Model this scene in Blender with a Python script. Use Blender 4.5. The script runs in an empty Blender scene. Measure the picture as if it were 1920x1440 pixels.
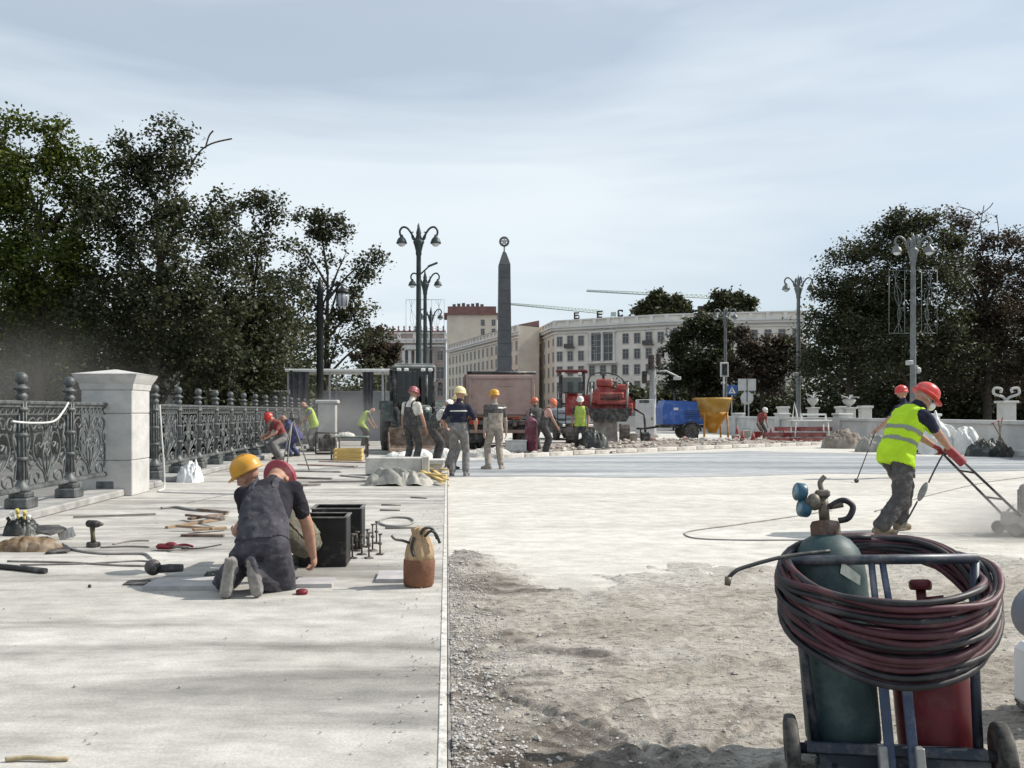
import bpy, math, random
import numpy as np
from mathutils import Vector, Matrix, noise as mnoise
R = math.radians
random.seed(7)
RNG = np.random.default_rng(11)
SC = bpy.context.scene
COL = SC.collection

# ------------------------------------------------------------------ camera, sky, sun, exposure
F, PX0, PY0, HC = 1650.0, 838.0, 772.0, 1.31      # focal length (px of a 1920 wide frame), vanishing point, eye height
cam_d = bpy.data.cameras.new('camera')
cam = bpy.data.objects.new('camera', cam_d); COL.objects.link(cam)
cam.location = (0, 0, HC); cam.rotation_euler = (R(90), 0, 0)
cam_d.sensor_width = 36.0; cam_d.lens = 36.0*F/1920.0
cam_d.shift_x = (960-PX0)/1920.0; cam_d.shift_y = (PY0-720)/1920.0
cam_d.clip_start = 0.05; cam_d.clip_end = 4000
SC.camera = cam
SC.view_settings.view_transform = 'Standard'; SC.view_settings.look = 'None'
SC.view_settings.exposure = 0.14; SC.view_settings.gamma = 1; SC.view_settings.use_curve_mapping = False
SUN_AZ, SUN_EL = 80.0, 42.0        # degrees clockwise from +Y (the road direction), elevation
w = bpy.data.worlds.new('World'); SC.world = w; w.use_nodes = True
nt = w.node_tree; nt.nodes.clear()
def N(nt, t, **kw):
    n = nt.nodes.new(t)
    for k, v in kw.items():
        if k.startswith('i_'):
            n.inputs[k[2:].replace('_', ' ')].default_value = v
        else: setattr(n, k, v)
    return n
def L(nt, a, b): nt.links.new(a, b)
sky = N(nt, 'ShaderNodeTexSky', sky_type='NISHITA', sun_disc=False)
sky.sun_elevation = R(SUN_EL); sky.sun_rotation = R(SUN_AZ); sky.air_density = 1.0; sky.dust_density = 1.2; sky.ozone_density = 2.0
tc = N(nt, 'ShaderNodeTexCoord'); mp = N(nt, 'ShaderNodeMapping'); mp.inputs['Scale'].default_value = (1.0, 0.8, 5.2)
mp.inputs['Location'].default_value = (0.9, 0.2, 0.2)
mp.inputs['Rotation'].default_value = (0, R(-14), 0)
L(nt, tc.outputs['Generated'], mp.inputs['Vector'])
cn = N(nt, 'ShaderNodeTexNoise', i_Scale=1.15, i_Detail=5.0, i_Roughness=0.5, i_Distortion=0.35)
L(nt, mp.outputs[0], cn.inputs['Vector'])
cr = N(nt, 'ShaderNodeValToRGB'); cr.color_ramp.elements[0].position = .40; cr.color_ramp.elements[0].color = (.52, .52, .52, 1)
cr.color_ramp.elements[1].position = .60; cr.color_ramp.elements[1].color = (.97, .97, .97, 1)
L(nt, cn.outputs['Fac'], cr.inputs[0])
cn2 = N(nt, 'ShaderNodeTexNoise', i_Scale=2.6, i_Detail=4.0, i_Roughness=0.5); L(nt, mp.outputs[0], cn2.inputs['Vector'])
cc = N(nt, 'ShaderNodeMixRGB'); cc.inputs[1].default_value = (6.6, 7.6, 8.4, 1); cc.inputs[2].default_value = (8.2, 8.8, 9.2, 1)
L(nt, cn2.outputs['Fac'], cc.inputs[0])
mx = N(nt, 'ShaderNodeMixRGB'); L(nt, cr.outputs[0], mx.inputs[0]); L(nt, sky.outputs[0], mx.inputs[1]); L(nt, cc.outputs[0], mx.inputs[2])
bg = N(nt, 'ShaderNodeBackground'); bg.inputs['Strength'].default_value = 0.10
L(nt, mx.outputs[0], bg.inputs['Color'])
wo = N(nt, 'ShaderNodeOutputWorld'); L(nt, bg.outputs[0], wo.inputs['Surface'])
sd = bpy.data.lights.new('sun', 'SUN'); sd.energy = 5.0; sd.angle = R(0.6); sd.color = (1, .94, .85)
sun = bpy.data.objects.new('sun', sd); COL.objects.link(sun); sun.location = (20, 10, 30)
_d = Vector((math.sin(R(SUN_AZ))*math.cos(R(SUN_EL)), math.cos(R(SUN_AZ))*math.cos(R(SUN_EL)), math.sin(R(SUN_EL))))
sun.rotation_euler = _d.to_track_quat('Z', 'Y').to_euler()

# ------------------------------------------------------------------ pixel helpers (a pixel is a direction, the ground gives the distance)
def at(px, py, z=0.0):
    Y = F*(HC-z)/(py-PY0); return ((px-PX0)*Y/F, Y)
def ox(px, Y): return (px-PX0)*Y/F
def oz(py, Y): return HC-(py-PY0)*Y/F

# ------------------------------------------------------------------ materials
MATS = {}
def mat(name, col, rough=.75, metal=0.0, var=.25, scale=8.0, dust=0.0, bump=.0, bscale=None, col2=None, spec=.4, dustcol=(.52, .49, .44), detail=6.0, stretch=None, thr=(.35, .65)):
    if name in MATS: return MATS[name]
    m = bpy.data.materials.new(name); m.use_nodes = True; t = m.node_tree
    b = t.nodes['Principled BSDF']
    b.inputs['Roughness'].default_value = rough; b.inputs['Metallic'].default_value = metal; b.inputs['Specular IOR Level'].default_value = spec
    tc = N(t, 'ShaderNodeTexCoord'); vec = tc.outputs['Object']
    if stretch:
        mpn = N(t, 'ShaderNodeMapping'); mpn.inputs['Scale'].default_value = stretch; L(t, vec, mpn.inputs[0]); vec = mpn.outputs[0]
    n1 = N(t, 'ShaderNodeTexNoise', i_Scale=scale, i_Detail=detail, i_Roughness=.62); L(t, vec, n1.inputs['Vector'])
    r1 = N(t, 'ShaderNodeValToRGB'); r1.color_ramp.elements[0].position = thr[0]; r1.color_ramp.elements[1].position = thr[1]
    c2 = col2 if col2 else tuple(max(0, min(1, c*(1+var))) for c in col)
    c1 = col if col2 else tuple(c*(1-var) for c in col)
    r1.color_ramp.elements[0].color = (*c1, 1); r1.color_ramp.elements[1].color = (*c2, 1)
    L(t, n1.outputs['Fac'], r1.inputs[0]); out = r1.outputs[0]
    if dust > 0:
        n2 = N(t, 'ShaderNodeTexNoise', i_Scale=scale*.6+1.3, i_Detail=5.0, i_Roughness=.7); L(t, vec, n2.inputs['Vector'])
        r2 = N(t, 'ShaderNodeValToRGB'); r2.color_ramp.elements[0].position = max(0, .62-dust*.5); r2.color_ramp.elements[1].position = min(1, .95-dust*.3)
        r2.color_ramp.elements[1].color = (min(1, .35+dust*.6),)*3+(1,)
        L(t, n2.outputs['Fac'], r2.inputs[0])
        mxn = N(t, 'ShaderNodeMixRGB'); mxn.inputs[2].default_value = (*dustcol, 1)
        L(t, r2.outputs[0], mxn.inputs[0]); L(t, out, mxn.inputs[1]); out = mxn.outputs[0]
    L(t, out, b.inputs['Base Color'])
    if bump > 0:
        n3 = N(t, 'ShaderNodeTexNoise', i_Scale=bscale or scale*4, i_Detail=5.0, i_Roughness=.6); L(t, vec, n3.inputs['Vector'])
        bp = N(t, 'ShaderNodeBump'); bp.inputs['Strength'].default_value = min(1, bump); bp.inputs['Distance'].default_value = .02
        L(t, n3.outputs['Fac'], bp.inputs['Height']); L(t, bp.outputs[0], b.inputs['Normal'])
    MATS[name] = m; return m
def glassmat(name, col=(.03, .04, .045), rough=.12):
    if name in MATS: return MATS[name]
    m = mat(name, col, rough, 0, .3, 2.0, spec=.8); return m
def leafmat(name, c1, c2, c3):
    m = bpy.data.materials.new(name); m.use_nodes = True; t = m.node_tree; t.nodes.remove(t.nodes['Principled BSDF'])
    g = N(t, 'ShaderNodeNewGeometry'); r = N(t, 'ShaderNodeValToRGB')
    r.color_ramp.elements[0].color = (*c1, 1); r.color_ramp.elements[1].color = (*c3, 1); e = r.color_ramp.elements.new(.55); e.color = (*c2, 1)
    L(t, g.outputs['Random Per Island'], r.inputs[0])
    d = N(t, 'ShaderNodeBsdfPrincipled'); d.inputs['Roughness'].default_value = .55; d.inputs['Specular IOR Level'].default_value = .35
    L(t, r.outputs[0], d.inputs['Base Color'])
    tr = N(t, 'ShaderNodeBsdfTranslucent'); hs = N(t, 'ShaderNodeHueSaturation'); hs.inputs['Saturation'].default_value = 1.2; hs.inputs['Value'].default_value = 1.3
    L(t, r.outputs[0], hs.inputs['Color']); L(t, hs.outputs[0], tr.inputs['Color'])
    ms = N(t, 'ShaderNodeMixShader'); ms.inputs[0].default_value = .28
    L(t, d.outputs[0], ms.inputs[1]); L(t, tr.outputs[0], ms.inputs[2])
    L(t, ms.outputs[0], t.nodes['Material Output'].inputs['Surface'])
    MATS[name] = m; return m

# ------------------------------------------------------------------ mesh builder
class MB:
    def __init__(s): s.v = []; s.f = []; s.mi = []; s.sm = []
    def add(s, vs, fs, mi=0, smooth=False):
        b = len(s.v); s.v.extend([tuple(p) for p in vs])
        for f in fs: s.f.append(tuple(b+i for i in f)); s.mi.append(mi); s.sm.append(smooth)
        return s
    def box(s, c, d, rz=0, bev=0.0, mi=0, M=None):
        hx, hy, hz = d[0]/2, d[1]/2, d[2]/2
        bev = min(bev, hx*.9, hy*.9, hz*.9)
        if bev <= 0:
            vs = [(x*hx, y*hy, z*hz) for z in (-1, 1) for y in (-1, 1) for x in (-1, 1)]
            fs = [(0, 2, 3, 1), (4, 5, 7, 6), (0, 1, 5, 4), (2, 6, 7, 3), (0, 4, 6, 2), (1, 3, 7, 5)]
        else:
            vs = []; idx = {}
            for x in (-1, 1):
                for y in (-1, 1):
                    for z in (-1, 1):
                        for a in range(3):
                            p = [x*(hx-bev), y*(hy-bev), z*(hz-bev)]; p[a] = (x*hx, y*hy, z*hz)[a]
                            idx[(x, y, z, a)] = len(vs); vs.append(tuple(p))
            fs = []
            def q(*k): fs.append(tuple(idx[i] for i in k))
            for a in range(3):
                b, c_ = [(1, 2), (2, 0), (0, 1)][a]
                for sg in (-1, 1):
                    def key(u, v_):
                        k = [0, 0, 0]; k[a] = sg; k[b] = u; k[c_] = v_; return (*k, a)
                    r = [key(-1, -1), key(1, -1), key(1, 1), key(-1, 1)]
                    q(*(r if sg > 0 else r[::-1]))
                for u in (-1, 1):
                    for v_ in (-1, 1):
                        def k2(t, ax):
                            k = [0, 0, 0]; k[a] = t; k[b] = u; k[c_] = v_; return (*k, ax)
                        r = [k2(-1, b), k2(1, b), k2(1, c_), k2(-1, c_)]
                        q(*(r if u*v_ > 0 else r[::-1]))
            for x in (-1, 1):
                for y in (-1, 1):
                    for z in (-1, 1):
                        r = [(x, y, z, 0), (x, y, z, 1), (x, y, z, 2)]; q(*(r if x*y*z > 0 else r[::-1]))
        T = Matrix.Translation(Vector(c)) @ (M.to_4x4() if M is not None else Matrix.Rotation(rz, 4, 'Z'))
        return s.add([T @ Vector(p) for p in vs], fs, mi)
    def tube(s, pts, r, n=8, closed=False, mi=0, cap=True, smooth=True):
        P = [Vector(p) for p in pts]; m = len(P)
        rr = r if isinstance(r, (list, tuple)) else [r]*m
        up = None; vs = []; fs = []
        for i in range(m):
            a = P[i-1] if (i > 0 or closed) else P[i]; b = P[(i+1) % m] if (i < m-1 or closed) else P[i]
            t = (b-a); t = t.normalized() if t.length > 1e-9 else Vector((0, 0, 1))
            if up is None:
                up = t.orthogonal().normalized()
            else:
                up = (up - t*up.dot(t)); up = up.normalized() if up.length > 1e-6 else t.orthogonal().normalized()
            bt = t.cross(up)
            for k in range(n):
                an = 2*math.pi*k/n; vs.append(P[i]+(up*math.cos(an)+bt*math.sin(an))*rr[i])
        for i in range(m if closed else m-1):
            j = (i+1) % m
            for k in range(n): fs.append((i*n+k, i*n+(k+1) % n, j*n+(k+1) % n, j*n+k))
        s.add(vs, fs, mi, smooth)
        if cap and not closed:
            b = len(s.v)-m*n
            s.f.append(tuple(b+k for k in range(n))[::-1]); s.mi.append(mi); s.sm.append(False)
            s.f.append(tuple(b+(m-1)*n+k for k in range(n))); s.mi.append(mi); s.sm.append(False)
        return s
    def cyl(s, a, b, r0, r1=None, n=16, mi=0, smooth=True): return s.tube([a, b], [r0, r0 if r1 is None else r1], n, False, mi, True, smooth)
    def lathe(s, prof, n=20, c=(0, 0, 0), mi=0, smooth=True, M=None, sq=None):
        vs = []; fs = []; m = len(prof)
        for (r, z) in prof:
            for k in range(n):
                a = 2*math.pi*(k+.5)/n
                x, y = r*math.cos(a), r*math.sin(a)
                p = Vector((x, y, z))
                if M is not None: p = M @ p
                vs.append(p+Vector(c))
        for i in range(m-1):
            for k in range(n): fs.append((i*n+k, i*n+(k+1) % n, (i+1)*n+(k+1) % n, (i+1)*n+k))
        fs.append(tuple(range(n))[::-1]); fs.append(tuple((m-1)*n+k for k in range(n)))
        return s.add(vs, fs, mi, smooth)
    def sphere(s, c, r, n=16, m=10, mi=0, sc=(1, 1, 1), M=None):
        vs = []; fs = []
        for i in range(m+1):
            ph = math.pi*i/m
            for k in range(n):
                a = 2*math.pi*k/n
                p = Vector((math.sin(ph)*math.cos(a)*r*sc[0], math.sin(ph)*math.sin(a)*r*sc[1], -math.cos(ph)*r*sc[2]))
                if M is not None: p = M @ p
                vs.append(p+Vector(c))
        for i in range(m):
            for k in range(n): fs.append((i*n+k, i*n+(k+1) % n, (i+1)*n+(k+1) % n, (i+1)*n+k))
        return s.add(vs, fs, mi, True)
    def prism(s, poly, y0, y1, axis='y', mi=0, smooth=False):
        n = len(poly)
        def P(a, b, t): return {'y': (a, t, b), 'x': (t, a, b), 'z': (a, b, t)}[axis]
        vs = [P(a, b, y0) for a, b in poly]+[P(a, b, y1) for a, b in poly]
        fs = [tuple(range(n)), tuple(range(2*n-1, n-1, -1))]+[(i, n+i, n+(i+1) % n, (i+1) % n) for i in range(n)]
        if axis in ('z', 'x'): fs = [f[::-1] for f in fs]
        return s.add(vs, fs, mi, smooth)
    def mesh(s, name, mats):
        me = bpy.data.meshes.new(name); me.from_pydata(s.v, [], s.f)
        for m in (mats if isinstance(mats, (list, tuple)) else [mats]): me.materials.append(m)
        me.polygons.foreach_set('material_index', s.mi); me.polygons.foreach_set('use_smooth', s.sm)
        fixn(me); me.update(); return me
def fixn(me):
    import bmesh
    bm = bmesh.new(); bm.from_mesh(me); bmesh.ops.recalc_face_normals(bm, faces=bm.faces); bm.to_mesh(me); bm.free()
def npmesh(name, V, Fq, mats, smooth=False, k=4):
    me = bpy.data.meshes.new(name); V = np.asarray(V, dtype=np.float32); Fq = np.asarray(Fq, dtype=np.int32)
    me.vertices.add(len(V)); me.vertices.foreach_set('co', V.ravel())
    me.loops.add(Fq.size); me.loops.foreach_set('vertex_index', Fq.ravel())
    me.polygons.add(len(Fq)); me.polygons.foreach_set('loop_start', np.arange(0, Fq.size, k, dtype=np.int32))
    me.polygons.foreach_set('loop_total', np.full(len(Fq), k, dtype=np.int32))
    me.polygons.foreach_set('use_smooth', np.full(len(Fq), smooth))
    for m in (mats if isinstance(mats, (list, tuple)) else [mats]): me.materials.append(m)
    me.update(calc_edges=True); me.validate(); return me

def tag(o, label=None, cat=None, group=None, kind=None):
    if label: o['label'] = label
    if cat: o['category'] = cat
    if group: o['group'] = group
    if kind: o['kind'] = kind
    return o
def link(name, data, parent=None, loc=(0, 0, 0), rz=0, rot=None, sc=None):
    o = bpy.data.objects.new(name, data); COL.objects.link(o)
    o.location = loc; o.rotation_euler = rot if rot else (0, 0, rz)
    if sc: o.scale = sc if isinstance(sc, (tuple, list)) else (sc, sc, sc)
    if parent: o.parent = parent
    return o
def thing(name, label, cat, loc=(0, 0, 0), rz=0, group=None, sc=None, rot=None):
    if len(loc) == 2: loc = (*loc, 0)
    return tag(link(name, None, None, loc, rz, rot, sc), label, cat, group)
def part(parent, name, mb, mats, label=None, loc=(0, 0, 0), rz=0, rot=None, kind=None):
    me = mb.mesh(name, mats) if isinstance(mb, MB) else mb
    return tag(link(name, me, parent, loc, rz, rot), label, None, None, kind)
def solo(name, label, cat, mb, mats, loc=(0, 0, 0), rz=0, group=None, rot=None, kind=None):
    me = mb.mesh(name, mats) if isinstance(mb, MB) else mb
    if len(loc) == 2: loc = (*loc, 0)
    return tag(link(name, me, None, loc, rz, rot), label, cat, group, kind)
def struct(name, mb, mats, loc=(0, 0, 0), rz=0):
    me = mb.mesh(name, mats) if isinstance(mb, MB) else mb
    return tag(link(name, me, None, loc, rz), kind='structure')
def copy_tree(o, parent=None, **kw):
    c = o.copy(); COL.objects.link(c); c.parent = parent
    for ch in [x for x in COL.objects if x.parent == o]: copy_tree(ch, c)
    return c
def bez(pts, n=12):
    """smooth path through points (catmull-rom)"""
    P = [Vector(p) for p in pts]; out = []
    for i in range(len(P)-1):
        p0 = P[max(0, i-1)]; p1 = P[i]; p2 = P[i+1]; p3 = P[min(len(P)-1, i+2)]
        for k in range(n):
            t = k/n
            out.append(.5*((2*p1)+(p2-p0)*t+(2*p0-5*p1+4*p2-p3)*t*t+(3*p1-p0-3*p2+p3)*t**3))
    out.append(P[-1]); return out
# value-noise fbm on arrays
_G = RNG.random((256, 256))
def vnoise(x, y):
    xi = np.floor(x).astype(int); yi = np.floor(y).astype(int); fx = x-xi; fy = y-yi
    fx = fx*fx*(3-2*fx); fy = fy*fy*(3-2*fy)
    g = lambda a, b: _G[a & 255, b & 255]
    return (g(xi, yi)*(1-fx)+g(xi+1, yi)*fx)*(1-fy)+(g(xi, yi+1)*(1-fx)+g(xi+1, yi+1)*fx)*fy
def fbm(x, y, o=5, r=.5):
    s = 0; a = 1; t = 0
    for i in range(o):
        s = s+a*vnoise(x*2**i+i*17.3, y*2**i+i*9.1); t += a; a *= r
    return s/t
# ------------------------------------------------------------------ ground, pavement, road base
def groundmat(name, cols, streak=(.5, 2.2, 1), s1=.7, s2=6.0, fine=60.0, rough=.92, bump=.25, tone=False, dark=None, shade_bands=None):
    m = bpy.data.materials.new(name); m.use_nodes = True; t = m.node_tree; b = t.nodes['Principled BSDF']
    b.inputs['Roughness'].default_value = rough; b.inputs['Specular IOR Level'].default_value = .2
    tc = N(t, 'ShaderNodeTexCoord'); mp = N(t, 'ShaderNodeMapping'); mp.inputs['Scale'].default_value = streak
    L(t, tc.outputs['Object'], mp.inputs[0])
    n1 = N(t, 'ShaderNodeTexNoise', i_Scale=s1, i_Detail=8.0, i_Roughness=.6, i_Distortion=.6); L(t, mp.outputs[0], n1.inputs['Vector'])
    r = N(t, 'ShaderNodeValToRGB'); e = r.color_ramp.elements; e[0].position = .28; e[0].color = (*cols[0], 1); e[1].position = .7; e[1].color = (*cols[-1], 1)
    for i, c in enumerate(cols[1:-1]):
        q = e.new(.28+.42*(i+1)/(len(cols)-1)); q.color = (*c, 1)
    L(t, n1.outputs['Fac'], r.inputs[0]); out = r.outputs[0]
    n2 = N(t, 'ShaderNodeTexNoise', i_Scale=s2, i_Detail=10.0, i_Roughness=.7); mpb = N(t, 'ShaderNodeMapping'); mpb.inputs['Scale'].default_value = (.9, 1.5, 1); L(t, tc.outputs['Object'], mpb.inputs[0]); L(t, mpb.outputs[0], n2.inputs['Vector'])
    n3 = N(t, 'ShaderNodeTexNoise', i_Scale=fine, i_Detail=4.0, i_Roughness=.7); L(t, tc.outputs['Object'], n3.inputs['Vector'])
    for nn, lo, hi in ((n2, .70, 1.16), (n3, .82, 1.1)):
        mr = N(t, 'ShaderNodeMapRange'); mr.inputs[1].default_value = .3; mr.inputs[2].default_value = .7; mr.inputs[3].default_value = lo; mr.inputs[4].default_value = hi
        L(t, nn.outputs['Fac'], mr.inputs[0])
        mu = N(t, 'ShaderNodeMixRGB', blend_type='MULTIPLY'); mu.inputs[0].default_value = 1; L(t, out, mu.inputs[1]); L(t, mr.outputs[0], mu.inputs[2]); out = mu.outputs[0]
    if tone:
        at_ = N(t, 'ShaderNodeAttribute'); at_.attribute_name = 'tone'
        mu = N(t, 'ShaderNodeMixRGB'); L(t, at_.outputs['Fac'], mu.inputs[0]); L(t, out, mu.inputs[1])
        m2 = N(t, 'ShaderNodeMixRGB', blend_type='MULTIPLY'); m2.inputs[0].default_value = 1; m2.inputs[2].default_value = (*dark, 1); L(t, out, m2.inputs[1])
        L(t, m2.outputs[0], mu.inputs[2]); out = mu.outputs[0]
        af = N(t, 'ShaderNodeAttribute'); af.attribute_name = 'fade'
        mf = N(t, 'ShaderNodeMixRGB'); mf.inputs[2].default_value = (.50, .48, .44, 1); L(t, af.outputs['Fac'], mf.inputs[0]); L(t, out, mf.inputs[1]); out = mf.outputs[0]
    if tone:
        for sc_, st_, lo, hi, ml in ((26.0, (1, 2.2, 1), .57, .64, .45), (9.0, (1, 3.2, 1), .51, .64, .60), (60.0, (1, 1.6, 1), .60, .65, .42), (15.0, (1, 2.6, 1), .36, .28, 1.25)):
            mq = N(t, 'ShaderNodeMapping'); mq.inputs['Scale'].default_value = st_; L(t, tc.outputs['Object'], mq.inputs[0])
            nq = N(t, 'ShaderNodeTexNoise', i_Scale=sc_, i_Detail=5.0, i_Roughness=.65, i_Distortion=.7); L(t, mq.outputs[0], nq.inputs['Vector'])
            rq = N(t, 'ShaderNodeMapRange'); rq.inputs[1].default_value = lo; rq.inputs[2].default_value = hi; L(t, nq.outputs['Fac'], rq.inputs[0])
            mq2 = N(t, 'ShaderNodeMixRGB', blend_type='MULTIPLY'); mq2.inputs[2].default_value = (ml, ml*.985, ml*.97, 1); L(t, rq.outputs[0], mq2.inputs[0]); L(t, out, mq2.inputs[1]); out = mq2.outputs[0]
    if shade_bands:  # soft shadow bands painted into the slab colour
        mp2 = N(t, 'ShaderNodeMapping'); mp2.inputs['Scale'].default_value = shade_bands[0]; mp2.inputs['Location'].default_value = shade_bands[3]; L(t, tc.outputs['Object'], mp2.inputs[0])
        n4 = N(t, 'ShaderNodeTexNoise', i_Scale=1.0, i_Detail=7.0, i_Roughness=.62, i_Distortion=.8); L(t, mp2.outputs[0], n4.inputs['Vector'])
        r4 = N(t, 'ShaderNodeValToRGB'); r4.color_ramp.elements[0].position = shade_bands[2][0]; r4.color_ramp.elements[1].position = shade_bands[2][1]
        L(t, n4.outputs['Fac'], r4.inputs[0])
        mu = N(t, 'ShaderNodeMixRGB', blend_type='MULTIPLY'); mu.inputs[2].default_value = (*shade_bands[1], 1); L(t, r4.outputs[0], mu.inputs[0]); L(t, out, mu.inputs[1]); out = mu.outputs[0]
    L(t, out, b.inputs['Base Color'])
    ad = N(t, 'ShaderNodeMath', operation='ADD'); L(t, n2.outputs['Fac'], ad.inputs[0]); L(t, n3.outputs['Fac'], ad.inputs[1])
    bp = N(t, 'ShaderNodeBump'); bp.inputs['Strength'].default_value = bump; bp.inputs['Distance'].default_value = .015
    L(t, ad.outputs[0], bp.inputs['Height']); L(t, bp.outputs[0], b.inputs['Normal'])
    MATS[name] = m; return m
gm_slab = groundmat('dusty_concrete', [(.37, .355, .325), (.465, .45, .42), (.54, .525, .49)], streak=(.45, 1.5, 1), s1=.8, s2=3.5, shade_bands=((.22, 1.5, 1), (.46, .46, .455), (.46, .68), (3.1, 1.7, 0)))
gm_base = groundmat('dusty_road_base', [(.45, .43, .39), (.54, .52, .48), (.60, .58, .54)], streak=(.25, 1.4, 1), s1=.6, s2=4.0)
gm_dirt = groundmat('trodden_dirt', [(.29, .255, .215), (.44, .405, .355), (.55, .52, .475)], streak=(.5, 1.4, 1), s1=1.2, s2=7.0, fine=90, bump=.9, tone=True, dark=(.36, .345, .34))
gm_wet = groundmat('grey_waterproofing', [(.14, .155, .17), (.32, .335, .35), (.55, .55, .545)], streak=(.10, .9, 1), s1=.9, s2=3.0, rough=.6)
gm_far = groundmat('far_ground', [(.10, .10, .10), (.16, .16, .155), (.22, .21, .20)], s1=.05, s2=.5, fine=8)
gm_soil = groundmat('rubble_soil', [(.16, .13, .105), (.30, .26, .22), (.46, .43, .39)], streak=(1, 1, 1), s1=1.2, s2=6, bump=.9)

g = MB(); g.box((0, 700, -.36), (3000, 1500, .1)); struct('ground', g, gm_far)
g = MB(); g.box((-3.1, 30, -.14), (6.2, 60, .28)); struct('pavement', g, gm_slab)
g = MB(); g.box((13.01, 30.5, -.155), (26, 61, .2)); struct('road_base', g, gm_base)      # top at -.055
ZR = -.055
g = MB(); g.box((11, 260, -.16), (40, 398, .2)); struct('road', g, mat('avenue_asphalt', (.12, .12, .122), .9, var=.3, scale=.6))
# steel edging between pavement and the lower road base
g = MB(); g.box((.009, 30, -.06), (.014, 59, .128), bev=.003); struct('edge_strip', g, mat('edging', (.16, .155, .15), .8, .0, .35, 7, dust=.5))  # coloured dark to paint in the shadow of the gap
g = MB(); g.box((-.018, 30, .002), (.034, 59, .008), bev=.003); struct('edge_band', g, mat('edge_mortar', (.50, .485, .455), .9, 0, .3, 14, bump=.4))

# dirt sheet, dug up and trodden, thinning out over the concrete
nu, nv = 460, 430
u = np.linspace(0, 1, nu)**1.15; v = np.linspace(0, 1, nv)
Yg = 1.6*(11.5/1.6)**v
U, VY = np.meshgrid(u, Yg, indexing='xy'); XX = .018+U*(VY*.95+.6); YY = VY
lump = fbm(XX*2.3, YY*2.3, 6, .58); fine = fbm(XX*14, YY*11, 4, .6); big = fbm(XX*.7+5, YY*.9+2, 3)
bound = 7.75+1.1*(fbm(XX*.8+31, YY*.2, 4)-.5)*2+.9*np.exp(-((XX-.25)/.35)**2)-.9*np.exp(-((XX-1.0)/.5)**2)
edge = np.clip((bound-YY)/1.3+1.5*(lump-.5), -1, 1)
hgt = ZR+np.where(edge > 0, .006+.032*np.clip(edge*1.6, 0, 1)*(.2+1.4*lump)+.026*(fine-.45)*np.clip(edge*3, 0, 1), edge*.05)
hgt += .02*np.exp(-(XX/.16)**2)*np.clip(edge*2, 0, 1)*(.4+fine)
# ruts and scraped lines
for (x0, y0, x1, y1, wd, dp) in ((.25, 4.1, 1.0, 3.2, .025, .018), (.5, 3.0, 1.3, 3.7, .03, .016), (.9, 2.7, 1.25, 3.3, .02, .018), (.2, 3.3, .8, 2.8, .03, .015), (.3, 4.9, 1.7, 4.6, .05, .014), (.7, 4.2, 2.2, 5.0, .05, .012), (.4, 3.6, 1.2, 4.4, .03, .013)):
    dx, dy = x1-x0, y1-y0; ll = dx*dx+dy*dy
    tt = np.clip(((XX-x0)*dx+(YY-y0)*dy)/ll, 0, 1); dd = np.hypot(XX-x0-tt*dx, YY-y0-tt*dy)+.02*(fine-.5)
    hgt += dp*(np.exp(-((dd-wd*1.6)/wd)**2)*.7-np.exp(-(dd/wd)**2))
tone = np.clip(1.5*np.exp(-(XX/.55)**2)*(.35+.9*big)+1.35*np.exp(-(((XX-.80)/.58)**2+((YY-3.05)/.7)**2))+1.1*np.exp(-(((XX-.5)/.5)**2+((YY-6.7)/.4)**2))
               + 1.0*np.exp(-(((XX-.75)/.35)**2+((YY-4.9)/.3)**2))+.75*(big-.62)*2+2.2*(lump-.55)-.30+1.3*(fine-.5)+1.5*(fbm(XX*5+3, YY*9, 4)-.5), 0, 1)
rq = random.Random(3)
for q_ in range(46):
    cx0, cy0 = (.85, 3.15) if q_ < 22 else (rq.uniform(.2, 2.2), rq.uniform(2.4, 6.5)); an_ = rq.uniform(0, 6.28) if q_ < 22 else rq.gauss(0, .35); l0 = rq.uniform(.05, .4); l1 = l0+rq.uniform(.2, .7)
    x0, y0, x1, y1 = cx0+l0*math.cos(an_), cy0+l0*math.sin(an_), cx0+l1*math.cos(an_), cy0+l1*math.sin(an_); dx, dy = x1-x0, y1-y0
    tt = np.clip(((XX-x0)*dx+(YY-y0)*dy)/(dx*dx+dy*dy), 0, 1); dd = np.hypot(XX-x0-tt*dx, YY-y0-tt*dy)+.010*(fine-.5); wd = rq.uniform(.006, .02); g_ = np.exp(-(dd/wd)**2); sg_ = rq.choice((-1, -1, 1))
    tone = np.clip(tone+sg_*.55*g_, 0, 1); hgt = hgt-.008*g_*(edge > 0)
V = np.stack([XX, YY, hgt], -1).reshape(-1, 3)
ii = np.arange(nv*nu).reshape(nv, nu); Q = np.stack([ii[:-1, :-1], ii[:-1, 1:], ii[1:, 1:], ii[1:, :-1]], -1).reshape(-1, 4)
me = npmesh('dirt', V, Q, gm_dirt, True); a_ = me.attributes.new('tone', 'FLOAT', 'POINT'); a_.data.foreach_set('value', tone.ravel().astype(np.float32))
fade = np.clip(1-edge*1.25, 0, 1)*np.clip(1.3-1.2*tone, .2, 1); a_ = me.attributes.new('fade', 'FLOAT', 'POINT'); a_.data.foreach_set('value', fade.ravel().astype(np.float32))
struct('dirt_ground', me, gm_dirt)
def dirt_z(x, y):
    i = int(np.clip(np.log(y/1.6)/np.log(11.5/1.6)*(nv-1), 0, nv-1)); j = int(np.argmin(np.abs(XX[i]-x))); return float(max(hgt[i, j], ZR))
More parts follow.
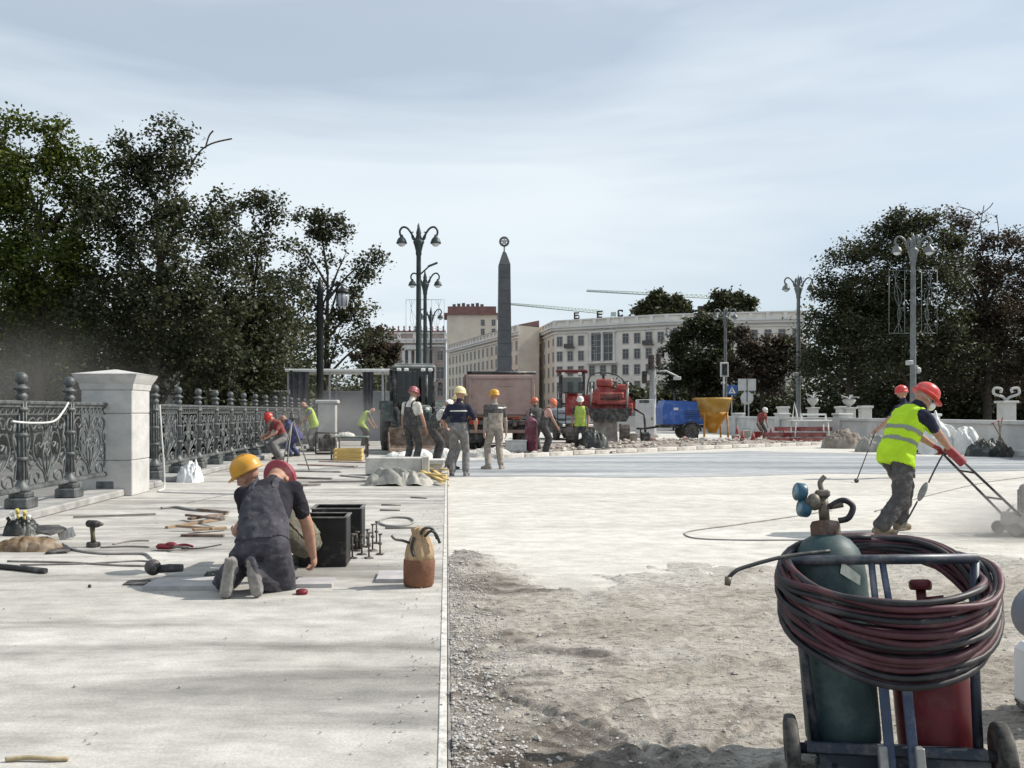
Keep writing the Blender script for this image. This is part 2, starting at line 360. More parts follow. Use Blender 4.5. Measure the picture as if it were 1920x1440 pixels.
# loose stones along the slab edge and over the dirt
def stones(name, pts, sizes, m, kind='stuff', label=None, cat=None):
    ico = [(0, 0, 1), (.9, 0, .2), (.28, .85, .25), (-.72, .5, .15), (-.7, -.55, .22), (.3, -.86, .18), (.75, .1, -.4), (.1, .8, -.4), (-.8, 0, -.4), (0, -.85, -.4)]
    fc = [(0, 1, 2), (0, 2, 3), (0, 3, 4), (0, 4, 5), (0, 5, 1), (1, 6, 2), (2, 6, 7), (2, 7, 3), (3, 7, 8), (3, 8, 4), (4, 8, 9), (4, 9, 5), (5, 9, 6), (5, 6, 1), (6, 9, 8), (6, 8, 7)]
    ico = np.array(ico); n = len(pts); P = np.array(pts); S = np.array(sizes)
    an = RNG.random(n)*6.28; jit = 1+.5*(RNG.random((n, 10, 3))-.5); an3 = (.7+.6*RNG.random((n, 1, 3)))*np.array([1, 1, .65])
    v = ico[None]*jit*an3*S[:, None, None]; c, s_ = np.cos(an)[:, None], np.sin(an)[:, None]
    vx = v[..., 0]*c-v[..., 1]*s_; vy = v[..., 0]*s_+v[..., 1]*c
    v = np.stack([vx, vy, v[..., 2]], -1)+P[:, None]
    fq = (np.array(fc)[None]+(np.arange(n)*10)[:, None, None]).reshape(-1, 3)
    me = npmesh(name, v.reshape(-1, 3), fq, m, False, 3)
    return solo(name, label, cat, me, m, kind=kind)
pm = mat('stone_mix', (.18, .165, .15), .9, 0, .6, 30, col2=(.55, .53, .50))
pts = []; sz = []
for k in range(26000):
    y = 1.9*(8.6/1.9)**random.random()
    mode = random.random()
    if mode < .45: x = .02+abs(random.gauss(0, .14))
    else: x = random.random()*(y*.7+.3)
    i = int(np.clip(np.log(y/1.6)/np.log(11.5/1.6)*(nv-1), 0, nv-1)); j = int(np.argmin(np.abs(XX[i]-x)))
    if edge[i, j] < .02: continue
    if mode >= .45 and random.random() > .34+.9*tone[i, j]*(lump[i, j]): continue
    s_ = .0022+.009*random.random()**4+(.014*random.random() if random.random() < .025 else 0)
    pts.append((x, y, hgt[i, j]+s_*.3)); sz.append(s_)
stones('gravel', pts, sz, pm, label='loose gravel and dirt crumbs scattered along the dug-up edge', cat='gravel')
pts = []; sz = []
for k in range(700):
    y = random.uniform(3, 14); x = -abs(random.gauss(0, .22)) if k < 420 else -random.random()*3.5
    s_ = .003+.006*random.random()**2; pts.append((x-.02, y, .004+s_*.4)); sz.append(s_)
stones('grit', pts, sz, pm, label='small grit crumbs spilled on the pale pavement', cat='grit')
# wet grey strip, behind it a kerb and the rubble bank
A0 = at(838, 896, ZR); 
sp = [(ox(x, F*(HC-ZR)/(y-PY0)), F*(HC-ZR)/(y-PY0)) for x, y in ((842, 895), (1000, 893), (1180, 896), (1400, 893), (1540, 888), (1700, 889), (1935, 882))]
bk = [(ox(x, F*(HC-ZR)/(y-PY0)), F*(HC-ZR)/(y-PY0)) for x, y in ((1950, 858), (1740, 856), (1560, 849), (1400, 846), (1180, 852), (960, 858), (842, 866))]
g = MB(); g.add([(x, y, ZR+.005) for x, y in sp+bk], [tuple(range(len(sp)+len(bk)))]); struct('waterproofed_strip', g, gm_wet)
kp = [at(x, y, ZR) for x, y in ((930, 860), (1070, 853), (1190, 848), (1400, 839), (1570, 833))]
kroot = thing('kerb', 'pale low kerb of stones along the back of the grey strip', 'kerb', (0, 0, 0))
km = mat('kerb_stone', (.50, .47, .43), .9, 0, .3, 3, bump=.5)
ks = MB(); ks.box((0, 0, .06), (.985, .22, .13), bev=.015); ksm = ks.mesh('kerb_stone', km)
for (a, b) in zip(kp[:-1], kp[1:]):
    n = max(1, round(math.dist(a, b))); an = math.atan2(b[1]-a[1], b[0]-a[0])
    for k in range(n):
        t = (k+.5)/n; o = link('kerb_stone', ksm, kroot, (a[0]+(b[0]-a[0])*t, a[1]+(b[1]-a[1])*t, ZR+random.uniform(-.012, .012)), an+random.uniform(-.02, .02)); o.scale.x = math.dist(a, b)/n
# rubble bank behind the kerb
nu2, nv2 = 150, 80
uu, vv = np.meshgrid(np.linspace(0, 1, nu2), np.linspace(0, 1, nv2))
kx = np.interp(uu, np.linspace(0, 1, 5), [p[0] for p in kp])*1.0+vv*uu*3.5; ky = np.interp(uu, np.linspace(0, 1, 5), [p[1] for p in kp])+.12+vv*9
kz = ZR+.03+.22*np.sin(np.clip(vv*1.2, 0, 1)*math.pi)*fbm(kx*.5, ky*.5, 4)*np.clip(uu*3-.3, 0, 1)+.10*(fbm(kx*2.2, ky*2.2, 4)-.35)
ii = np.arange(nu2*nv2).reshape(nv2, nu2); Q = np.stack([ii[:-1, :-1], ii[:-1, 1:], ii[1:, 1:], ii[1:, :-1]], -1).reshape(-1, 4)
struct('soil_bank', npmesh('soil_bank', np.stack([kx, ky, kz], -1).reshape(-1, 3), Q, gm_soil, True), gm_soil)
pts = []; sz = []
for k in range(900):
    i = random.randrange(nv2*2//3); j = random.randrange(nu2); s_ = .03+.10*random.random()**3
    pts.append((kx[i, j]+random.uniform(-.1, .1), ky[i, j]+random.uniform(-.1, .1), kz[i, j]+s_*.3)); sz.append(s_)
stones('rubble', pts, sz, mat('rubble_stone', (.2, .17, .15), .9, 0, .5, 1.2, col2=(.52, .48, .44)), label='broken stones and soil lumps heaped behind the kerb', cat='rubble')

# ------------------------------------------------------------------ cast iron fence and the stone pillar
iron = mat('fence_iron', (.055, .062, .062), .55, .3, .35, 9, dust=.5, dustcol=(.28, .29, .29))
stone = mat('pillar_stone', (.46, .455, .44), .85, 0, .16, 3, bump=.3, dust=.3, dustcol=(.33, .32, .30))
stone2 = mat('grey_stone', (.40, .395, .385), .9, 0, .2, 3, bump=.3)
XF = -5.32
def spiral(c, r0, turns, a0, sgn, n=22, r1=.1):
    out = []
    for i in range(n+1):
        t = i/n; r = r0*((1-t)+t*r1); a = a0+sgn*turns*2*math.pi*t; out.append((0, c[0]+r*math.cos(a), c[1]+r*math.sin(a)))
    return out
def scroll_mesh(wd):
    m = MB(); hw = wd/2-.075; zb, zt = .27, 1.18
    for z in (zb+.0, zt+.0): m.box((0, 0, z), (.028, wd-.1, .022))
    for i in range(9):                                                     # small arcade under the rail
        y = -hw+.07+i*(2*hw-.14)/8; m.tube([(0, y+.055*math.cos(a), zt+.055+.05*math.sin(a)) for a in np.linspace(0, 2*math.pi, 12)[:-1]], .010, 5, True)
    for sgn in (-1, 1):
        def S(pts, r=.014, n=9): m.tube(bez([(0, sgn*y, z) for y, z in pts], n), r, 6)
        S([(.02, zb), (.10, .42), (.30, .55), (.40, .72), (.33, .90), (.18, .93), (.12, .82), (.19, .74), (.26, .80)])
        S([(.50, zb), (.44, .40), (.28, .42), (.22, .34), (.30, .29), (.36, .35)])
        S([(.52, zb+.08), (.56, .60), (.48, .84), (.54, 1.05), (.40, 1.13), (.32, 1.04), (.40, .98), (.45, 1.04)])
        S([(.0, .62), (.09, .75), (.05, .98), (.16, 1.12), (.27, 1.10), (.26, 1.00), (.19, 1.01)])
        S([(.0, .34), (.12, .60), (.03, .86), (.0, 1.16)], .016)
        S([(.32, .55), (.45, .52), (.55, .60), (.53, .72), (.45, .70)])
        for (y, z, a, l) in ((.14, .50, .9, .17), (.30, .66, 1.4, .16), (.36, .86, 2.0, .15), (.47, .48, 2.2, .15), (.50, .95, 1.2, .16), (.10, .90, 1.2, .16), (.22, 1.02, 2.3, .13), (.40, .60, .5, .14), (.20, .38, .4, .13), (.06, .70, 1.7, .15), (.56, .78, 1.9, .14), (.28, .78, 2.9, .12)):
            if sgn < 0: aa = math.pi-a
            else: aa = a
            M = Matrix.Rotation(aa, 3, 'X')
            m.sphere((0, sgn*y+math.cos(aa)*l*.4, z+math.sin(aa)*l*.4), l*.5, 7, 5, sc=(.16, 1, .34), M=M)
    m.sphere((0, 0, .78), .055, 8, 6, sc=(.5, 1, 1)); m.tube([(0, 0, zb), (0, 0, zt)], .012, 6)
    for k in range(8):
        a = k*math.pi/4; m.sphere((0, .085*math.cos(a), .78+.085*math.sin(a)), .05, 6, 4, sc=(.3, 1, .55), M=Matrix.Rotation(a, 3, 'X'))
    return m
def post_mesh():
    m = MB()
    m.box((0, 0, .07), (.30, .30, .14), bev=.02); m.box((0, 0, .17), (.23, .23, .08), bev=.02)
    m.lathe([(.10, .2), (.115, .24), (.08, .29), (.058, .33), (.052, .36), (.052, 1.36), (.075, 1.38), (.078, 1.42), (.055, 1.44), (.05, 1.47), (.10, 1.49), (.10, 1.51), (.05, 1.54), (.03, 1.57)], 16)
    for k in range(8):
        a = k*math.pi/4; m.tube([(.056*math.cos(a), .056*math.sin(a), .36), (.056*math.cos(a), .056*math.sin(a), 1.34)], .013, 6)
    for z in (.62, .92, 1.24): m.lathe([(.06, z-.03), (.085, z-.015), (.085, z+.015), (.06, z+.03)], 14)
    return m
PM = post_mesh().mesh('post', iron); _b = MB(); _b.sphere((0, 0, 1.63), .078, 16, 10); BM_ = _b.mesh('ball_finial', iron)
DP = 1.40
scm = scroll_mesh(DP).mesh('scrollwork', iron)
_r = MB(); _r.box((0, 0, 1.325), (.10, DP-.08, .05), bev=.012); _r.box((0, 0, 1.285), (.05, DP-.08, .035)); RT = _r.mesh('top_rail', iron)
_r = MB(); _r.box((0, 0, .235), (.07, DP-.08, .05), bev=.01); RB = _r.mesh('bottom_rail', iron)
def fence(ys, label):
    root = thing('iron_fence', label, 'fence', (XF, ys[0], .1))
    for i, y in enumerate(ys):
        p = link('post', PM, root, (0, y-ys[0], 0)); link('ball_finial', BM_, p)
        if i < len(ys)-1:
            d = ys[i+1]-y
            for nm, me in (('top_rail', RT), ('bottom_rail', RB), ('scrollwork', scm)):
                o = link(nm, me, root, (0, y+d/2-ys[0], 0)); o.scale.y = d/DP
ya = [F*5.32/(838-x) for x in (40, 130, 203)]
y0 = ya[0]
fence([y0-4*DP, y0-3*DP, y0-2*DP, y0-DP]+ya, 'ornate grey cast iron fence of leafy scrolls ending at the stone pillar')
yb = F*5.32/(838-290)
fence([yb+k*DP for k in range(17)], 'long ornate cast iron fence running from the stone pillar towards the shelter')
g = MB(); g.box((XF, 8.0, .05), (.62, 15.0, .11), bev=.02); g.box((XF, 27.5, .05), (.62, 22, .11), bev=.02); struct('plinth', g, mat('plinth_stone', (.30, .295, .285), .9, 0, .25, 3, bump=.4))
# stone pillar
YP = F*HC/(930-PY0); XP0, XP1 = ox(152, YP), ox(248, YP); wp = XP1-XP0; xc = (XP0+XP1)/2; yc = YP+wp/2
pr = thing('stone_pillar', 'tall square pale stone pillar with a low pyramid cap between the fence sections', 'pillar', (xc, yc, 0))
zt = oz(716, YP)
for i, (a, b) in enumerate(((0, .55), (.555, 1.28), (1.285, zt-.12))):
    m = MB(); m.box((0, 0, (a+b)/2), (wp, wp, b-a), bev=.012); part(pr, 'block', m, stone)
m = MB()
for (z0, z1, r0, r1) in ((zt-.12, zt-.02, wp/2+.01, wp/2+.03), (zt-.02, zt+.05, wp/2+.035, wp/2+.075), (zt+.05, zt+.125, wp/2+.075, wp/2+.11), (zt+.125, zt+.21, wp/2+.115, .02)):
    vs = [(-r0, -r0, z0), (r0, -r0, z0), (r0, r0, z0), (-r0, r0, z0), (-r1, -r1, z1), (r1, -r1, z1), (r1, r1, z1), (-r1, r1, z1)]
    m.add(vs, [(0, 1, 5, 4), (1, 2, 6, 5), (2, 3, 7, 6), (3, 0, 4, 7), (4, 5, 6, 7), (3, 2, 1, 0)])
part(pr, 'cap', m, stone)
# bent lighting tube and cable tied along the fence
wt = mat('white_cable', (.55, .55, .54), .6, 0, .15)
m = MB(); m.tube(bez([(XF+.14, F*5.18/(838-x), 1.31-(y-772)*F*5.18/(838-x)/F) for x, y in ((22, 790), (60, 793), (100, 790), (118, 772), (128, 755))], 8), .014, 6)
solo('cable', 'slack pale cable hung between the fence posts left of the pillar', 'cable', m, wt)
m = MB(); yq = F*4.9/(838-305); m.tube(bez([(-4.95, yq, 1.42), (-4.9, yq-.05, .9), (-4.86, yq-.05, .35), (-4.84, yq-.1, .02), (-4.75, yq-.5, .012), (-4.65, yq-.9, .012), (-4.1, yq-1.1, .012), (-3.2, yq-1.3, .012)], 8), .016, 6)
solo('cable', 'pale cable hanging down the fence right of the pillar onto the pavement', 'cable', m, wt)
# ------------------------------------------------------------------ people
def ik(a, c, l1, l2, hint):
    a = Vector(a); c = Vector(c); d = c-a; D = d.length
    if D > (l1+l2)*.995: c = a+d.normalized()*(l1+l2)*.995; d = c-a; D = d.length
    if D < abs(l1-l2)*1.05+.02: D = abs(l1-l2)*1.05+.02; c = a+d.normalized()*D; d = c-a
    x = (l1*l1-l2*l2+D*D)/(2*D); h = math.sqrt(max(0, l1*l1-x*x)); n = d.normalized()
    hv = Vector(hint); hv = hv-n*hv.dot(n); hv = hv.normalized() if hv.length > 1e-5 else n.orthogonal()
    return a+n*x+hv*h, c
def capsule(m, tags, a, b, ra, rb, tag_, n=12):
    a = Vector(a); b = Vector(b); m.sphere(a, ra, n, 8); m.sphere(b, rb, n, 8)
    if (b-a).length > 1e-4: m.tube([a, b], [ra, rb], n)
    tags.append((a, b, ra, rb, tag_))
def helmet_mesh(M, c, m_shell, name='helmet', sc=1.0, tilt=0):
    m = MB(); n = 22; R3 = M @ Matrix.Rotation(tilt, 3, 'X')
    prof = [(.122, -.002), (.121, .02), (.117, .05), (.106, .08), (.085, .105), (.055, .121), (.02, .129), (.002, .130)]
    vs = []; fs = []
    for r, z in prof:
        for k in range(n):
            a = 2*math.pi*k/n; vs.append(Vector((r*.97*math.cos(a), r*1.13*math.sin(a), z)))
    for i in range(len(prof)-1):
        for k in range(n): fs.append((i*n+k, i*n+(k+1) % n, (i+1)*n+(k+1) % n, (i+1)*n+k))
    b0 = len(vs)                                            # brim, longer at the front as a peak
    for k in range(n):
        a = 2*math.pi*k/n; f = max(0, math.sin(a))**2*.045+.014; vs.append(Vector(((.122*.97+f*.5)*math.cos(a), (.122*1.13+f)*math.sin(a), -.008-f*.28)))
    for k in range(n): fs.append((k, (k+1) % n, b0+(k+1) % n, b0+k))
    b1 = len(vs)
    for k in range(n): p = vs[b0+k]; vs.append(Vector((p.x*.97, p.y*.97, p.z-.008)))
    for k in range(n): fs.append((b0+k, b0+(k+1) % n, b1+(k+1) % n, b1+k))
    fs.append(tuple(b1+k for k in range(n)))
    m.add([R3 @ (p*sc)+Vector(c) for p in vs], fs, 0, True)
    for xo in (-.03, 0, .03):                               # stiffening ridges
        m.tube([R3 @ (Vector((xo, .128*math.sin(t), .012+.121*math.cos(t) - (.004 if xo else -.001)))*sc)+Vector(c) for t in np.linspace(-1.15, 1.15, 11)], .007*sc, 5)
    return m.mesh(name, m_shell)
SKIN = mat('skin', (.36, .20, .14), .6, 0, .14, 25)
SOLE = mat('boot_sole', (.24, .225, .205), .95, 0, .3, 20, bump=.5)
def person(label, loc, rz=0, h=1.76, pelvis=(0, 0, .94), lean=4, side=0, twist=0, headp=10, heady=0, lw=None, rw=None, la=(-.115, 0, .09), ra=(.115, 0, .09),
           ltoe=None, rtoe=None, lup=None, rup=None, khl=(-.12, 1, 0), khr=(.12, 1, 0), ehl=None, ehr=None, fit=None, helmet=None, group=None, vox=.013, curl=.5, lcurl=None, rcurl=None,
           baggy=1.1, lhd=None, rhd=None, lpn=None, rpn=None, shells=(), wr=.006, face=False, hair=None, bulk=1.0, hat_tilt=0):
    root = thing('person', label, 'person', loc, rz, group, sc=h/1.76)
    P = Vector(pelvis); m = MB(); tags = []
    Rt = Matrix.Rotation(R(twist), 3, 'Z')
    def frame(s):
        l = R(lean*(.75+.45*s/.56)); sd = R(side)
        M = Matrix.Rotation(sd, 3, 'Y') @ Matrix.Rotation(-l, 3, 'X') @ Matrix.Rotation(R(twist)*s/.56, 3, 'Z')
        return M
    cs = {}; p = P.copy(); st = .02; s = 0.0; spine = [(0.0, P.copy())]
    while s < .57: p = p+frame(s) @ Vector((0, 0, st)); s += st; spine.append((s, p.copy()))
    def sp(s):
        if s <= 0: return P+frame(0) @ Vector((0, 0, s))
        i = min(len(spine)-2, int(s/st)); t = (s-spine[i][0])/st; return spine[i][1].lerp(spine[i+1][1], t)
    rings = [(-.11, .10, .085), (-.07, .150, .112), (-.01, .172*bulk, .125*bulk), (.08, .166*bulk, .122*bulk), (.17, .160*bulk, .118*bulk), (.28, .175*bulk, .124*bulk), (.38, .190, .128), (.455, .185, .116), (.51, .135, .09), (.55, .07, .066)]
    vs = []; n = 18
    for (s, a, b) in rings:
        M = frame(max(0, s)); c = sp(s)
        for k in range(n):
            t = 2*math.pi*k/n; vs.append(c+M @ Vector((a*math.copysign(abs(math.cos(t))**.85, math.cos(t)), b*math.copysign(abs(math.sin(t))**.85, math.sin(t)), 0)))
    fs = [(i*n+k, i*n+(k+1) % n, (i+1)*n+(k+1) % n, (i+1)*n+k) for i in range(len(rings)-1) for k in range(n)]
    fs += [tuple(range(n))[::-1], tuple((len(rings)-1)*n+k for k in range(n))]
    m.add(vs, fs, 0, True)
    for a, b, tg in ((-.10, .13, 'pelvis'), (.17, .50, 'torso')): 
        tags.append((sp(a), sp(b), .15, .15, tg))
        M = frame(.3)
        for q in (-1, 1): tags.append((sp(a)+M @ Vector((q*.08, 0, 0)), sp(b)+M @ Vector((q*.08, 0, 0)), .11, .11, tg))
    MT = frame(.5); nk = sp(.53)
    # head
    MH = Matrix.Rotation(R(rz*0), 3, 'Z') @ frame(.5) @ Matrix.Rotation(R(heady), 3, 'Z') @ Matrix.Rotation(-R(headp), 3, 'X')
    hb = sp(.56)+frame(.5) @ Vector((0, .01, .035)); hc = hb+MH @ Vector((0, .03, .115))
    capsule(m, tags, nk, hb+MH @ Vector((0, 0, .03)), .062, .056, 'neck')
    def E(c, r, M=MH, sc=(1, 1, 1), tg='head'):
        cc = hc+M @ Vector(c); m.sphere(cc, r, 14, 9, sc=sc, M=M); tags.append((cc, cc, r*.8, r*.8, tg))
    E((0, -.012, .028), .1, sc=(.78, .98, 1.0)); E((0, .03, -.045), .075, sc=(.80, .9, .95)); E((0, .062, -.095), .035, sc=(1.1, .9, .8))
    E((0, .10, -.02), .02, sc=(.8, 1.1, 1.5)); E((0, .113, -.033), .014, sc=(1.2, 1, .8)); E((0, .09, -.07), .02, sc=(1.3, .6, .6)); E((0, .085, .018), .03, sc=(1.9, .5, .5))
    for q in (-1, 1): E((q*.079, .0, -.012), .03, sc=(.35, .7, 1.1))
    # arms
    hands = []
    for q, wt_, eh, crl, hd, pn in ((-1, lw, ehl, lcurl, lhd, lpn), (1, rw, ehr, rcurl, rhd, rpn)):
        sh = sp(.455)+MT @ Vector((q*.188, 0, 0))
        tgt = Vector(wt_) if wt_ is not None else sh+Vector((q*.07, .06, -.53))
        el, wr_ = ik(sh, tgt, .295, .265, eh if eh is not None else (q*.6, -1, -.2))
        capsule(m, tags, sp(.43)+MT @ Vector((q*.11, 0, 0)), sh, .085, .074, 'torso')
        mid = sh.lerp(el, .62)
        capsule(m, tags, sh, mid, .072, .062, 'sleeve'); capsule(m, tags, mid, el, .05, .046, 'uarm')
        capsule(m, tags, el, el.lerp(wr_, .35), .047, .045, 'farm'); capsule(m, tags, el.lerp(wr_, .35), wr_, .045, .03, 'farm')
        hdv = Vector(hd).normalized() if hd is not None else (wr_-el).normalized()
        pnv = Vector(pn) if pn is not None else Vector((-q, .25, 0))
        pnv = (pnv-hdv*pnv.dot(hdv)).normalized(); acr = hdv.cross(pnv)*q     # across: towards the thumb
        if acr.dot(Vector((0, 1, .3))) < 0 and hd is None: acr = -acr
        pc = wr_+hdv*.05; MP = Matrix((acr, hdv, pnv)).transposed()
        m.sphere(pc, .048, 12, 8, sc=(.86, 1.08, .42), M=MP); tags.append((wr_+hdv*.02, pc+hdv*.03, .04, .04, 'hand'))
        cr_ = crl if crl is not None else curl
        for i, (off, ln, sx) in enumerate(((.030, .92, .1), (.011, 1.0, .03), (-.009, .95, -.03), (-.028, .78, -.1))):
            a = pc+hdv*.036+acr*off; d = (hdv+acr*sx).normalized(); ax = pnv.cross(d)*1.0
            pts = [a]; dd = d
            for sgm in (.042, .028, .022):
                dd = (Matrix.Rotation(cr_*.75, 3, ax) @ dd) if True else dd
                if (Matrix.Rotation(.01, 3, ax) @ d).dot(pnv) < d.dot(pnv): dd = Matrix.Rotation(-2*cr_*.75, 3, ax) @ dd
                pts.append(pts[-1]+dd*sgm*ln)
            for p0, p1, r_ in zip(pts[:-1], pts[1:], (.0098, .009, .0082)): capsule(m, tags, p0, p1, r_, r_*.95, 'hand', 8)
        a = wr_+hdv*.03+acr*.032; d = (acr*.75+hdv*.75+pnv*.35).normalized(); b = a+d*.04; c_ = b+(hdv+pnv*(.3+cr_*.4)).normalized()*.03
        capsule(m, tags, a, b, .0125, .011, 'hand', 8); capsule(m, tags, b, c_, .0108, .009, 'hand', 8)
        hands.append(pc)
    # legs
    for q, an, kh, toe, up in ((-1, la, khl, ltoe, lup), (1, ra, khr, rtoe, rup)):
        hp = sp(-.04)+frame(0) @ Vector((q*.092, 0, 0))
        kn, an_ = ik(hp, an, .445, .425, kh)
        capsule(m, tags, hp, hp.lerp(kn, .5), .102*bulk, .088*baggy, 'thigh'); capsule(m, tags, hp.lerp(kn, .5), kn, .088*baggy, .072*baggy, 'thigh')
        capsule(m, tags, kn, kn.lerp(an_, .35), .072*baggy, .075*baggy, 'shin'); capsule(m, tags, kn.lerp(an_, .35), kn.lerp(an_, .9), .075*baggy, .070*baggy, 'shin')
        t = Vector(toe).normalized() if toe is not None else Vector((q*.22, 1, 0)).normalized()
        upv = Vector(up) if up is not None else Vector((0, 0, 1)); upv = (upv-t*upv.dot(t)).normalized(); rt = t.cross(upv)
        capsule(m, tags, kn.lerp(an_, .86), an_-upv*.01, .052, .05, 'boot')
        MF = Matrix((rt, t, upv)).transposed()
        for cc, sc in ((an_-t*.03-upv*.035, (.042, .058, .05)), (an_+t*.06-upv*.035, (.045, .075, .048)), (an_+t*.13-upv*.05, (.05, .075, .036))):
            m.sphere(cc, 1, 12, 8, sc=sc, M=MF)
        m.box(an_+t*.055-upv*.075, (.082, .262, .026), bev=.011, M=MF)
        tags.append((an_-t*.04-upv*.03, an_+t*.15-upv*.035, .045, .042, 'boot')); tags.append((an_-t*.05-upv*.085, an_+t*.16-upv*.085, .02, .02, 'sole'))
    # one continuous skin
    tmp = bpy.data.objects.new('tmp', m.mesh('tmp', SKIN)); COL.objects.link(tmp)
    md = tmp.modifiers.new('r', 'REMESH'); md.mode = 'VOXEL'; md.voxel_size = vox; md.adaptivity = 0
    dg = bpy.context.evaluated_depsgraph_get(); me = bpy.data.meshes.new_from_object(tmp.evaluated_get(dg))
    old = tmp.data; bpy.data.objects.remove(tmp); bpy.data.meshes.remove(old)
    nv_ = len(me.vertices); co = np.empty(nv_*3, np.float32); me.vertices.foreach_get('co', co); co = co.reshape(-1, 3).astype(np.float64)
    names = sorted({t[4] for t in tags}); best = np.full(nv_, 1e9); tg_ = np.zeros(nv_, int); tpar = np.zeros(nv_)
    for (a, b, ra_, rb_, nm) in tags:
        a = np.array(a); b = np.array(b); ab = b-a; l2 = ab@ab
        t = np.clip((co-a)@ab/l2, 0, 1) if l2 > 1e-9 else np.zeros(nv_)
        d = np.linalg.norm(co-a-t[:, None]*ab, axis=1)-(ra_+(rb_-ra_)*t)
        k = d < best; best[k] = d[k]; tg_[k] = names.index(nm)
    is_ = lambda *a: np.isin(tg_, [names.index(x) for x in a if x in names])
    ne = len(me.edges); ed = np.empty(ne*2, np.int32); me.edges.foreach_get('vertices', ed); ed = ed.reshape(-1, 2)
    deg = np.bincount(ed.ravel(), minlength=nv_)[:, None]
    cloth = is_('torso', 'pelvis', 'sleeve', 'thigh', 'shin')
    for it in range(4):
        acc = np.zeros_like(co); np.add.at(acc, ed[:, 0], co[ed[:, 1]]); np.add.at(acc, ed[:, 1], co[ed[:, 0]])
        lam = np.where(cloth, .6, .25 if it < 2 else 0)[:, None]; co = co*(1-lam)+lam*acc/np.maximum(deg, 1)
    me.vertices.foreach_set('co', co.astype(np.float32).ravel()); me.update()
    nr = np.empty(nv_*3, np.float32); me.vertices.foreach_get('normal', nr); nr = nr.reshape(-1, 3)
    if wr > 0:
        off = np.zeros(nv_); ids = np.nonzero(cloth)[0]; o_ = random.random()*50
        for i in ids:
            p = co[i]; v3 = Vector((p[0]*7+o_, p[1]*7, p[2]*11)); off[i] = mnoise.ridged_multi_fractal(v3, 1.0, 2.1, 3, .9, 2.0)-1.1
        co = co+nr*(off*wr)[:, None]; me.vertices.foreach_set('co', co.astype(np.float32).ravel()); me.update(); me.vertices.foreach_get('normal', nr.ravel() if False else (nn := np.empty(nv_*3, np.float32))); nr = nn.reshape(-1, 3)
    fit = fit or {}; mats = []; mi = []
    for nm in names:
        mm = fit.get(nm, {'head': SKIN, 'neck': SKIN, 'uarm': SKIN, 'farm': SKIN, 'hand': SKIN, 'sole': SOLE}.get(nm))
        if mm is None: mm = fit['shin'] if nm in ('pelvis', 'thigh') else fit['torso'] if nm == 'sleeve' else fit.get('boot', SOLE)
        if mm not in mats: mats.append(mm)
        mi.append(mats.index(mm))
    me.materials.clear()
    for mm in mats: me.materials.append(mm)
    nf = len(me.polygons); ls = np.empty(nf, np.int32); me.polygons.foreach_get('loop_start', ls); lv = np.empty(len(me.loops), np.int32); me.loops.foreach_get('vertex_index', lv)
    ft = tg_[lv[ls]]; me.polygons.foreach_set('material_index', np.array(mi)[ft]); me.polygons.foreach_set('use_smooth', np.ones(nf, bool)); me.update()
    me.name = 'body'; link('body', me, root)
    # torso coordinates for garments cut from the body surface
    v_s = np.zeros(nv_); bx = np.full(nv_, 9.0); vx = np.zeros(nv_); vd = np.zeros(nv_)
    for k in range(-8, 29):
        s = k*.02; M = np.array(frame(max(0, s))); c = np.array(sp(s)); q = (co-c)@M; dz = np.abs(q[:, 2]); kk = dz < bx
        bx[kk] = dz[kk]; v_s[kk] = s+q[kk, 2]; vx[kk] = q[kk, 0]; vd[kk] = q[kk, 1]
    quads = lv.reshape(-1, 4) if len(lv) == nf*4 else None
    body_ok = is_('torso', 'pelvis', 'sleeve', 'thigh')
    for (nm, mm, off, pred) in shells:
        sel = pred(v_s, vx, vd, is_) & (is_('torso', 'pelvis', 'sleeve', 'thigh', 'shin', 'farm'))
        fsel = sel[quads].all(axis=1); fq = quads[fsel]
        if len(fq) == 0: continue
        uq, inv = np.unique(fq, return_inverse=True); inv = inv.reshape(-1, 4); n0 = len(uq)
        e = np.concatenate([inv[:, [0, 1]], inv[:, [1, 2]], inv[:, [2, 3]], inv[:, [3, 0]]]); key = np.sort(e, 1); kk = key[:, 0]*n0+key[:, 1]
        un, ix, ct = np.unique(kk, return_index=True, return_counts=True); be = e[ix[ct == 1]]
        vv = np.concatenate([co[uq]+nr[uq]*off, co[uq]-nr[uq]*.004])
        qq = np.concatenate([inv, np.stack([be[:, 1], be[:, 0], be[:, 0]+n0, be[:, 1]+n0], 1)])
        link(nm, npmesh(nm, vv, qq, mm, True), root)
    if helmet: link('helmet', helmet_mesh(MH, hc+MH @ Vector((0, -.012, .045)), helmet, tilt=hat_tilt), root)
    if face:
        for q in (-1, 1):
            e = MB(); e.sphere(hc+MH @ Vector((q*.032, .082, .0)), .012, 10, 6); part(root, 'eye', e, mat('eye_dark', (.05, .04, .035), .3))
    return dict(root=root, hands=hands, head=hc, MH=MH)
M_helm = {'red': mat('helmet_red', (.50, .035, .03), .35, 0, .15, 6, dust=.25), 'maroon': mat('helmet_maroon', (.25, .035, .05), .4, 0, .2, 6, dust=.25), 'yellow': mat('helmet_yellow', (.55, .27, .025), .4, 0, .12, 6, dust=.2),
          'cream': mat('helmet_cream', (.62, .52, .26), .45, 0, .12, 6, dust=.3), 'white': mat('helmet_white', (.70, .68, .64), .4, 0, .1, 6, dust=.2), 'orange': mat('helmet_orange', (.58, .13, .06), .4, 0, .15, 6, dust=.25)}
C = lambda n, c, d=.2, **k: mat(n, c, .9, 0, .25, 14, dust=d*.7, bump=.35, bscale=120, spec=.15, **k)
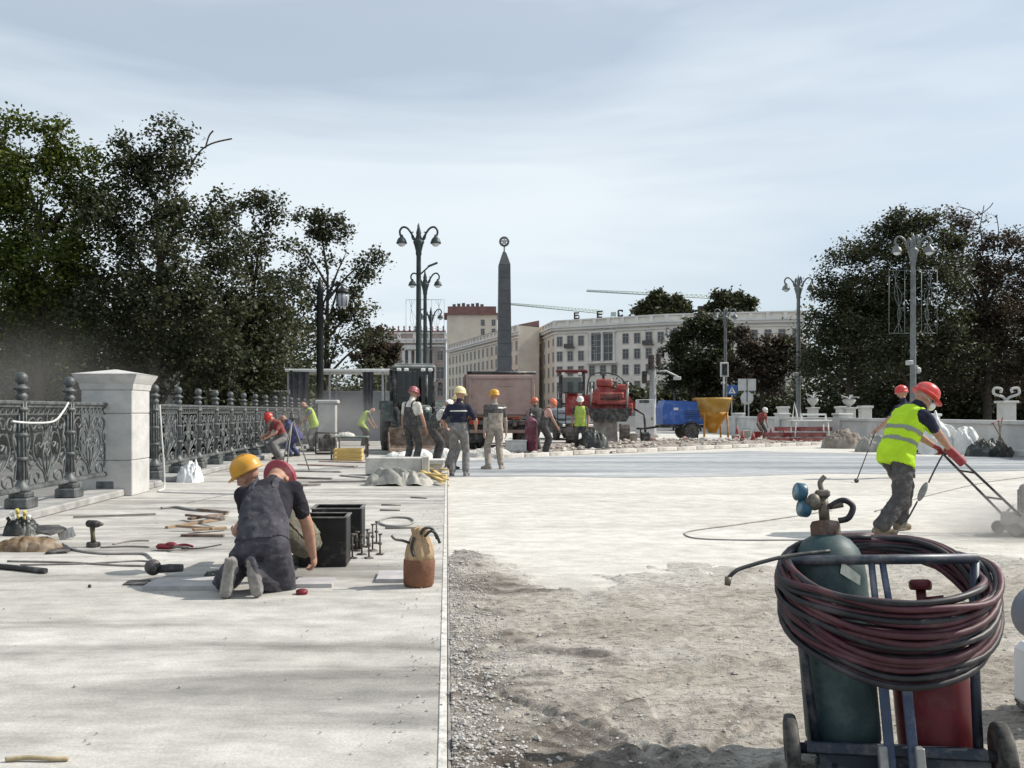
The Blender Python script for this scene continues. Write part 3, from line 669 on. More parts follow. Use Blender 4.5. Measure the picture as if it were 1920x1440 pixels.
navy = C('navy_cloth', (.022, .025, .045), .12); charcoal = C('charcoal_cloth', (.075, .072, .072), .25); greycl = C('grey_cloth', (.17, .165, .165), .35); dusk = C('dark_purple_cloth', (.026, .025, .032), .1)
overall = C('slate_overall', (.062, .06, .072), .2); whitecl = C('white_cloth', (.60, .57, .52), .1); beige = C('dusty_beige_cloth', (.30, .26, .22), .35); olive = C('olive_cloth', (.13, .12, .09), .3)
brownb = C('brown_boot', (.16, .125, .085), .4); darkboot = C('dark_boot', (.05, .048, .045), .4); dusty = C('dusty_grey_cloth', (.26, .25, .26), .5); redcl = C('red_cloth', (.24, .06, .06), .4); pinkcl = C('pink_cloth', (.50, .30, .26), .3)
bluecl = C('blue_cloth', (.07, .075, .16), .25)
hiviz = mat('hi_vis_yellow', (.44, .68, .025), .75, 0, .14, 5, bump=.2, bscale=60, spec=.2); hiviz_d = mat('hi_vis_dusty', (.38, .50, .09), .8, 0, .15, 5, dust=.2); stripe = mat('grey_reflective', (.22, .24, .20), .4, .2, .1, 9)
gloves = mat('red_glove', (.26, .035, .045), .7, 0, .2, 20)
vest = lambda m=None: ('vest', m or hiviz, .020, lambda v, x, d, t: (v > -.13) & (v < .535) & (np.abs(x) < np.where(v < .26, .26, .19)-.25*np.clip(v-.34, 0, .1)) & t('torso', 'pelvis', 'sleeve', 'thigh'))
vstripe = lambda a, b: ('reflective_stripe', stripe, .0245, lambda v, x, d, t: (v > a) & (v < b) & (np.abs(x) < .25) & t('torso', 'pelvis'))
def bib(mm, back=True, top=.40):
    return [('overalls_bib', mm, .009, lambda v, x, d, t: (v > -.02) & (v < top) & (np.abs(x) < .20-.33*np.clip(v-.10, 0, 1)) & t('torso', 'pelvis')),
            ('overalls_strap', mm, .010, lambda v, x, d, t: (v >= top-.03) & (v < .56) & (np.abs(np.abs(x)-.085) < .026) & t('torso'))]
# ------------------------------------------------------------------ the workers
fitA = dict(torso=navy, sleeve=navy, pelvis=charcoal, thigh=charcoal, shin=charcoal, boot=brownb, hand=gloves)
X, Y = at(1672, 1000, ZR)
hx = ox(1788, Y+.25)-X
W = person('worker in bright yellow hi-vis vest, red helmet and white mask pushing a floor grinder', (X, Y, ZR), R(-72), 1.82,
    pelvis=(.0, .06, .875), lean=28, headp=8, heady=-34, fit=fitA, helmet=M_helm['red'], vox=.0085, wr=.012, face=True, baggy=1.28, bulk=1.1,
    la=(-.15, .25, .09), ra=(.13, -.29, .09), khl=(-.1, 1, .2), khr=(.1, 1, 0), lw=(-.10, .70, .93), rw=(.13, .66, .92), ehr=(.8, -.4, -.6), ehl=(-.6, -.3, -.6),
    lcurl=1.3, rcurl=1.3, lhd=(.25, .8, -.5), rhd=(-.1, .85, -.5), lpn=(.2, -.3, -1), rpn=(-.2, -.3, -1),
    shells=[vest(), vstripe(.10, .15), vstripe(.225, .275)])
mk = MB(); hcw = W['head']; mk.sphere(hcw+W['MH'] @ Vector((0, .105, -.048)), .05, 14, 10, sc=(.95, .75, .95), M=W['MH']); part(W['root'], 'dust_mask', mk, mat('mask_white', (.75, .74, .72), .8, 0, .06, 20))
mk = MB(); mk.tube([hcw+W['MH'] @ Vector(p) for p in ((.045, .09, -.04), (.08, .02, -.02), (.075, -.06, .0))], .003, 5); part(W['root'], 'mask_strap', mk, MATS['mask_white'])
X, Y = at(1698, 897, ZR)
W13 = person('worker in dark clothes and red helmet standing half hidden behind the grinder operator', (X-.02, Y, ZR), R(20), 1.86, lean=3, side=-10, fit=dict(torso=navy, shin=charcoal, boot=darkboot), helmet=M_helm['red'], pelvis=(.1, 0, .94), heady=-50, la=(0.02, 0, .09), ra=(.24, .05, .09), lw=(-.42, .25, .95))

# two men kneeling over the paving
X, Y = at(492, 1120)
fitB = dict(torso=dusk, sleeve=dusk, pelvis=overall, thigh=overall, shin=overall, boot=greycl)
person('kneeling worker in dark overalls and maroon helmet bent over with his back turned', (X-.05, Y+.05, 0), R(-4), 1.84,
    pelvis=(.0, .13, .33), lean=46, headp=30, heady=-14, side=-7, fit=fitB, helmet=M_helm['maroon'], vox=.0085, wr=.010,
    la=(-.165, -.02, .185), ra=(-.02, .02, .185), ltoe=(-.12, -.16, -1), rtoe=(.28, -.2, -1), lup=(0, 1, 0), rup=(.0, 1, 0), khl=(-.35, 1, -.35), khr=(.75, 1, -.35),
    lw=(-.16, .72, .16), rw=(.25, .66, .13), ehr=(1, -.3, 0), ehl=(-.8, -.2, 0), curl=.9, shells=bib(overall), bulk=1.08)
X2, Y2 = ox(566, 7.25), 7.25
fitC = dict(torso=charcoal, sleeve=charcoal, pelvis=olive, thigh=olive, shin=olive, boot=olive)
person('worker in yellow helmet squatting beyond the kneeling man', (X2, Y2, 0), R(80), 1.78,
    pelvis=(.0, -.02, .25), lean=44, headp=-26, heady=-12, fit=fitC, helmet=M_helm['yellow'], vox=.0095, wr=.009, side=0,
    la=(-.20, .22, .09), ra=(.24, .06, .09), khl=(-.3, 1, .8), khr=(.3, .9, 1), lw=(-.05, .55, .30), rw=(.2, .50, .40), ehl=(-1.0, -.6, .35), ehr=(1, -.2, .3), curl=1.0, shells=bib(olive))

def stand(label, px, py, rz, fit, hel, z=0, **k):
    x, y = at(px, py, z); return person(label, (x, y, z), R(rz), fit=fit, helmet=M_helm[hel] if hel else None, **k)
st2 = [('reflective_band', mat('reflect_white', (.62, .60, .55), .5, 0, .1), .006, lambda v, x, d, t: (v > .36) & (v < .40) & t('torso'))]
def shinband(z0, z1):
    return []
G = 'workers standing in a knot by the dump truck'
stand('worker in white shirt, dark bib overalls and red helmet behind the concrete block', 770, 876, -35, dict(torso=whitecl, shin=charcoal, boot=darkboot), 'maroon', h=1.86, shells=bib(charcoal), headp=14, group=G, vox=.016, lw=(-.3, .12, .84), rw=(.31, .16, .84))
stand('worker in white helmet and pale shirt stooping towards the group', 818, 868, -70, dict(torso=whitecl, shin=charcoal, boot=darkboot), 'white', h=1.78, pelvis=(0, -.12, .90), lean=34, headp=15, group=G, vox=.016, shells=bib(charcoal), lw=(-.1, .45, .85), rw=(.12, .45, .80))
stand('worker in navy jacket, grey trousers and yellow helmet with his back turned', 860, 893, -6, dict(torso=navy, uarm=navy, farm=SKIN, shin=greycl, boot=greycl), 'cream', z=ZR, h=1.84, lean=2, headp=6, heady=-35, group=G, vox=.013, shells=st2, rw=(.33, .22, .98), lw=(-.28, .2, 1.0), la=(-.13, 0, .09), ra=(.14, .02, .09), bulk=1.08)
stand('worker in cream helmet mostly hidden behind the man in the navy jacket', 843, 880, -60, dict(torso=charcoal, shin=greycl, boot=darkboot), 'cream', z=ZR, h=1.74, group=G, vox=.016, lean=12)
stand('worker in dusty beige overalls and yellow helmet on the grey strip', 928, 880, 12, dict(torso=beige, sleeve=charcoal, uarm=beige, farm=beige, shin=beige, boot=beige), 'yellow', z=ZR, h=1.84, lean=1, headp=4, group=G, vox=.013, rw=(.27, .02, .82), lw=(-.26, -.03, .82), la=(-.15, 0, .09), ra=(.15, .03, .09), ltoe=(-.6, .6, 0), rtoe=(.5, .8, 0), bulk=1.1,
    shells=[('yoke', charcoal, .008, lambda v, x, d, t: (v > .33) & (v < .53) & t('torso')), ('reflective_patch', mat('reflect_white', (.62, .60, .55)), .014, lambda v, x, d, t: (v > .42) & (v < .47) & (x > .02) & (d < 0) & t('torso'))])
G2 = 'workers beyond the grey strip'
stand('worker in pink shirt, dark overalls and orange helmet leaning beside the gas bottle', 1022, 852, -80, dict(torso=pinkcl, shin=charcoal, boot=darkboot), 'orange', z=ZR, h=1.82, lean=18, pelvis=(0, -.06, .93), headp=20, group=G2, vox=.018, rw=(.25, .34, .80), shells=bib(charcoal))
stand('worker in orange helmet half hidden beside the dump truck tailgate', 1006, 848, 30, dict(torso=charcoal, shin=charcoal, boot=darkboot), 'orange', z=ZR, h=1.80, group=G2, vox=.02)
stand('worker in pale helmet and yellow green vest standing by the black tarp', 1088, 845, 170, dict(torso=charcoal, shin=charcoal, boot=darkboot), 'white', z=ZR, h=1.86, lean=4, group=G2, vox=.016, shells=[vest(hiviz_d)], face=True)
G3 = 'workers around the shelter'
stand('bareheaded worker in yellow vest bending over beside the grey site wall', 682, 836, -60, dict(torso=greycl, shin=charcoal, boot=darkboot), None, h=1.74, pelvis=(0, -.12, .88), lean=38, headp=25, group=G3, vox=.02, shells=[vest(hiviz_d)], lw=(-.15, .45, .75), rw=(.15, .45, .72))
stand('worker in yellow vest stooping under the hanging grey tarp', 585, 846, 100, dict(torso=greycl, shin=greycl, boot=darkboot), None, h=1.76, pelvis=(0, -.08, .92), lean=24, headp=20, group=G3, vox=.02, shells=[vest(hiviz_d)], lw=(-.15, .42, .85), rw=(.15, .40, .9))
stand('worker in red shirt crouching beside the iron fence', 524, 862, 130, dict(torso=redcl, shin=greycl, boot=darkboot), 'red', h=1.72, pelvis=(0, -.12, .62), lean=32, headp=20, group=G3, vox=.02, la=(-.16, .05, .09), ra=(.17, -.05, .09), lw=(-.12, .45, .62), rw=(.12, .45, .65))
stand('worker in blue clothes crouching between the red shirt and the shelter', 552, 856, 80, dict(torso=bluecl, shin=bluecl, boot=darkboot), None, h=1.72, pelvis=(0, -.12, .60), lean=36, headp=15, group=G3, vox=.02, la=(-.16, .05, .09), ra=(.17, -.05, .09), lw=(-.12, .45, .55), rw=(.12, .45, .5))
stand('worker in white helmet bent among the red beams', 1428, 826, 200, dict(torso=redcl, shin=charcoal, boot=darkboot), 'white', z=ZR, h=1.7, pelvis=(0, -.12, .85), lean=25, group=G2, vox=.022)
# ------------------------------------------------------------------ vehicles and plant on the site
tyre = mat('tyre_rubber', (.025, .025, .025), .9, 0, .3, 20, dust=.5, dustcol=(.30, .28, .25)); black = mat('black_steel', (.03, .03, .032), .5, .2, .3, 6, dust=.3)
chass = mat('chassis_dark', (.06, .05, .045), .8, .1, .3, 5, dust=.4); glass = glassmat('dark_glass', (.05, .06, .065), .1); steel = mat('dull_steel', (.32, .32, .32), .5, .6, .3, 8, dust=.3)
galv = mat('galvanised', (.42, .43, .43), .6, .3, .2, 8); lampw = mat('lamp_lens', (.7, .7, .66), .2, 0, .1); lampr = mat('tail_lens', (.35, .02, .02), .25)
def wheel(parent, c, r, wd, hub=None, n=24, knobs=True):
    o = link('wheel', None, parent, c); t = MB()
    M = Matrix.Rotation(R(90), 3, 'Y')
    t.lathe([(r*.58, -wd*.42), (r*.80, -wd*.5), (r*.96, -wd*.40), (r, -wd*.2), (r, wd*.2), (r*.96, wd*.40), (r*.80, wd*.5), (r*.58, wd*.42)], n, M=M)
    for k in range(18 if knobs else 0):
        a = k*math.pi/9
        for q in (-1, 1): t.box((q*wd*.22, r*math.cos(a+q*.09), r*math.sin(a+q*.09)), (wd*.42, r*.11, r*.07), M=Matrix.Rotation(a+q*.09, 3, 'X'))
    part(o, 'tyre', t, tyre)
    t = MB(); t.lathe([(r*.2, -wd*.36), (r*.5, -wd*.30), (r*.59, -wd*.43), (r*.59, wd*.43), (r*.5, wd*.30), (r*.2, wd*.36)], n, M=M); part(o, 'rim', t, hub or steel)
    return o
# --- tractor with loader bucket, nose towards us
Yt = 29.0; s = F/Yt; tx = ox(778, Yt)
T = thing('tractor', 'dark green tractor with glass cab and front bucket behind the standing workers', 'tractor', (tx, Yt, 0), R(8))
tg = mat('tractor_green', (.03, .055, .045), .5, .1, .3, 4, dust=.35)
b = MB(); b.box((0, -.55, 1.15), (.80, 1.7, .75), bev=.10); b.box((0, -1.42, 1.1), (.66, .08, .6), bev=.03); b.box((0, -.1, .72), (.6, 3.0, .32), bev=.04); part(T, 'bonnet', b, tg)
b = MB(); [b.box((0, -1.47, .9+.09*i), (.56, .03, .03)) for i in range(6)]; part(T, 'grille', b, black)
b = MB(); b.box((0, .95, 2.80), (1.42, 1.62, .13), bev=.05); b.box((0, .95, 2.88), (1.3, 1.5, .06), bev=.02); rf = part(T, 'roof', b, mat('roof_grey', (.16, .18, .175), .6, 0, .2, 3, dust=.3))
for x in (-.52, -.28, .28, .52):
    b = MB(); b.box((x, .11, 2.70), (.15, .09, .1), bev=.02); part(rf, 'worklight', b, lampw)
for x in (-.66, .66):
    for y in (.22, 1.7):
        b = MB(); b.tube([(x*.95, y, 1.15), (x, y, 2.76)], .07, 6); part(T, 'cab_post', b, black)
b = MB(); b.box((0, .22, 1.2), (1.25, .05, .14)); b.box((0, .95, 1.05), (1.3, 1.5, .25), bev=.03); part(T, 'cab_floor', b, black)
for nm, c, d in (('windscreen', (0, .21, 2.0), (1.22, .012, 1.45)), ('side_glass', (-.64, .95, 2.0), (.012, 1.4, 1.4)), ('side_glass', (.64, .95, 2.0), (.012, 1.4, 1.4)), ('rear_glass', (0, 1.71, 2.0), (1.22, .012, 1.4))):
    b = MB(); b.box(c, d); g_ = bpy.data.materials.get('cab_glass')
    if not g_:
        g_ = bpy.data.materials.new('cab_glass'); g_.use_nodes = True; q = g_.node_tree; q.nodes.remove(q.nodes['Principled BSDF'])
        tr_ = N(q, 'ShaderNodeBsdfTransparent'); tr_.inputs[0].default_value = (.42, .45, .45, 1); gl = N(q, 'ShaderNodeBsdfGlossy'); gl.inputs['Roughness'].default_value = .05
        lw_ = N(q, 'ShaderNodeFresnel'); mxs = N(q, 'ShaderNodeMixShader'); L(q, lw_.outputs[0], mxs.inputs[0]); L(q, tr_.outputs[0], mxs.inputs[1]); L(q, gl.outputs[0], mxs.inputs[2]); L(q, mxs.outputs[0], q.nodes['Material Output'].inputs[0])
    part(T, nm, b, g_)
b = MB(); b.box((0, 1.1, 1.5), (.5, .16, .65), bev=.05); b.box((0, .95, 1.25), (.5, .5, .14), bev=.05); part(T, 'seat', b, black)
b = MB(); b.tube([(.26*math.cos(a), .55+.1*math.sin(a), 1.62+.24*math.sin(a)) for a in np.linspace(0, 6.28, 19)[:-1]], .02, 6, True); part(T, 'steering_wheel', b, black)
for x in (-.82, .82): wheel(T, (x, 1.15, .80), .80, .44, mat('rim_dusty', (.40, .36, .26), .6, 0, .2))
for x in (-.72, .72): wheel(T, (x, -.95, .50), .50, .30, MATS['rim_dusty'])
b = MB()
for x in (-.62, .62): b.tube([(x, .3, 1.45), (x, -1.0, 1.25), (x, -1.75, .55)], .07, 6)
b.tube([(-.62, -1.0, 1.2), (.62, -1.0, 1.2)], .05, 6); part(T, 'loader_arm', b, black)
b = MB(); b.prism([(-2.5, .08), (-1.75, .1), (-1.62, .4), (-1.72, .82), (-1.85, .82), (-1.8, .42), (-1.9, .2), (-2.5, .12)], -1.0, 1.0, 'x')
for x in (-1.0, 1.0): b.prism([(-2.45, .1), (-1.72, .1), (-1.62, .4), (-1.74, .8)], x-.02, x+.02, 'x')
part(T, 'bucket', b, mat('bucket_rust', (.13, .085, .06), .8, .2, .35, 5, dust=.4))
for x in (-.86, .86):
    b = MB(); b.tube([(x*.8, .2, 2.3), (x, .1, 2.4), (x, .1, 2.2)], .015, 5); b.box((x, .08, 2.15), (.16, .04, .28), bev=.02); part(T, 'mirror', b, black)
b = MB(); b.tube([(.3, -.7, 1.5), (.3, -.7, 2.5)], .045, 8); part(T, 'exhaust', b, black)
for x in (-.24, .24):
    b = MB(); b.sphere((x, -1.46, 1.38), .07, 10, 8, sc=(1, .4, 1)); part(T, 'headlight', b, lampw)
for x in (-.82, .82):
    b = MB(); b.prism([(.2, 1.0), (.35, 1.45), (.7, 1.68), (1.5, 1.68), (1.9, 1.45), (1.9, 1.38), (1.5, 1.60), (.7, 1.60), (.42, 1.4), (.26, 1.0)], x-.25, x+.25, 'x'); part(T, 'mudguard', b, tg)
# --- dump truck, tailgate towards us
Yd = 32.0; dx = ox(940, Yd)
D = thing('dump_truck', 'dusty pinkish brown dump truck parked with its tailgate facing the site', 'truck', (dx, Yd, ZR), 0)
bed = mat('bed_paint', (.34, .22, .19), .75, 0, .18, 2.2, dust=.6, dustcol=(.42, .36, .33)); rib = mat('bed_rib', (.26, .17, .145), .8, 0, .2, 3, dust=.5, dustcol=(.40, .34, .31))
b = MB()
for x in (-1.24, 1.24): b.prism([(0, 1.25), (4.6, 1.25), (4.6, 2.85), (-.15, 2.72)], x-.03, x+.03, 'x')
b.box((0, 4.6, 2.05), (2.5, .06, 1.65)); b.box((0, 2.3, 1.22), (2.5, 4.7, .08)); b.box((0, 5.0, 2.9), (2.5, .9, .05)); part(D, 'bed', b, bed)
b = MB(); b.box((0, -.06, 1.98), (2.42, .05, 1.42)); 
for z in (1.32, 2.62): b.box((0, -.1, z), (2.42, .09, .12), bev=.015)
for x in (-1.15, 1.15): b.box((x, -.1, 1.97), (.11, .085, 1.2), bev=.015)
b.box((.15, -.105, 2.32), (.55, .03, .05)); tgp = part(D, 'tailgate', b, bed)
for x in (-.95, .95):
    b = MB(); b.box((x, -.14, 1.30), (.10, .09, .2), bev=.01); part(tgp, 'latch', b, rib)
b = MB(); b.tube([(-1.25, -.05, 2.78), (1.25, -.05, 2.78)], .055, 8); part(D, 'tarp_roll', b, black)
for y in (.6, 1.6, 2.6, 3.6):
    for x in (-1.29, 1.29):
        b = MB(); b.box((x, y, 2.0), (.07, .12, 1.45), bev=.01); part(D, 'side_rib', b, rib)
b = MB(); 
for x in (-.42, .42): b.box((x, 2.6, .98), (.12, 7.2, .26))
b.box((0, -.35, .98), (2.3, .14, .16), bev=.02); b.box((0, .2, .8), (.9, .2, .3)); part(D, 'chassis', b, chass)
b = MB(); b.box((0, -.44, .66), (2.35, .08, .12), bev=.02); part(D, 'underrun_bar', b, rib)
for x in (-1.0, 1.0):
    b = MB(); b.box((x, -.44, .98), (.36, .06, .13), bev=.01); part(D, 'tail_light', b, lampr)
    b = MB(); b.box((x, -.25, .55), (.55, .02, .6)); part(D, 'mudflap', b, black)
for y in (.65, 2.0):
    for x in (-1.05, -.72, .72, 1.05): wheel(D, (x, y, .52), .52, .28, chass, 18)
b = MB(); b.box((0, 6.2, 1.9), (2.4, 1.5, 1.9), bev=.12); part(D, 'cab', b, mat('cab_orange', (.40, .10, .04), .4, 0, .15, 3, dust=.3))
for x in (-1.05, 1.05): wheel(D, (x, 6.2, .52), .52, .32, chass, 18)
# --- red paving machine
Ym = 38.5; mxx = ox(1114, Ym)
Mr = thing('paving_machine', 'red road machine with black framed cab and dark hopper beyond the workers', 'machine', (mxx, Ym, ZR), R(-10))
red = mat('machine_red', (.23, .022, .02), .5, 0, .25, 3, dust=.25)
b = MB(); b.prism([(-1.2, 1.2), (1.55, 1.2), (1.75, 1.7), (1.3, 2.25), (.2, 2.45), (-.2, 2.1), (-1.2, 2.0)], -.9, 1.6, 'y'); part(Mr, 'hull', b, red)
b = MB(); b.box((.75, -.95, 2.05), (1.0, .12, .28), bev=.05); b.box((.75, -1.0, 1.75), (1.3, .18, .2), bev=.05); b.box((.45, -.3, 2.6), (.7, .9, .35), bev=.06); b.box((1.2, -.2, 2.4), (.5, .8, .3), bev=.06); b.box((.1, -.93, 1.95), (.4, .1, .5), bev=.03); b.box((1.45, -.93, 1.5), (.35, .12, .45), bev=.04); part(Mr, 'cowl', b, mat('machine_red_pale', (.30, .05, .04), .5, 0, .2, 3, dust=.3))
b = MB()
for x in (-1.45, -.45):
    for y in (-.7, .6): b.box((x, y, 2.35), (.09, .09, 1.5))
b.box((-.95, -.7, 2.2), (1.0, .06, .06)); b.box((-.95, -.05, 1.7), (1.0, 1.3, .1)); cabm = part(Mr, 'cab_frame', b, black)
b = MB(); b.box((-.95, -.05, 3.12), (1.35, 1.7, .10), bev=.03); part(Mr, 'roof', b, mat('machine_roof', (.12, .02, .02), .6, 0, .3))
b = MB(); b.box((-.95, -.72, 2.5), (.86, .012, .7)); part(Mr, 'windscreen', b, bpy.data.materials['cab_glass'])
b = MB(); b.box((-.95, .2, 2.0), (.5, .5, .5), bev=.06); part(Mr, 'seat', b, red)
b = MB(); b.prism([(-.25, 1.5), (1.6, 1.5), (1.35, .95), (0, .95)], -1.6, -.85, 'y'); part(Mr, 'hopper', b, black)
b = MB(); b.prism([(-.05, .95), (.95, .95), (1.0, .05), (.1, .05)], -1.45, -1.35, 'y'); part(Mr, 'chute_plate', b, mat('chute_grey', (.16, .15, .15), .7, .2, .3, 4, dust=.5))
for x in (-1.0, 1.3):
    b = MB(); tr_ = []
    for a in np.linspace(-90, 90, 8): tr_.append((1.0+.38*math.cos(R(a)), .42+.40*math.sin(R(a))))
    for a in np.linspace(90, 270, 8): tr_.append((-.7+.38*math.cos(R(a)), .42+.40*math.sin(R(a))))
    b.prism(tr_, x-.2, x+.2, 'x'); part(Mr, 'track', b, chass)
b = MB(); b.tube([(1.5, -.6, 1.6), (2.1, -.9, 1.25), (2.15, -.9, .5)], .05, 7); b.box((2.15, -.9, .3), (.4, .5, .4), bev=.05); part(Mr, 'side_arm', b, black)
b = MB(); [b.box((.75, -1.13, 1.88+.06*i), (.8, .03, .025)) for i in range(4)]; part(Mr, 'grille', b, black)
for x in (-.15, 1.35):
    b = MB(); b.tube([(x, -.98, 1.35), (x+.05, -1.3, 2.35)], .05, 7); b.tube([(x+.03, -1.2, 2.0), (x+.06, -1.36, 2.6)], .03, 6); part(Mr, 'hydraulic_ram', b, steel)
b = MB(); [b.tube([(-1.55, -.75, .4+.3*i), (-1.2, -.75, .4+.3*i)], .025, 5) for i in range(5)]; b.tube([(-1.55, -.75, .3), (-1.55, -.75, 2.2)], .025, 5); b.tube([(-1.2, -.75, .3), (-1.2, -.75, 2.2)], .025, 5); part(Mr, 'ladder', b, black)
b = MB(); b.tube(bez([(-.3, -.85, 2.1), (-.1, -.9, 2.95), (.9, -.9, 2.95), (1.4, -.6, 2.5)], 5), .03, 6); part(Mr, 'handrail', b, black)
b = MB(); b.tube([(.4, .4, 2.4), (.4, .4, 3.0), (.45, .4, 3.1)], .06, 8); part(Mr, 'exhaust', b, black)
for x in (-1.3, -.6):
    b = MB(); b.box((x, -.85, 3.0), (.16, .1, .12), bev=.02); part(Mr, 'worklight', b, lampw)
# --- blue compressor trailer
Yc = 42.5; X0, X1 = ox(1236, Yc), ox(1312, Yc); wd = X1-X0
Cc = thing('compressor', 'blue towable compressor on a small wheeled trailer', 'compressor', ((X0+X1)/2, Yc, ZR+.05), 0)
blue = mat('compressor_blue', (.03, .10, .36), .45, 0, .2, 3, dust=.2)
b = MB(); b.prism([(-wd/2, .72), (wd/2, .72), (wd/2+.02, 1.15), (wd/2-.12, 1.78), (-wd/2+.12, 1.86), (-wd/2-.01, 1.5)], -.7, .7, 'y'); can = part(Cc, 'canopy', b, blue)
b = MB(); b.box((-.35, -.71, 1.45), (.22, .02, .12)); part(can, 'label_plate', b, mat('plate_white', (.6, .6, .6), .6))
b = MB(); [b.box((.4, -.71, 1.0+.09*i), (.7, .02, .03)) for i in range(5)]; part(can, 'vent', b, mat('vent_dark_blue', (.015, .03, .1), .6))
b = MB(); b.tube([(-.2, -.6, 1.86), (.2, -.6, 1.84)], .02, 6); b.tube([(0, 0, 1.86), (0, 0, 2.0)], .03, 6); part(can, 'lifting_eye', b, black)
b = MB(); b.box((0, 0, .62), (wd+.1, 1.2, .14)); b.tube([(-wd/2, 0, .6), (-wd/2-.7, 0, .5), (-wd/2-1.1, 0, .5)], .05, 8); b.tube([(-wd/2-.9, 0, .5), (-wd/2-.9, 0, .0)], .035, 8); b.tube([(wd/2-.1, 0, .6), (wd/2-.1, 0, 0)], .03, 6); part(Cc, 'drawbar_frame', b, black)
for y in (-.78, .78): wheel(Cc, (.35, y, .36), .36, .2, lampw, 18).rotation_euler = (0, 0, R(90))
for y in (-.78, .78):
    b = MB(); b.tube([(.35+.46*math.cos(a), y, .36+.46*math.sin(a)) for a in np.linspace(.1, 3.04, 10)], .05, 6); part(Cc, 'mudguard', b, black)
# --- yellow concrete hopper
Yh = 42.0; hx_ = ox(1336, Yh)
Hh = thing('concrete_hopper', 'yellow funnel shaped concrete hopper on steel legs beside the blue compressor', 'hopper', (hx_, Yh, ZR+.05))
yel = mat('hopper_yellow', (.42, .19, .012), .6, 0, .2, 3, dust=.25); yel2 = mat('hopper_yellow_pale', (.46, .27, .05), .7, 0, .2, 3, dust=.35)
b = MB(); b.lathe([(.86, 1.98), (.88, 1.90), (.84, 1.86), (.74, 1.30), (.70, 1.30), (.80, 1.88), (.82, 1.98)], 20); part(Hh, 'rim_band', b, yel2)
b = MB(); b.lathe([(.74, 1.30), (.62, 1.05), (.24, .42), (.2, .3), (.18, .3), (.22, .44), (.6, 1.05), (.7, 1.32)], 20); part(Hh, 'funnel', b, yel)
for a in (45, 135, 225, 315):
    b = MB(); c_, s_ = math.cos(R(a)), math.sin(R(a)); b.tube([(.74*c_, .74*s_, 1.3), (.80*c_, .80*s_, 0)], .045, 6); part(Hh, 'leg', b, yel)
b = MB(); b.box((.88, 0, 1.9), (.12, .2, .1)); b.box((-.88, 0, 1.9), (.12, .2, .1)); part(Hh, 'lug', b, yel)
# --- dark car
def car(label, loc, rz, paint, sc=1.0):
    c = thing('parked_car', label, 'car', loc, rz, sc=sc)
    low = [(-2.15, .32), (2.1, .32), (2.2, .55), (2.12, .80), (1.1, .98), (.5, 1.02), (-1.9, 1.05), (-2.18, .95), (-2.22, .6)]
    up = [(1.05, .97), (.35, 1.42), (-.3, 1.52), (-1.3, 1.48), (-1.95, 1.04)]
    b = MB(); b.prism(low, -.88, .88, 'x'); n = len(up)
    vs = [(x*s_, y, z) for s_, in ((.86,), (-.86,)) for y, z in up]
    vs = [((q*(.86 if z < 1.1 else .68)), y, z) for q in (1, -1) for y, z in up]
    b.add(vs, [tuple(range(n)), tuple(range(2*n-1, n-1, -1))]+[(i, i+1, n+i+1, n+i) for i in range(n-1)]+[(n-1, 0, n, 2*n-1)]); part(c, 'body', b, paint)
    b = MB(); b.add([(q*.70+0, y, z) for q in (-1, 1) for y, z in ((1.07, 1.0), (.38, 1.40))], [(0, 1, 3, 2)]); part(c, 'windscreen', b, glass, loc=(0, .03, .012))
    b = MB(); b.add([(q*.70, y, z) for q in (-1, 1) for y, z in ((-1.96, 1.08), (-1.36, 1.45))], [(0, 1, 3, 2)]); part(c, 'rear_window', b, glass, loc=(0, -.03, .012))
    for q in (-1, 1):
        b = MB(); b.add([(q*.86, .9, 1.05), (q*.705, .32, 1.40), (q*.70, -.3, 1.46), (q*.70, -1.2, 1.43), (q*.86, -1.7, 1.07)], [(0, 1, 2, 3, 4)]); part(c, 'side_window', b, glass, loc=(q*.012, 0, 0))
        b = MB(); b.box((q*.66, 2.15, .68), (.34, .1, .15), bev=.04); part(c, 'headlight', b, lampw)
        b = MB(); b.box((q*.70, -2.2, .82), (.26, .06, .18), bev=.02); part(c, 'tail_light', b, lampr)
        for y in (-1.35, 1.35): wheel(c, (q*.80, y, .32), .32, .2, steel, 18)
        b = MB(); b.box((q*.95, .75, 1.05), (.14, .08, .1), bev=.03); part(c, 'mirror', b, paint)
    b = MB(); b.box((0, 2.18, .42), (1.6, .1, .2), bev=.04); part(c, 'bumper', b, black)
    return c
car('dark green car parked beyond the orange helmeted workers', (ox(1052, 44), 44, ZR+.02), R(195), mat('car_dark', (.03, .038, .035), .3, 0, .1, 2, dust=.2))
car('light car parked further back behind the red machine', (ox(1175, 62), 62, ZR+.02), R(100), mat('car_silver', (.40, .39, .38), .35, .2, .1, 2, dust=.1))

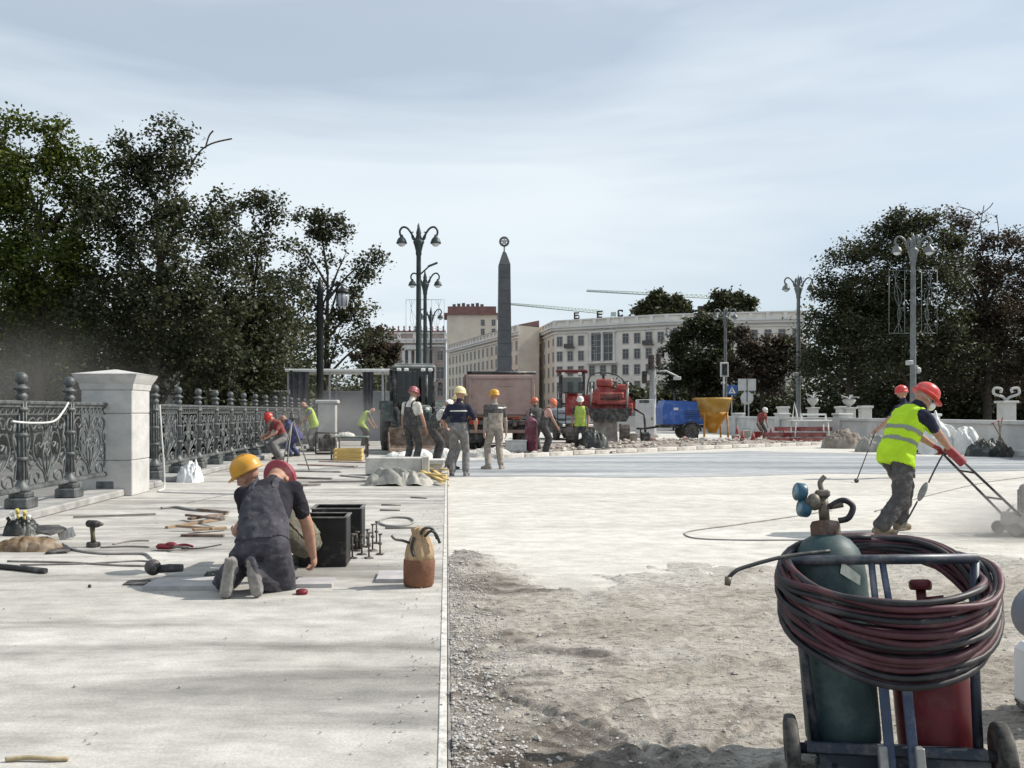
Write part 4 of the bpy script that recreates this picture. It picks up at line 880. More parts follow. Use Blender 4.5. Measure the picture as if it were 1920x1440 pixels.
# ------------------------------------------------------------------ heaps, cloths
def heap(name, label, cat, loc, dim, m, seed=0, rz=0, fold=.5, peaks=(), nx=44, ny=30, group=None, k=1.0, ridge=0):
    lx, ly, hz = dim; a = np.linspace(-1, 1, nx); b_ = np.linspace(-1, 1, ny); A, B = np.meshgrid(a, b_)
    rr = np.clip(1-(np.abs(A)**2.4+np.abs(B)**2.4), 0, 1)**.45
    nz = fbm(A*2.2*k+seed*3.7+40, B*2.2*k+seed*5.1+40, 4, .55); rid = 1-np.abs(2*fbm(A*3.4*k+seed*1.3+9+B*1.5, B*2.6*k+seed+20, 3)-1)*2
    z = hz*rr*((1-fold)+fold*(.6*nz*1.6+.5*rid-.1))
    if ridge: z = z*(.45+.62*np.abs(np.sin(A*4.2+B*2.5+5*fbm(A*1.3+seed, B*1.3, 3)))**.7)
    for it_ in range(4 if ridge else 0):
        zp = np.pad(z, 1, mode='edge'); z = (zp[:-2, 1:-1]+zp[2:, 1:-1]+zp[1:-1, :-2]+zp[1:-1, 2:]+2*z)/6
    for (px, py, pr, ph) in peaks: z = z+ph*np.exp(-(((A-px)/pr)**2+((B-py)/pr)**2))*np.clip(rr*2, 0, 1)
    xo = .06*lx*(fbm(B*3+seed, A*3+8)-.5)*2; yo = .06*ly*(fbm(A*3+seed+5, B*3+2)-.5)*2
    V = np.stack([A*lx/2+xo, B*ly/2+yo, np.maximum(z, 0)-.004], -1).reshape(-1, 3)
    ii = np.arange(nx*ny).reshape(ny, nx); Q = np.stack([ii[:-1, :-1], ii[:-1, 1:], ii[1:, 1:], ii[1:, :-1]], -1).reshape(-1, 4)
    if len(loc) == 2: loc = (*loc, 0)
    return solo(name, label, cat, npmesh(name, V, Q, m, True), m, loc, rz, group)
tarpb = mat('black_tarp', (.025, .03, .028), .45, 0, .3, 5, dust=.2); tarpg = mat('grey_tarp', (.20, .20, .18), .85, 0, .25, 6, dust=.5); tarpp = mat('pale_sheet', (.60, .60, .58), .6, 0, .12, 5); rag = mat('clear_plastic_bag', (.66, .67, .68), .35, 0, .1, 8)
yy_ = 30.5; heap('tarp', 'crumpled black tarp in a mound on the edge of the grey strip', 'tarp', (ox(1112, yy_), yy_, ZR), (1.05, .9, .80), tarpb, 2, fold=.45)
yy_ = 29.0; heap('tarp', 'flat black tarp end trailing on the ground', 'tarp', (ox(1132, yy_), yy_, ZR), (.9, .6, .16), tarpb, 5)
yy_ = 28.5; heap('bulk_bag', 'large white plastic bulk bag slumped by the right parapet', 'bag', (ox(1762, yy_), yy_, ZR), (1.5, 1.1, 1.05), tarpp, 3, fold=.35, ridge=1, k=.7, peaks=((-.45, 0, .16, .42), (-.15, .1, .14, .38), (.12, -.1, .13, .30), (-.7, -.1, .12, .25)), nx=60)
yy_ = 28.0; heap('bulk_bag', 'smaller white bag leaning beside the large slumped one', 'bag', (ox(1812, yy_), yy_, ZR), (.9, .8, .92), tarpp, 8, fold=.3, peaks=((.5, 0, .2, .12),))
yy_ = 30.0; heap('tarp', 'pale grey tarp heap behind the red helmet worker', 'tarp', (ox(1640, yy_), yy_, ZR), (1.2, .8, .62), tarpg, 11)
yy_ = 33.0; heap('rubble_heap', 'brown heap of rubble and pipes beside the red beams', 'rubble', (ox(1582, yy_), yy_, ZR), (1.5, 1.2, .72), gm_soil, 13, k=2.4)
X, Y = at(722, 912); heap('tarp', 'crumpled grey brown cloth on the pavement before the concrete block', 'tarp', (X+.04, Y+.3), (.85, .6, .36), tarpg, 4, fold=.4, k=.5, ridge=1)
X, Y = at(775, 912); heap('tarp', 'second crumpled grey cloth next to the yellow planks', 'tarp', (X, Y+.32), (.66, .55, .28), mat('grey_tarp_pale', (.30, .29, .26), .85, 0, .25, 6, dust=.5), 7, fold=.4, k=.5, ridge=1)
X, Y = at(350, 905); heap('plastic_bag', 'crumpled clear plastic bag lying by the fence foot', 'bag', (X, Y+.2), (.46, .40, .38), rag, 6, fold=.6, peaks=((.5, 0, .28, .10),), k=1.4)
X, Y = at(905, 862, ZR); heap('rubble_heap', 'small pale heap of broken pieces behind the beige overalls worker', 'rubble', (X+.3, Y+1.5, ZR), (1.3, .9, .30), gm_base, 21, k=2.8)

# ------------------------------------------------------------------ blocks, planks, boxes, bottles
conc = mat('block_concrete', (.46, .45, .42), .92, 0, .2, 4, bump=.5, dust=.3); wood = mat('yellow_plank', (.50, .36, .12), .85, 0, .25, 4, stretch=(1, 12, 12), dust=.3); woodb = mat('brown_wood', (.13, .08, .055), .85, 0, .35, 5, dust=.4)
X0, Y0 = at(684, 893); b = MB(); b.box((.58, .3, .20), (1.15, .55, .34), bev=.012); solo('concrete_block', 'long low grey concrete block on the pavement behind the crumpled cloth', 'block', b, conc, (X0, Y0+.05, 0))
b = MB(); b.box((0, 0, .20), (.13, .4, .40), bev=.008); solo('concrete_block', 'short upright grey block at the end of the long concrete block', 'block', b, conc, (X0+1.24, Y0+.1, 0))
b = MB(); b.box((0, 0, .225), (.42, .5, .10), bev=.01); b.box((0, .02, .09), (.36, .4, .17), bev=.01); solo('stone_slab', 'pale stone slab laid on supports beside the yellow planks', 'slab', b, mat('slab_pale', (.58, .57, .55), .9, 0, .12, 3), (ox(815, 19.2), 19.2, 0))
for i, (a, b2, zz_) in enumerate((((792, 886), (838, 908), .03), ((795, 880), (838, 900), .07), ((790, 893), (832, 911), .10), ((805, 876), (838, 890), .04), ((786, 902), (838, 905), .14))):
    p = at(*a); q = at(*b2); m = MB(); L_ = math.dist(p, q); m.box((0, 0, 0), (L_, .085, .03), bev=.003)
    solo('plank', ('lowest yellow plank of the loose stack at the pavement edge', 'yellow plank lying second in the loose stack', 'yellow plank sticking out in front of the loose stack', 'short yellow plank at the back of the loose stack', 'topmost yellow plank lying across the loose stack')[i], 'plank', m, wood, ((p[0]+q[0])/2, (p[1]+q[1])/2, zz_), math.atan2(q[1]-p[1], q[0]-p[0]), 'yellow planks at the pavement edge', rot=(R(random.uniform(-6, 6)), R(random.uniform(-3, 3)), math.atan2(q[1]-p[1], q[0]-p[0])))
Yk = 23.5; k = thing('timber_crate', 'yellow timber crate under the green work table', 'crate', (ox(654, Yk), Yk, 0))
for i in range(3):
    for y in (-.3, .3): b = MB(); b.box((0, y, .06+i*.11), (.70, .025, .09), bev=.004); part(k, 'slat', b, wood)
    for x in (-.36, .36): b = MB(); b.box((x, 0, .06+i*.11), (.025, .6, .09), bev=.004); part(k, 'slat', b, wood)
b = MB(); b.box((0, 0, .02), (.70, .6, .02)); part(k, 'floor', b, wood)
Yk = 24.2; k = thing('work_table', 'green topped steel work table with dusty goods on it', 'table', (ox(656, Yk), Yk, 0))
b = MB(); b.box((0, 0, .62), (1.02, .6, .04), bev=.006); part(k, 'tabletop', b, mat('table_green', (.09, .13, .10), .7, 0, .3, 5, dust=.4))
for x in (-.47, .47):
    for y in (-.26, .26): b = MB(); b.box((x, y, .3), (.045, .045, .6)); part(k, 'leg', b, chass)
b = MB(); b.box((0, -.26, .2), (.9, .03, .03)); b.box((0, .26, .2), (.9, .03, .03)); part(k, 'stretcher', b, chass)
heap('dust_heap', 'little heap of pale mortar on the green work table', 'mortar', (ox(648, Yk), Yk, .64), (.5, .4, .12), gm_base, 33, k=2)
X, Y = at(996, 851, ZR); b = thing('gas_bottle', 'dark maroon gas bottle standing beside the leaning worker', 'gas bottle', (X, Y, ZR))
m = MB(); m.lathe([(.18, 0), (.2, .03), (.2, 1.0), (.18, 1.08), (.10, 1.15), (.05, 1.18)], 18); part(b, 'cylinder', m, mat('bottle_maroon', (.13, .025, .05), .5, 0, .2, 4, dust=.3)); m = MB(); m.cyl((0, 0, 1.17), (0, 0, 1.3), .03); m.box((.05, 0, 1.25), (.1, .03, .03)); part(b, 'valve', m, steel)
X, Y = at(968, 852, ZR); m = MB(); m.box((0, .2, .24), (.66, .4, .38), bev=.01); m.box((0, -.005, .24), (.5, .012, .26)); m.box((0, .2, .44), (.70, .44, .03), bev=.005); solo('equipment_box', 'pale grey box standing on the ground left of the maroon gas bottle', 'box', m, mat('box_pale', (.52, .52, .50), .7, 0, .15, 6), (X, Y, ZR))
# red steel beams on the far side
redb = mat('beam_red', (.27, .045, .045), .7, .1, .3, 3, dust=.4)
for i, (px, py, ln, z_, a) in enumerate(((1498, 832, 2.7, .0, 3), (1490, 831, 2.6, .22, -2), (1508, 829, 2.5, .44, 1))):
    X, Y = at(px, py, ZR); m = MB(); m.box((0, 0, .02), (ln, .28, .025)); m.box((0, -.14, .10), (ln, .02, .18)); m.box((0, .14, .10), (ln, .02, .18)); 
    for q in np.linspace(-.45, .45, 6): m.box((q*ln, 0, .10), (.02, .26, .15))
    solo('steel_beam', 'red channel shaped steel beam stacked beyond the grey strip', 'beam', m, redb, (X, Y+i*.05, ZR+.05+z_), R(a), 'stack of red steel beams')
k = thing('white_trestle', 'white metal trestle frame standing above the red beams', 'trestle', (ox(1518, 38), 38, ZR)); wp_ = mat('white_paint', (.70, .70, .66), .6, 0, .12, 5)
m = MB(); m.box((0, 0, .98), (1.7, .6, .06), bev=.01); part(k, 'deck', m, wp_)
for x in (-.75, .75):
    for y in (-.25, .25): m = MB(); m.tube([(x, y, 0), (x*.9, y, 1.0)], .03, 6); part(k, 'leg', m, wp_)
m = MB(); m.tube([(-.75, 0, 1.0), (-.65, 0, 1.75), (-.5, 0, 1.0)], .04, 6); part(k, 'bracket', m, wp_)
m = MB(); m.box((.15, 0, 1.25), (1.1, .08, .08)); m.box((.7, 0, 1.1), (.05, .08, .3)); m.box((-.35, 0, 1.1), (.05, .08, .3)); part(k, 'rail', m, wp_)
# shovels leaning by the right parapet
for i, (px, py, a, t) in enumerate(((1880, 858, 25, -22), (1898, 858, -10, -30), (1868, 856, 60, 12))):
    X, Y = at(px, py, ZR); k = thing('shovel', ('long handled shovel leaning in the middle of the tool bundle by the right parapet', 'most tilted shovel of the tool bundle by the right parapet', 'shovel leaning against the other two by the right parapet')[i], 'shovel', (X, Y, ZR), group='shovels by the right parapet', rot=(R(8), R(t), R(a)))
    m = MB(); m.tube([(0, 0, .3), (0, 0, 1.2)], .02, 7); part(k, 'handle', m, woodb); m = MB(); m.prism([(-.12, .32), (.12, .32), (.12, .1), (0, 0), (-.12, .1)], -.01, .01, 'y'); part(k, 'blade', m, black); m = MB(); m.tube([(-.07, 0, 1.2), (.07, 0, 1.2)], .018, 6); part(k, 'grip', m, redb)
X, Y = at(1872, 858, ZR); heap('debris_heap', 'dark heap of straps and scrap under the shovels', 'debris', (X+.15, Y+.7, ZR), (1.3, .8, .55), tarpb, 15, k=2.2)
# boxes and buckets in front of the hopper
for i, (px, py, c, l) in enumerate(((1400, 826, wp_, 'white bucket on the rubble in front of the road signs'), (1420, 829, redb, 'red bucket on the rubble below the road signs'), (1188, 834, conc, 'grey bucket beside the traffic light cabinet'))):
    X, Y = at(px, py, ZR); k = thing('bucket', l, 'bucket', (X, Y, ZR+.1)); m = MB(); m.lathe([(.13, 0), (.17, .36), (.18, .36), (.18, .38), (.15, .38), (.12, .03)], 14); part(k, 'pail', m, c); m = MB(); m.tube([(.17*math.cos(a), 0, .36+.12*math.sin(a)) for a in np.linspace(0, 3.14, 9)], .006, 5); part(k, 'handle', m, black)

# ------------------------------------------------------------------ shelter
Ys = 35.0; xa, xb = ox(536, Ys), ox(732, Ys); cx_ = (xa+xb)/2; zr = oz(697, Ys)
S = thing('site_shelter', 'flat roofed site shelter with hanging grey tarps and a grey back wall', 'shelter', (cx_, Ys, 0)); W2 = (xb-xa)/2
m = MB(); m.box((0, .9, zr+.04), (2*W2, 2.4, .12), bev=.02); part(S, 'roof', m, mat('roof_white', (.74, .74, .72), .6, 0, .1, 3))
for x in (-W2+.12, -W2*.15, W2-.3):
    for y in (-.15, 1.9): m = MB(); m.box((x, y, zr/2), (.07, .07, zr)); part(S, 'post', m, galv)
for i in range(3):
    m = MB(); m.box((-W2*.30+i*1.02, 1.98, 1.13), (1.015, .05, 2.1), bev=.01); part(S, 'wall_panel', m, mat('panel_grey', (.30, .31, .35), .7, 0, .1, 2, dust=.15, dustcol=(.45, .45, .47)))
def curtain(x0, x1, y, z0, z1, seed):
    nx, nz = 28, 14; A, B = np.meshgrid(np.linspace(0, 1, nx), np.linspace(0, 1, nz))
    tw = 1-.25*(1-B); X_ = (x0+x1)/2+(A-.5)*(x1-x0)*tw; Y_ = y+.06*np.sin(A*19+seed)+.05*(fbm(A*4+seed, B*2)-.5); Z_ = z0+(z1-z0)*B+.06*(1-B)*np.sin(A*7+seed)
    ii = np.arange(nx*nz).reshape(nz, nx); Q = np.stack([ii[:-1, :-1], ii[:-1, 1:], ii[1:, 1:], ii[1:, :-1]], -1).reshape(-1, 4)
    me = npmesh('tarp_curtain', np.stack([X_, Y_, Z_], -1).reshape(-1, 3), Q, mat('curtain_grey', (.085, .085, .095), .8, 0, .2, 4, dust=.2), True)
    part(S, 'tarp_curtain', me, None)
curtain(-W2+.15, -W2+.95, -.2, .85, zr, 1); curtain(W2-1.1, W2-.65, -.2, 1.0, zr, 3)
X, Y = at(612, 842); k = thing('stone_pier', 'white stone pier with moulded top standing before the shelter', 'pier', (X, Y, 0)); m = MB(); m.box((0, .3, .8), (.62, .5, 1.6), bev=.02); part(k, 'shaft', m, stone); m = MB(); m.box((0, .3, 1.66), (.80, .66, .13), bev=.03); part(k, 'cap', m, stone)
m = MB(); m.box((0, .3, .1), (.78, .62, .2), bev=.02); part(k, 'base', m, stone)
# ------------------------------------------------------------------ gas cutting trolley in the right foreground
cb = mat('trolley_blue_black', (.022, .032, .05), .45, .3, .3, 7, dust=.3); cbl = mat('trolley_blue', (.045, .07, .125), .5, .2, .25, 6, dust=.35)
grn = mat('cylinder_green', (.024, .052, .056), .55, .1, .3, 5, dust=.35, dustcol=(.20, .24, .23)); rdc = mat('cylinder_red', (.105, .007, .013), .5, .1, .3, 5, dust=.25, dustcol=(.25, .12, .11))
brass = mat('tarnished_brass', (.13, .115, .09), .55, .5, .3, 12, dust=.3); hosem = mat('hose_maroon', (.06, .016, .024), .55, 0, .35, 5, dust=.28, dustcol=(.22, .15, .15)); hoseb = mat('hose_black', (.012, .012, .015), .5, 0, .3, 5, dust=.28, dustcol=(.18, .16, .16))
YC = 3.15; XC = 1.613; ZG = -.035; TL = R(-10); RZC = R(-17); RY_ = R(-3.5)
K = thing('gas_trolley', 'two wheeled steel trolley with blue bars carrying the green and red cylinders', 'trolley', (XC, YC, ZG), rot=(TL, RY_, RZC))
for x in (-.345, .345): wheel(K, (x, 0, .120), .120, .048, black, 22, False)
m = MB(); m.tube([(-.33, 0, .12), (.33, 0, .12)], .02, 8); m.box((.0, .0, .125), (.60, .05, .04), bev=.006); part(K, 'axle', m, cb)
m = MB(); m.box((.03, .17, .055), (.58, .30, .012)); m.tube([(-.2, .02, .06), (-.2, .3, .06)], .012, 6); m.tube([(.29, .02, .06), (.29, .3, .06)], .012, 6); m.box((.03, .03, .09), (.56, .02, .06)); part(K, 'platform', m, cb)
for q in (-1, 1):
    m = MB(); m.tube([(q*.265+.01, .03, .1), (q*.29+.01, .03, .5), (q*.325+.01, .03, .80)], .017, 8); part(K, 'side_post', m, cb)
m = MB(); m.tube([(-.335, .03, .805), (.345, .03, .805)], .019, 10); part(K, 'handle_bar', m, mat('bar_slate', (.04, .05, .068), .45, .2, .3, 8, dust=.35))
for x in (-.025, .05):
    m = MB(); m.box((x, -.07, .25), (.034, .012, .52), bev=.003); m.tube([(x, -.07, .5), (x*.6, .0, .66), (x*.5, .03, .80)], .012, 6); part(K, 'centre_bar', m, cbl)
for x in (-.05, .068):
    m = MB(); m.box((x, -.08, .085), (.03, .05, .14), bev=.004); part(K, 'steel_foot', m, steel)
m = MB(); m.tube(bez([(-.33, .03, .55), (-.13, -.03, .56), (.05, .0, .56), (.23, -.03, .55), (.33, .03, .55)], 6), .010, 6); part(K, 'retaining_bar', m, cb)
gc = thing('gas_cylinder', 'tall dark green gas cylinder with twin blue gauges on the trolley', 'gas cylinder', (XC, YC, ZG), rot=(TL, RY_, RZC))
m = MB(); m.lathe([(.05, .055), (.10, .065), (.122, .10), (.134, .14), (.136, .74), (.130, .80), (.114, .85), (.088, .885), (.06, .902), (.047, .908)], 28, c=(-.150, .16, 0)); part(gc, 'body', m, grn)
m = MB(); m.lathe([(.052, .895), (.056, .905), (.056, .945), (.048, .96), (.02, .965)], 18, c=(-.150, .16, 0)); part(gc, 'neck_ring', m, mat('neck_rust', (.10, .06, .045), .7, .3, .3, 14, dust=.3))
v_ = MB(); c0 = Vector((-.150, .16, .965)); v_.cyl(c0, c0+Vector((0, 0, .10)), .020); v_.cyl(c0+Vector((0, 0, .05)), c0+Vector((.07, -.02, .06)), .013); v_.box(c0+Vector((0, 0, .105)), (.055, .05, .03), bev=.006)
v_.tube(bez([c0+Vector((0, 0, .115)), c0+Vector((-.005, 0, .15)), c0+Vector((.015, 0, .175))], 5), .010, 6); rg = part(gc, 'valve', v_, brass)
v_ = MB(); v_.tube(bez([c0+Vector((.02, -.01, .05)), c0+Vector((.07, -.02, .075)), c0+Vector((.105, -.02, .05)), c0+Vector((.085, -.03, .005)), c0+Vector((.05, -.02, -.005))], 5), .012, 7); part(gc, 'outlet_hose', v_, hoseb)
v_ = MB(); v_.cyl(c0+Vector((0, -.005, .07)), c0+Vector((-.07, -.03, .075)), .016); v_.sphere(c0+Vector((-.035, -.02, .072)), .035, 12, 8, sc=(.8, .8, 1)); part(gc, 'regulator', v_, brass)
for dz, dx_ in ((.115, -.085), (.05, -.075)):
    g_ = MB(); a = c0+Vector((dx_, -.005, dz)); n_ = Vector((-.93, -.36, .12)).normalized(); Mg = n_.to_track_quat('Z', 'Y').to_matrix(); g_.lathe([(.034, -.02), (.037, -.015), (.037, .012), (.033, .016)], 18, c=a, M=Mg)
    ga = part(gc, 'gauge', g_, mat('gauge_blue', (.03, .095, .145), .4, .1, .2, 12)); g_ = MB(); g_.lathe([(.031, .0165), (.001, .018)], 18, c=a, M=Mg); part(ga, 'dial', g_, mat('dial_dusty', (.16, .26, .32), .35, 0, .25, 14))
m = MB(); m.prism([(-.115, .80), (-.055, .745), (-.06, .71), (-.125, .755)], .022, .026, 'y'); part(gc, 'sticker', m, mat('sticker_pale', (.55, .55, .46), .7, 0, .25, 30))
rc = thing('gas_cylinder', 'shorter dark red gas cylinder on the trolley next to the green one', 'gas cylinder', (XC, YC, ZG), rot=(TL, RY_, RZC))
m = MB(); m.lathe([(.05, .055), (.10, .062), (.125, .09), (.13, .13), (.13, .47), (.125, .53), (.10, .58), (.06, .61), (.04, .615)], 28, c=(.17, .16, 0)); part(rc, 'body', m, rdc)
m = MB(); m.cyl((.17, .16, .61), (.17, .16, .69), .018); m.lathe([(.035, .69), (.04, .70), (.04, .72), (.03, .73)], 12, c=(.17, .16, 0)); m.cyl((.17, .16, .65), (.24, .13, .66), .012); part(rc, 'valve', m, mat('valve_red', (.10, .012, .016), .5, 0, .2, 14))
# hose coil hung round the trolley
HCt = thing('hose_coil', 'thick coil of maroon and black rubber hose slung round the gas trolley', 'hose', (XC-.03, YC, ZG), RZC)
def coil(turns, seed, zf0, zf1, rr, r_):
    rs = random.Random(seed); pts = []; n = 46
    for t in range(turns):
        f = t/max(1, turns-1); ax = .352+rs.uniform(-.018, .02); ay = .275+rs.uniform(-.02, .04); dz_ = zf0+(zf1-zf0)*f+rs.uniform(-.012, .012); ph = rs.uniform(0, 6.28); am = rs.uniform(.004, .014); sx = rs.uniform(-.012, .012)
        for k in range(n):
            a = 2*math.pi*k/n+math.pi/2; c_, s_ = math.cos(a), math.sin(a)
            front = (1-s_)/2                                # 1 at the front
            z = .84-.06*f+ (dz_-.80)*front**1.25 + .01*math.sin(3*a+ph)+am*math.sin(5*a+ph)-.025*abs(c_)**3
            pts.append((.01+sx+ax*c_*(1+.03*math.sin(2*a+ph))+.0*f, .17+ay*s_*(.88+.25*front)+rs.uniform(-.001, .001), z))
    P = [Vector(p) for p in pts]
    for it in range(3): P = [P[0]]+[(P[i-1]+P[i]*2+P[i+1])/4 for i in range(1, len(P)-1)]+[P[-1]]
    m = MB(); m.tube(P, r_, 8); return m
part(HCt, 'maroon_hose', coil(12, 3, .655, .45, 1, .0118), hosem); part(HCt, 'black_hose', coil(11, 8, .665, .42, 1, .0118), hoseb); part(HCt, 'maroon_hose', coil(7, 21, .58, .44, 1, .0122), hosem); part(HCt, 'black_hose', coil(6, 31, .54, .415, 1, .0122), hoseb)
tw = thing('cutting_torch', 'thin steel cutting torch with bent tip sticking out of the hose coil', 'torch', (0, 0, 0))
yv = 3.22; m = MB(); m.tube(bez([(ox(1560, yv), yv+.02, oz(1035, yv)), (ox(1470, yv), yv, oz(1044, yv)), (ox(1392, yv), yv-.02, oz(1062, yv)), (ox(1372, yv), yv-.03, oz(1070, yv)), (ox(1360, yv), yv-.03, oz(1082, yv))], 6), .0075, 7); part(tw, 'wand', m, black)
m = MB(); p0 = Vector((ox(1361, yv), yv-.03, oz(1079, yv))); m.cyl(p0, p0+Vector((-.006, -.005, -.03)), .013, .010, 10); part(tw, 'tip', m, brass)

# ------------------------------------------------------------------ floor grinder pushed by the operator
gy = 9.75; gx = ox(1925, gy)
Gd = thing('floor_grinder', 'dusty floor grinder with long twin handles at the edge of the pale ground', 'grinder', (gx, gy, ZR))
gdm = mat('grinder_grey', (.30, .29, .28), .7, .2, .25, 8, dust=.6); h0 = W['root'].matrix_world
bpy.context.view_layer.update(); mwW = W['root'].matrix_world
hl, hr = [mwW @ p for p in W['hands']]
for i, p in enumerate((hl, hr)):
    a = p-Vector((gx, gy, ZR)); m = MB(); e = Vector((-.20+.06*i, .12-.24*i, .22)); d = (a-e).normalized()
    m.tube([a+d*.12, a, e], .015, 8); part(Gd, 'handle', m, black); m = MB(); m.tube([a+d*.125, a-d*.08], .020, 8); part(Gd, 'grip', m, gloves)
mid = (hl+hr)/2-Vector((gx, gy, ZR)); e = Vector((-.17, 0, .22)); dv = (e-mid).normalized(); cpt = mid+dv*.16+Vector((0, 0, .05))
m = MB(); Mc = dv.to_track_quat('X', 'Z').to_matrix(); m.box(cpt, (.26, .24, .09), bev=.012, M=Mc); part(Gd, 'control_box', m, mat('control_red', (.28, .03, .04), .5, 0, .2, 8, dust=.2))
for q_ in (.35, .75): m = MB(); m.tube([(hl-Vector((gx, gy, ZR))).lerp(Vector((-.20, .12, .22)), q_), (hr-Vector((gx, gy, ZR))).lerp(Vector((-.14, -.12, .22)), q_)], .012, 6); part(Gd, 'cross_bar', m, black)
m = MB(); m.lathe([(.24, .03), (.26, .06), (.26, .13), (.22, .17), (.12, .19), (.10, .2)], 24, c=(.05, 0, 0)); part(Gd, 'grinding_head', m, gdm)
m = MB(); m.lathe([(.10, .2), (.115, .22), (.115, .52), (.10, .55), (.05, .58)], 18, c=(.05, 0, 0)); 
for k in range(12): a = k*math.pi/6; m.box((.05+.12*math.cos(a), .12*math.sin(a), .37), (.02, .008, .26), M=Matrix.Rotation(a, 3, 'Z'))
part(Gd, 'motor', m, gdm)
m = MB(); m.box((-.15, 0, .17), (.18, .2, .16), bev=.02); m.tube([(-.15, -.1, .2), (.0, -.12, .3), (.05, -.1, .4)], .012, 6); m.tube([(-.2, .1, .2), (-.05, .14, .33)], .012, 6); part(Gd, 'bracket', m, gdm)
for y in (-.15, .15): wheel(Gd, (-.22, y, .07), .07, .04, black, 14).rotation_euler = (0, 0, R(80))
cblk = mat('cable_dark', (.05, .05, .05), .7, 0, .2); cgr = mat('cable_grey', (.26, .25, .24), .8, 0, .2)
pl = thing('extension_lead', 'grey connector plug hanging on its lead from the grinder handle', 'cable', (0, 0, 0)); yv = gy-.12
def V3(px, py, y=yv): return Vector((ox(px, y), y, oz(py, y)))
m = MB(); m.tube(bez([V3(1768, 852), V3(1758, 870), V3(1748, 890), V3(1741, 905)], 6), .009, 6); m.tube(bez([V3(1720, 940), V3(1712, 955), V3(1700, 975, yv+.1), Vector((ox(1672, 9.6), 9.6, ZR+.01)), Vector((ox(1640, 9.9), 9.9, ZR+.01))], 6), .009, 6); part(pl, 'lead', m, cblk)
m = MB(); m.sphere(V3(1730, 922), .05, 12, 8, sc=(.75, .6, 2.3), M=Matrix.Rotation(R(24), 3, 'Y')); part(pl, 'plug', m, mat('plug_grey', (.20, .20, .19), .8, 0, .2, 10))
rod = thing('measuring_wheel', 'thin black rod with a round foot held by the half hidden worker', 'tool', (0, 0, 0)); yv = 17.0
hp_ = W13['root'].matrix_world @ W13['hands'][0]; ft_ = Vector((ox(1606, 16.9), 16.9, ZR+.043)); m = MB(); m.tube([hp_+(hp_-ft_)*.16, hp_, ft_], .010, 6); part(rod, 'rod', m, black); m = MB(); m.sphere(ft_, .045, 10, 8); part(rod, 'foot', m, black)
# cable loop and long lead on the pale ground
m = MB(); m.tube(bez([(*at(x, y, ZR), ZR+.008) for x, y in ((1560, 958), (1470, 972), (1380, 985), (1300, 996), (1284, 1003), (1310, 1011), (1400, 1014), (1500, 1014), (1600, 1018))], 8), .008, 6); solo('cable', 'thin grey cable making a narrow loop on the pale ground', 'cable', m, cgr)
m = MB(); m.tube(bez([(*at(x, y, ZR), ZR+.008) for x, y in ((1640, 960), (1740, 930), (1850, 905), (1950, 892))], 8), .009, 6); solo('cable', 'long thin cable running across the pale ground behind the operator', 'cable', m, cgr)
# machine standing half out of the picture beside the trolley
yv = 3.7; vx_ = ox(2024, yv)
vc = thing('site_vacuum', 'white bodied machine with a blue grey round drum beside the gas trolley', 'machine', (vx_, yv, ZG))
m = MB(); m.box((.06, .1, .18), (.36, .34, .28), bev=.03); part(vc, 'body', m, mat('vacuum_white', (.66, .66, .67), .5, 0, .08, 5)); zc = oz(1165, yv)-ZG
m = MB(); m.lathe([(.09, -.13), (.125, -.12), (.125, .12), (.09, .13)], 28, c=(-.055, .05, zc), M=Matrix.Rotation(R(90), 3, 'X')); part(vc, 'drum', m, mat('drum_blue_grey', (.16, .18, .22), .5, .2, .2, 5))
m = MB(); m.tube(bez([(-.14, .0, zc+.08), (-.15, -.02, zc+.13), (-.08, 0, zc+.14)], 5), .010, 6); part(vc, 'handle', m, black); m = MB(); m.box((.0, .05, .33), (.12, .12, .14)); part(vc, 'bracket', m, black)
for y in (-.0, .25): wheel(vc, (-.06, y, .06), .06, .04, black, 14); wheel(vc, (.2, y, .06), .06, .04, black, 14)

# ------------------------------------------------------------------ things lying on the pavement
def trough(label, px0, px1, py, pyt, dep):
    Y = F*HC/(py-PY0); x0, x1 = ox(px0, Y), ox(px1, Y); h_ = oz(pyt, Y); k = thing('steel_trough', label, 'trough', ((x0+x1)/2, Y+dep/2, 0)); w_ = x1-x0
    for nm, c, d in (('side_wall', (0, -dep/2, h_/2), (w_, .012, h_)), ('side_wall', (0, dep/2, h_/2), (w_, .012, h_)), ('end_wall', (-w_/2, 0, h_/2), (.012, dep-.016, h_-.004)), ('end_wall', (w_/2, 0, h_/2), (.012, dep-.016, h_-.004)), ('floor', (0, 0, .012), (w_-.02, dep-.02, .012))):
        m = MB(); m.box(c, d, bev=.003); part(k, nm, m, mat('trough_black', (.012, .012, .013), .5, .2, .4, 6, dust=.12))
    m = MB()
    for y in (-dep/2, dep/2): m.box((0, y, h_+.006), (w_+.03, .035, .012), bev=.003)
    for x in (-w_/2, w_/2): m.box((x, 0, h_+.007), (.035, dep, .012), bev=.003)
    part(k, 'rim', m, mat('rim_worn', (.12, .115, .11), .5, .4, .4, 9, dust=.4))
trough('black open steel trough standing on the pavement beside the squatting worker', 560, 648, 1063, 972, .34)
trough('second black steel trough standing behind the first one', 585, 677, 1032, 955, .36)
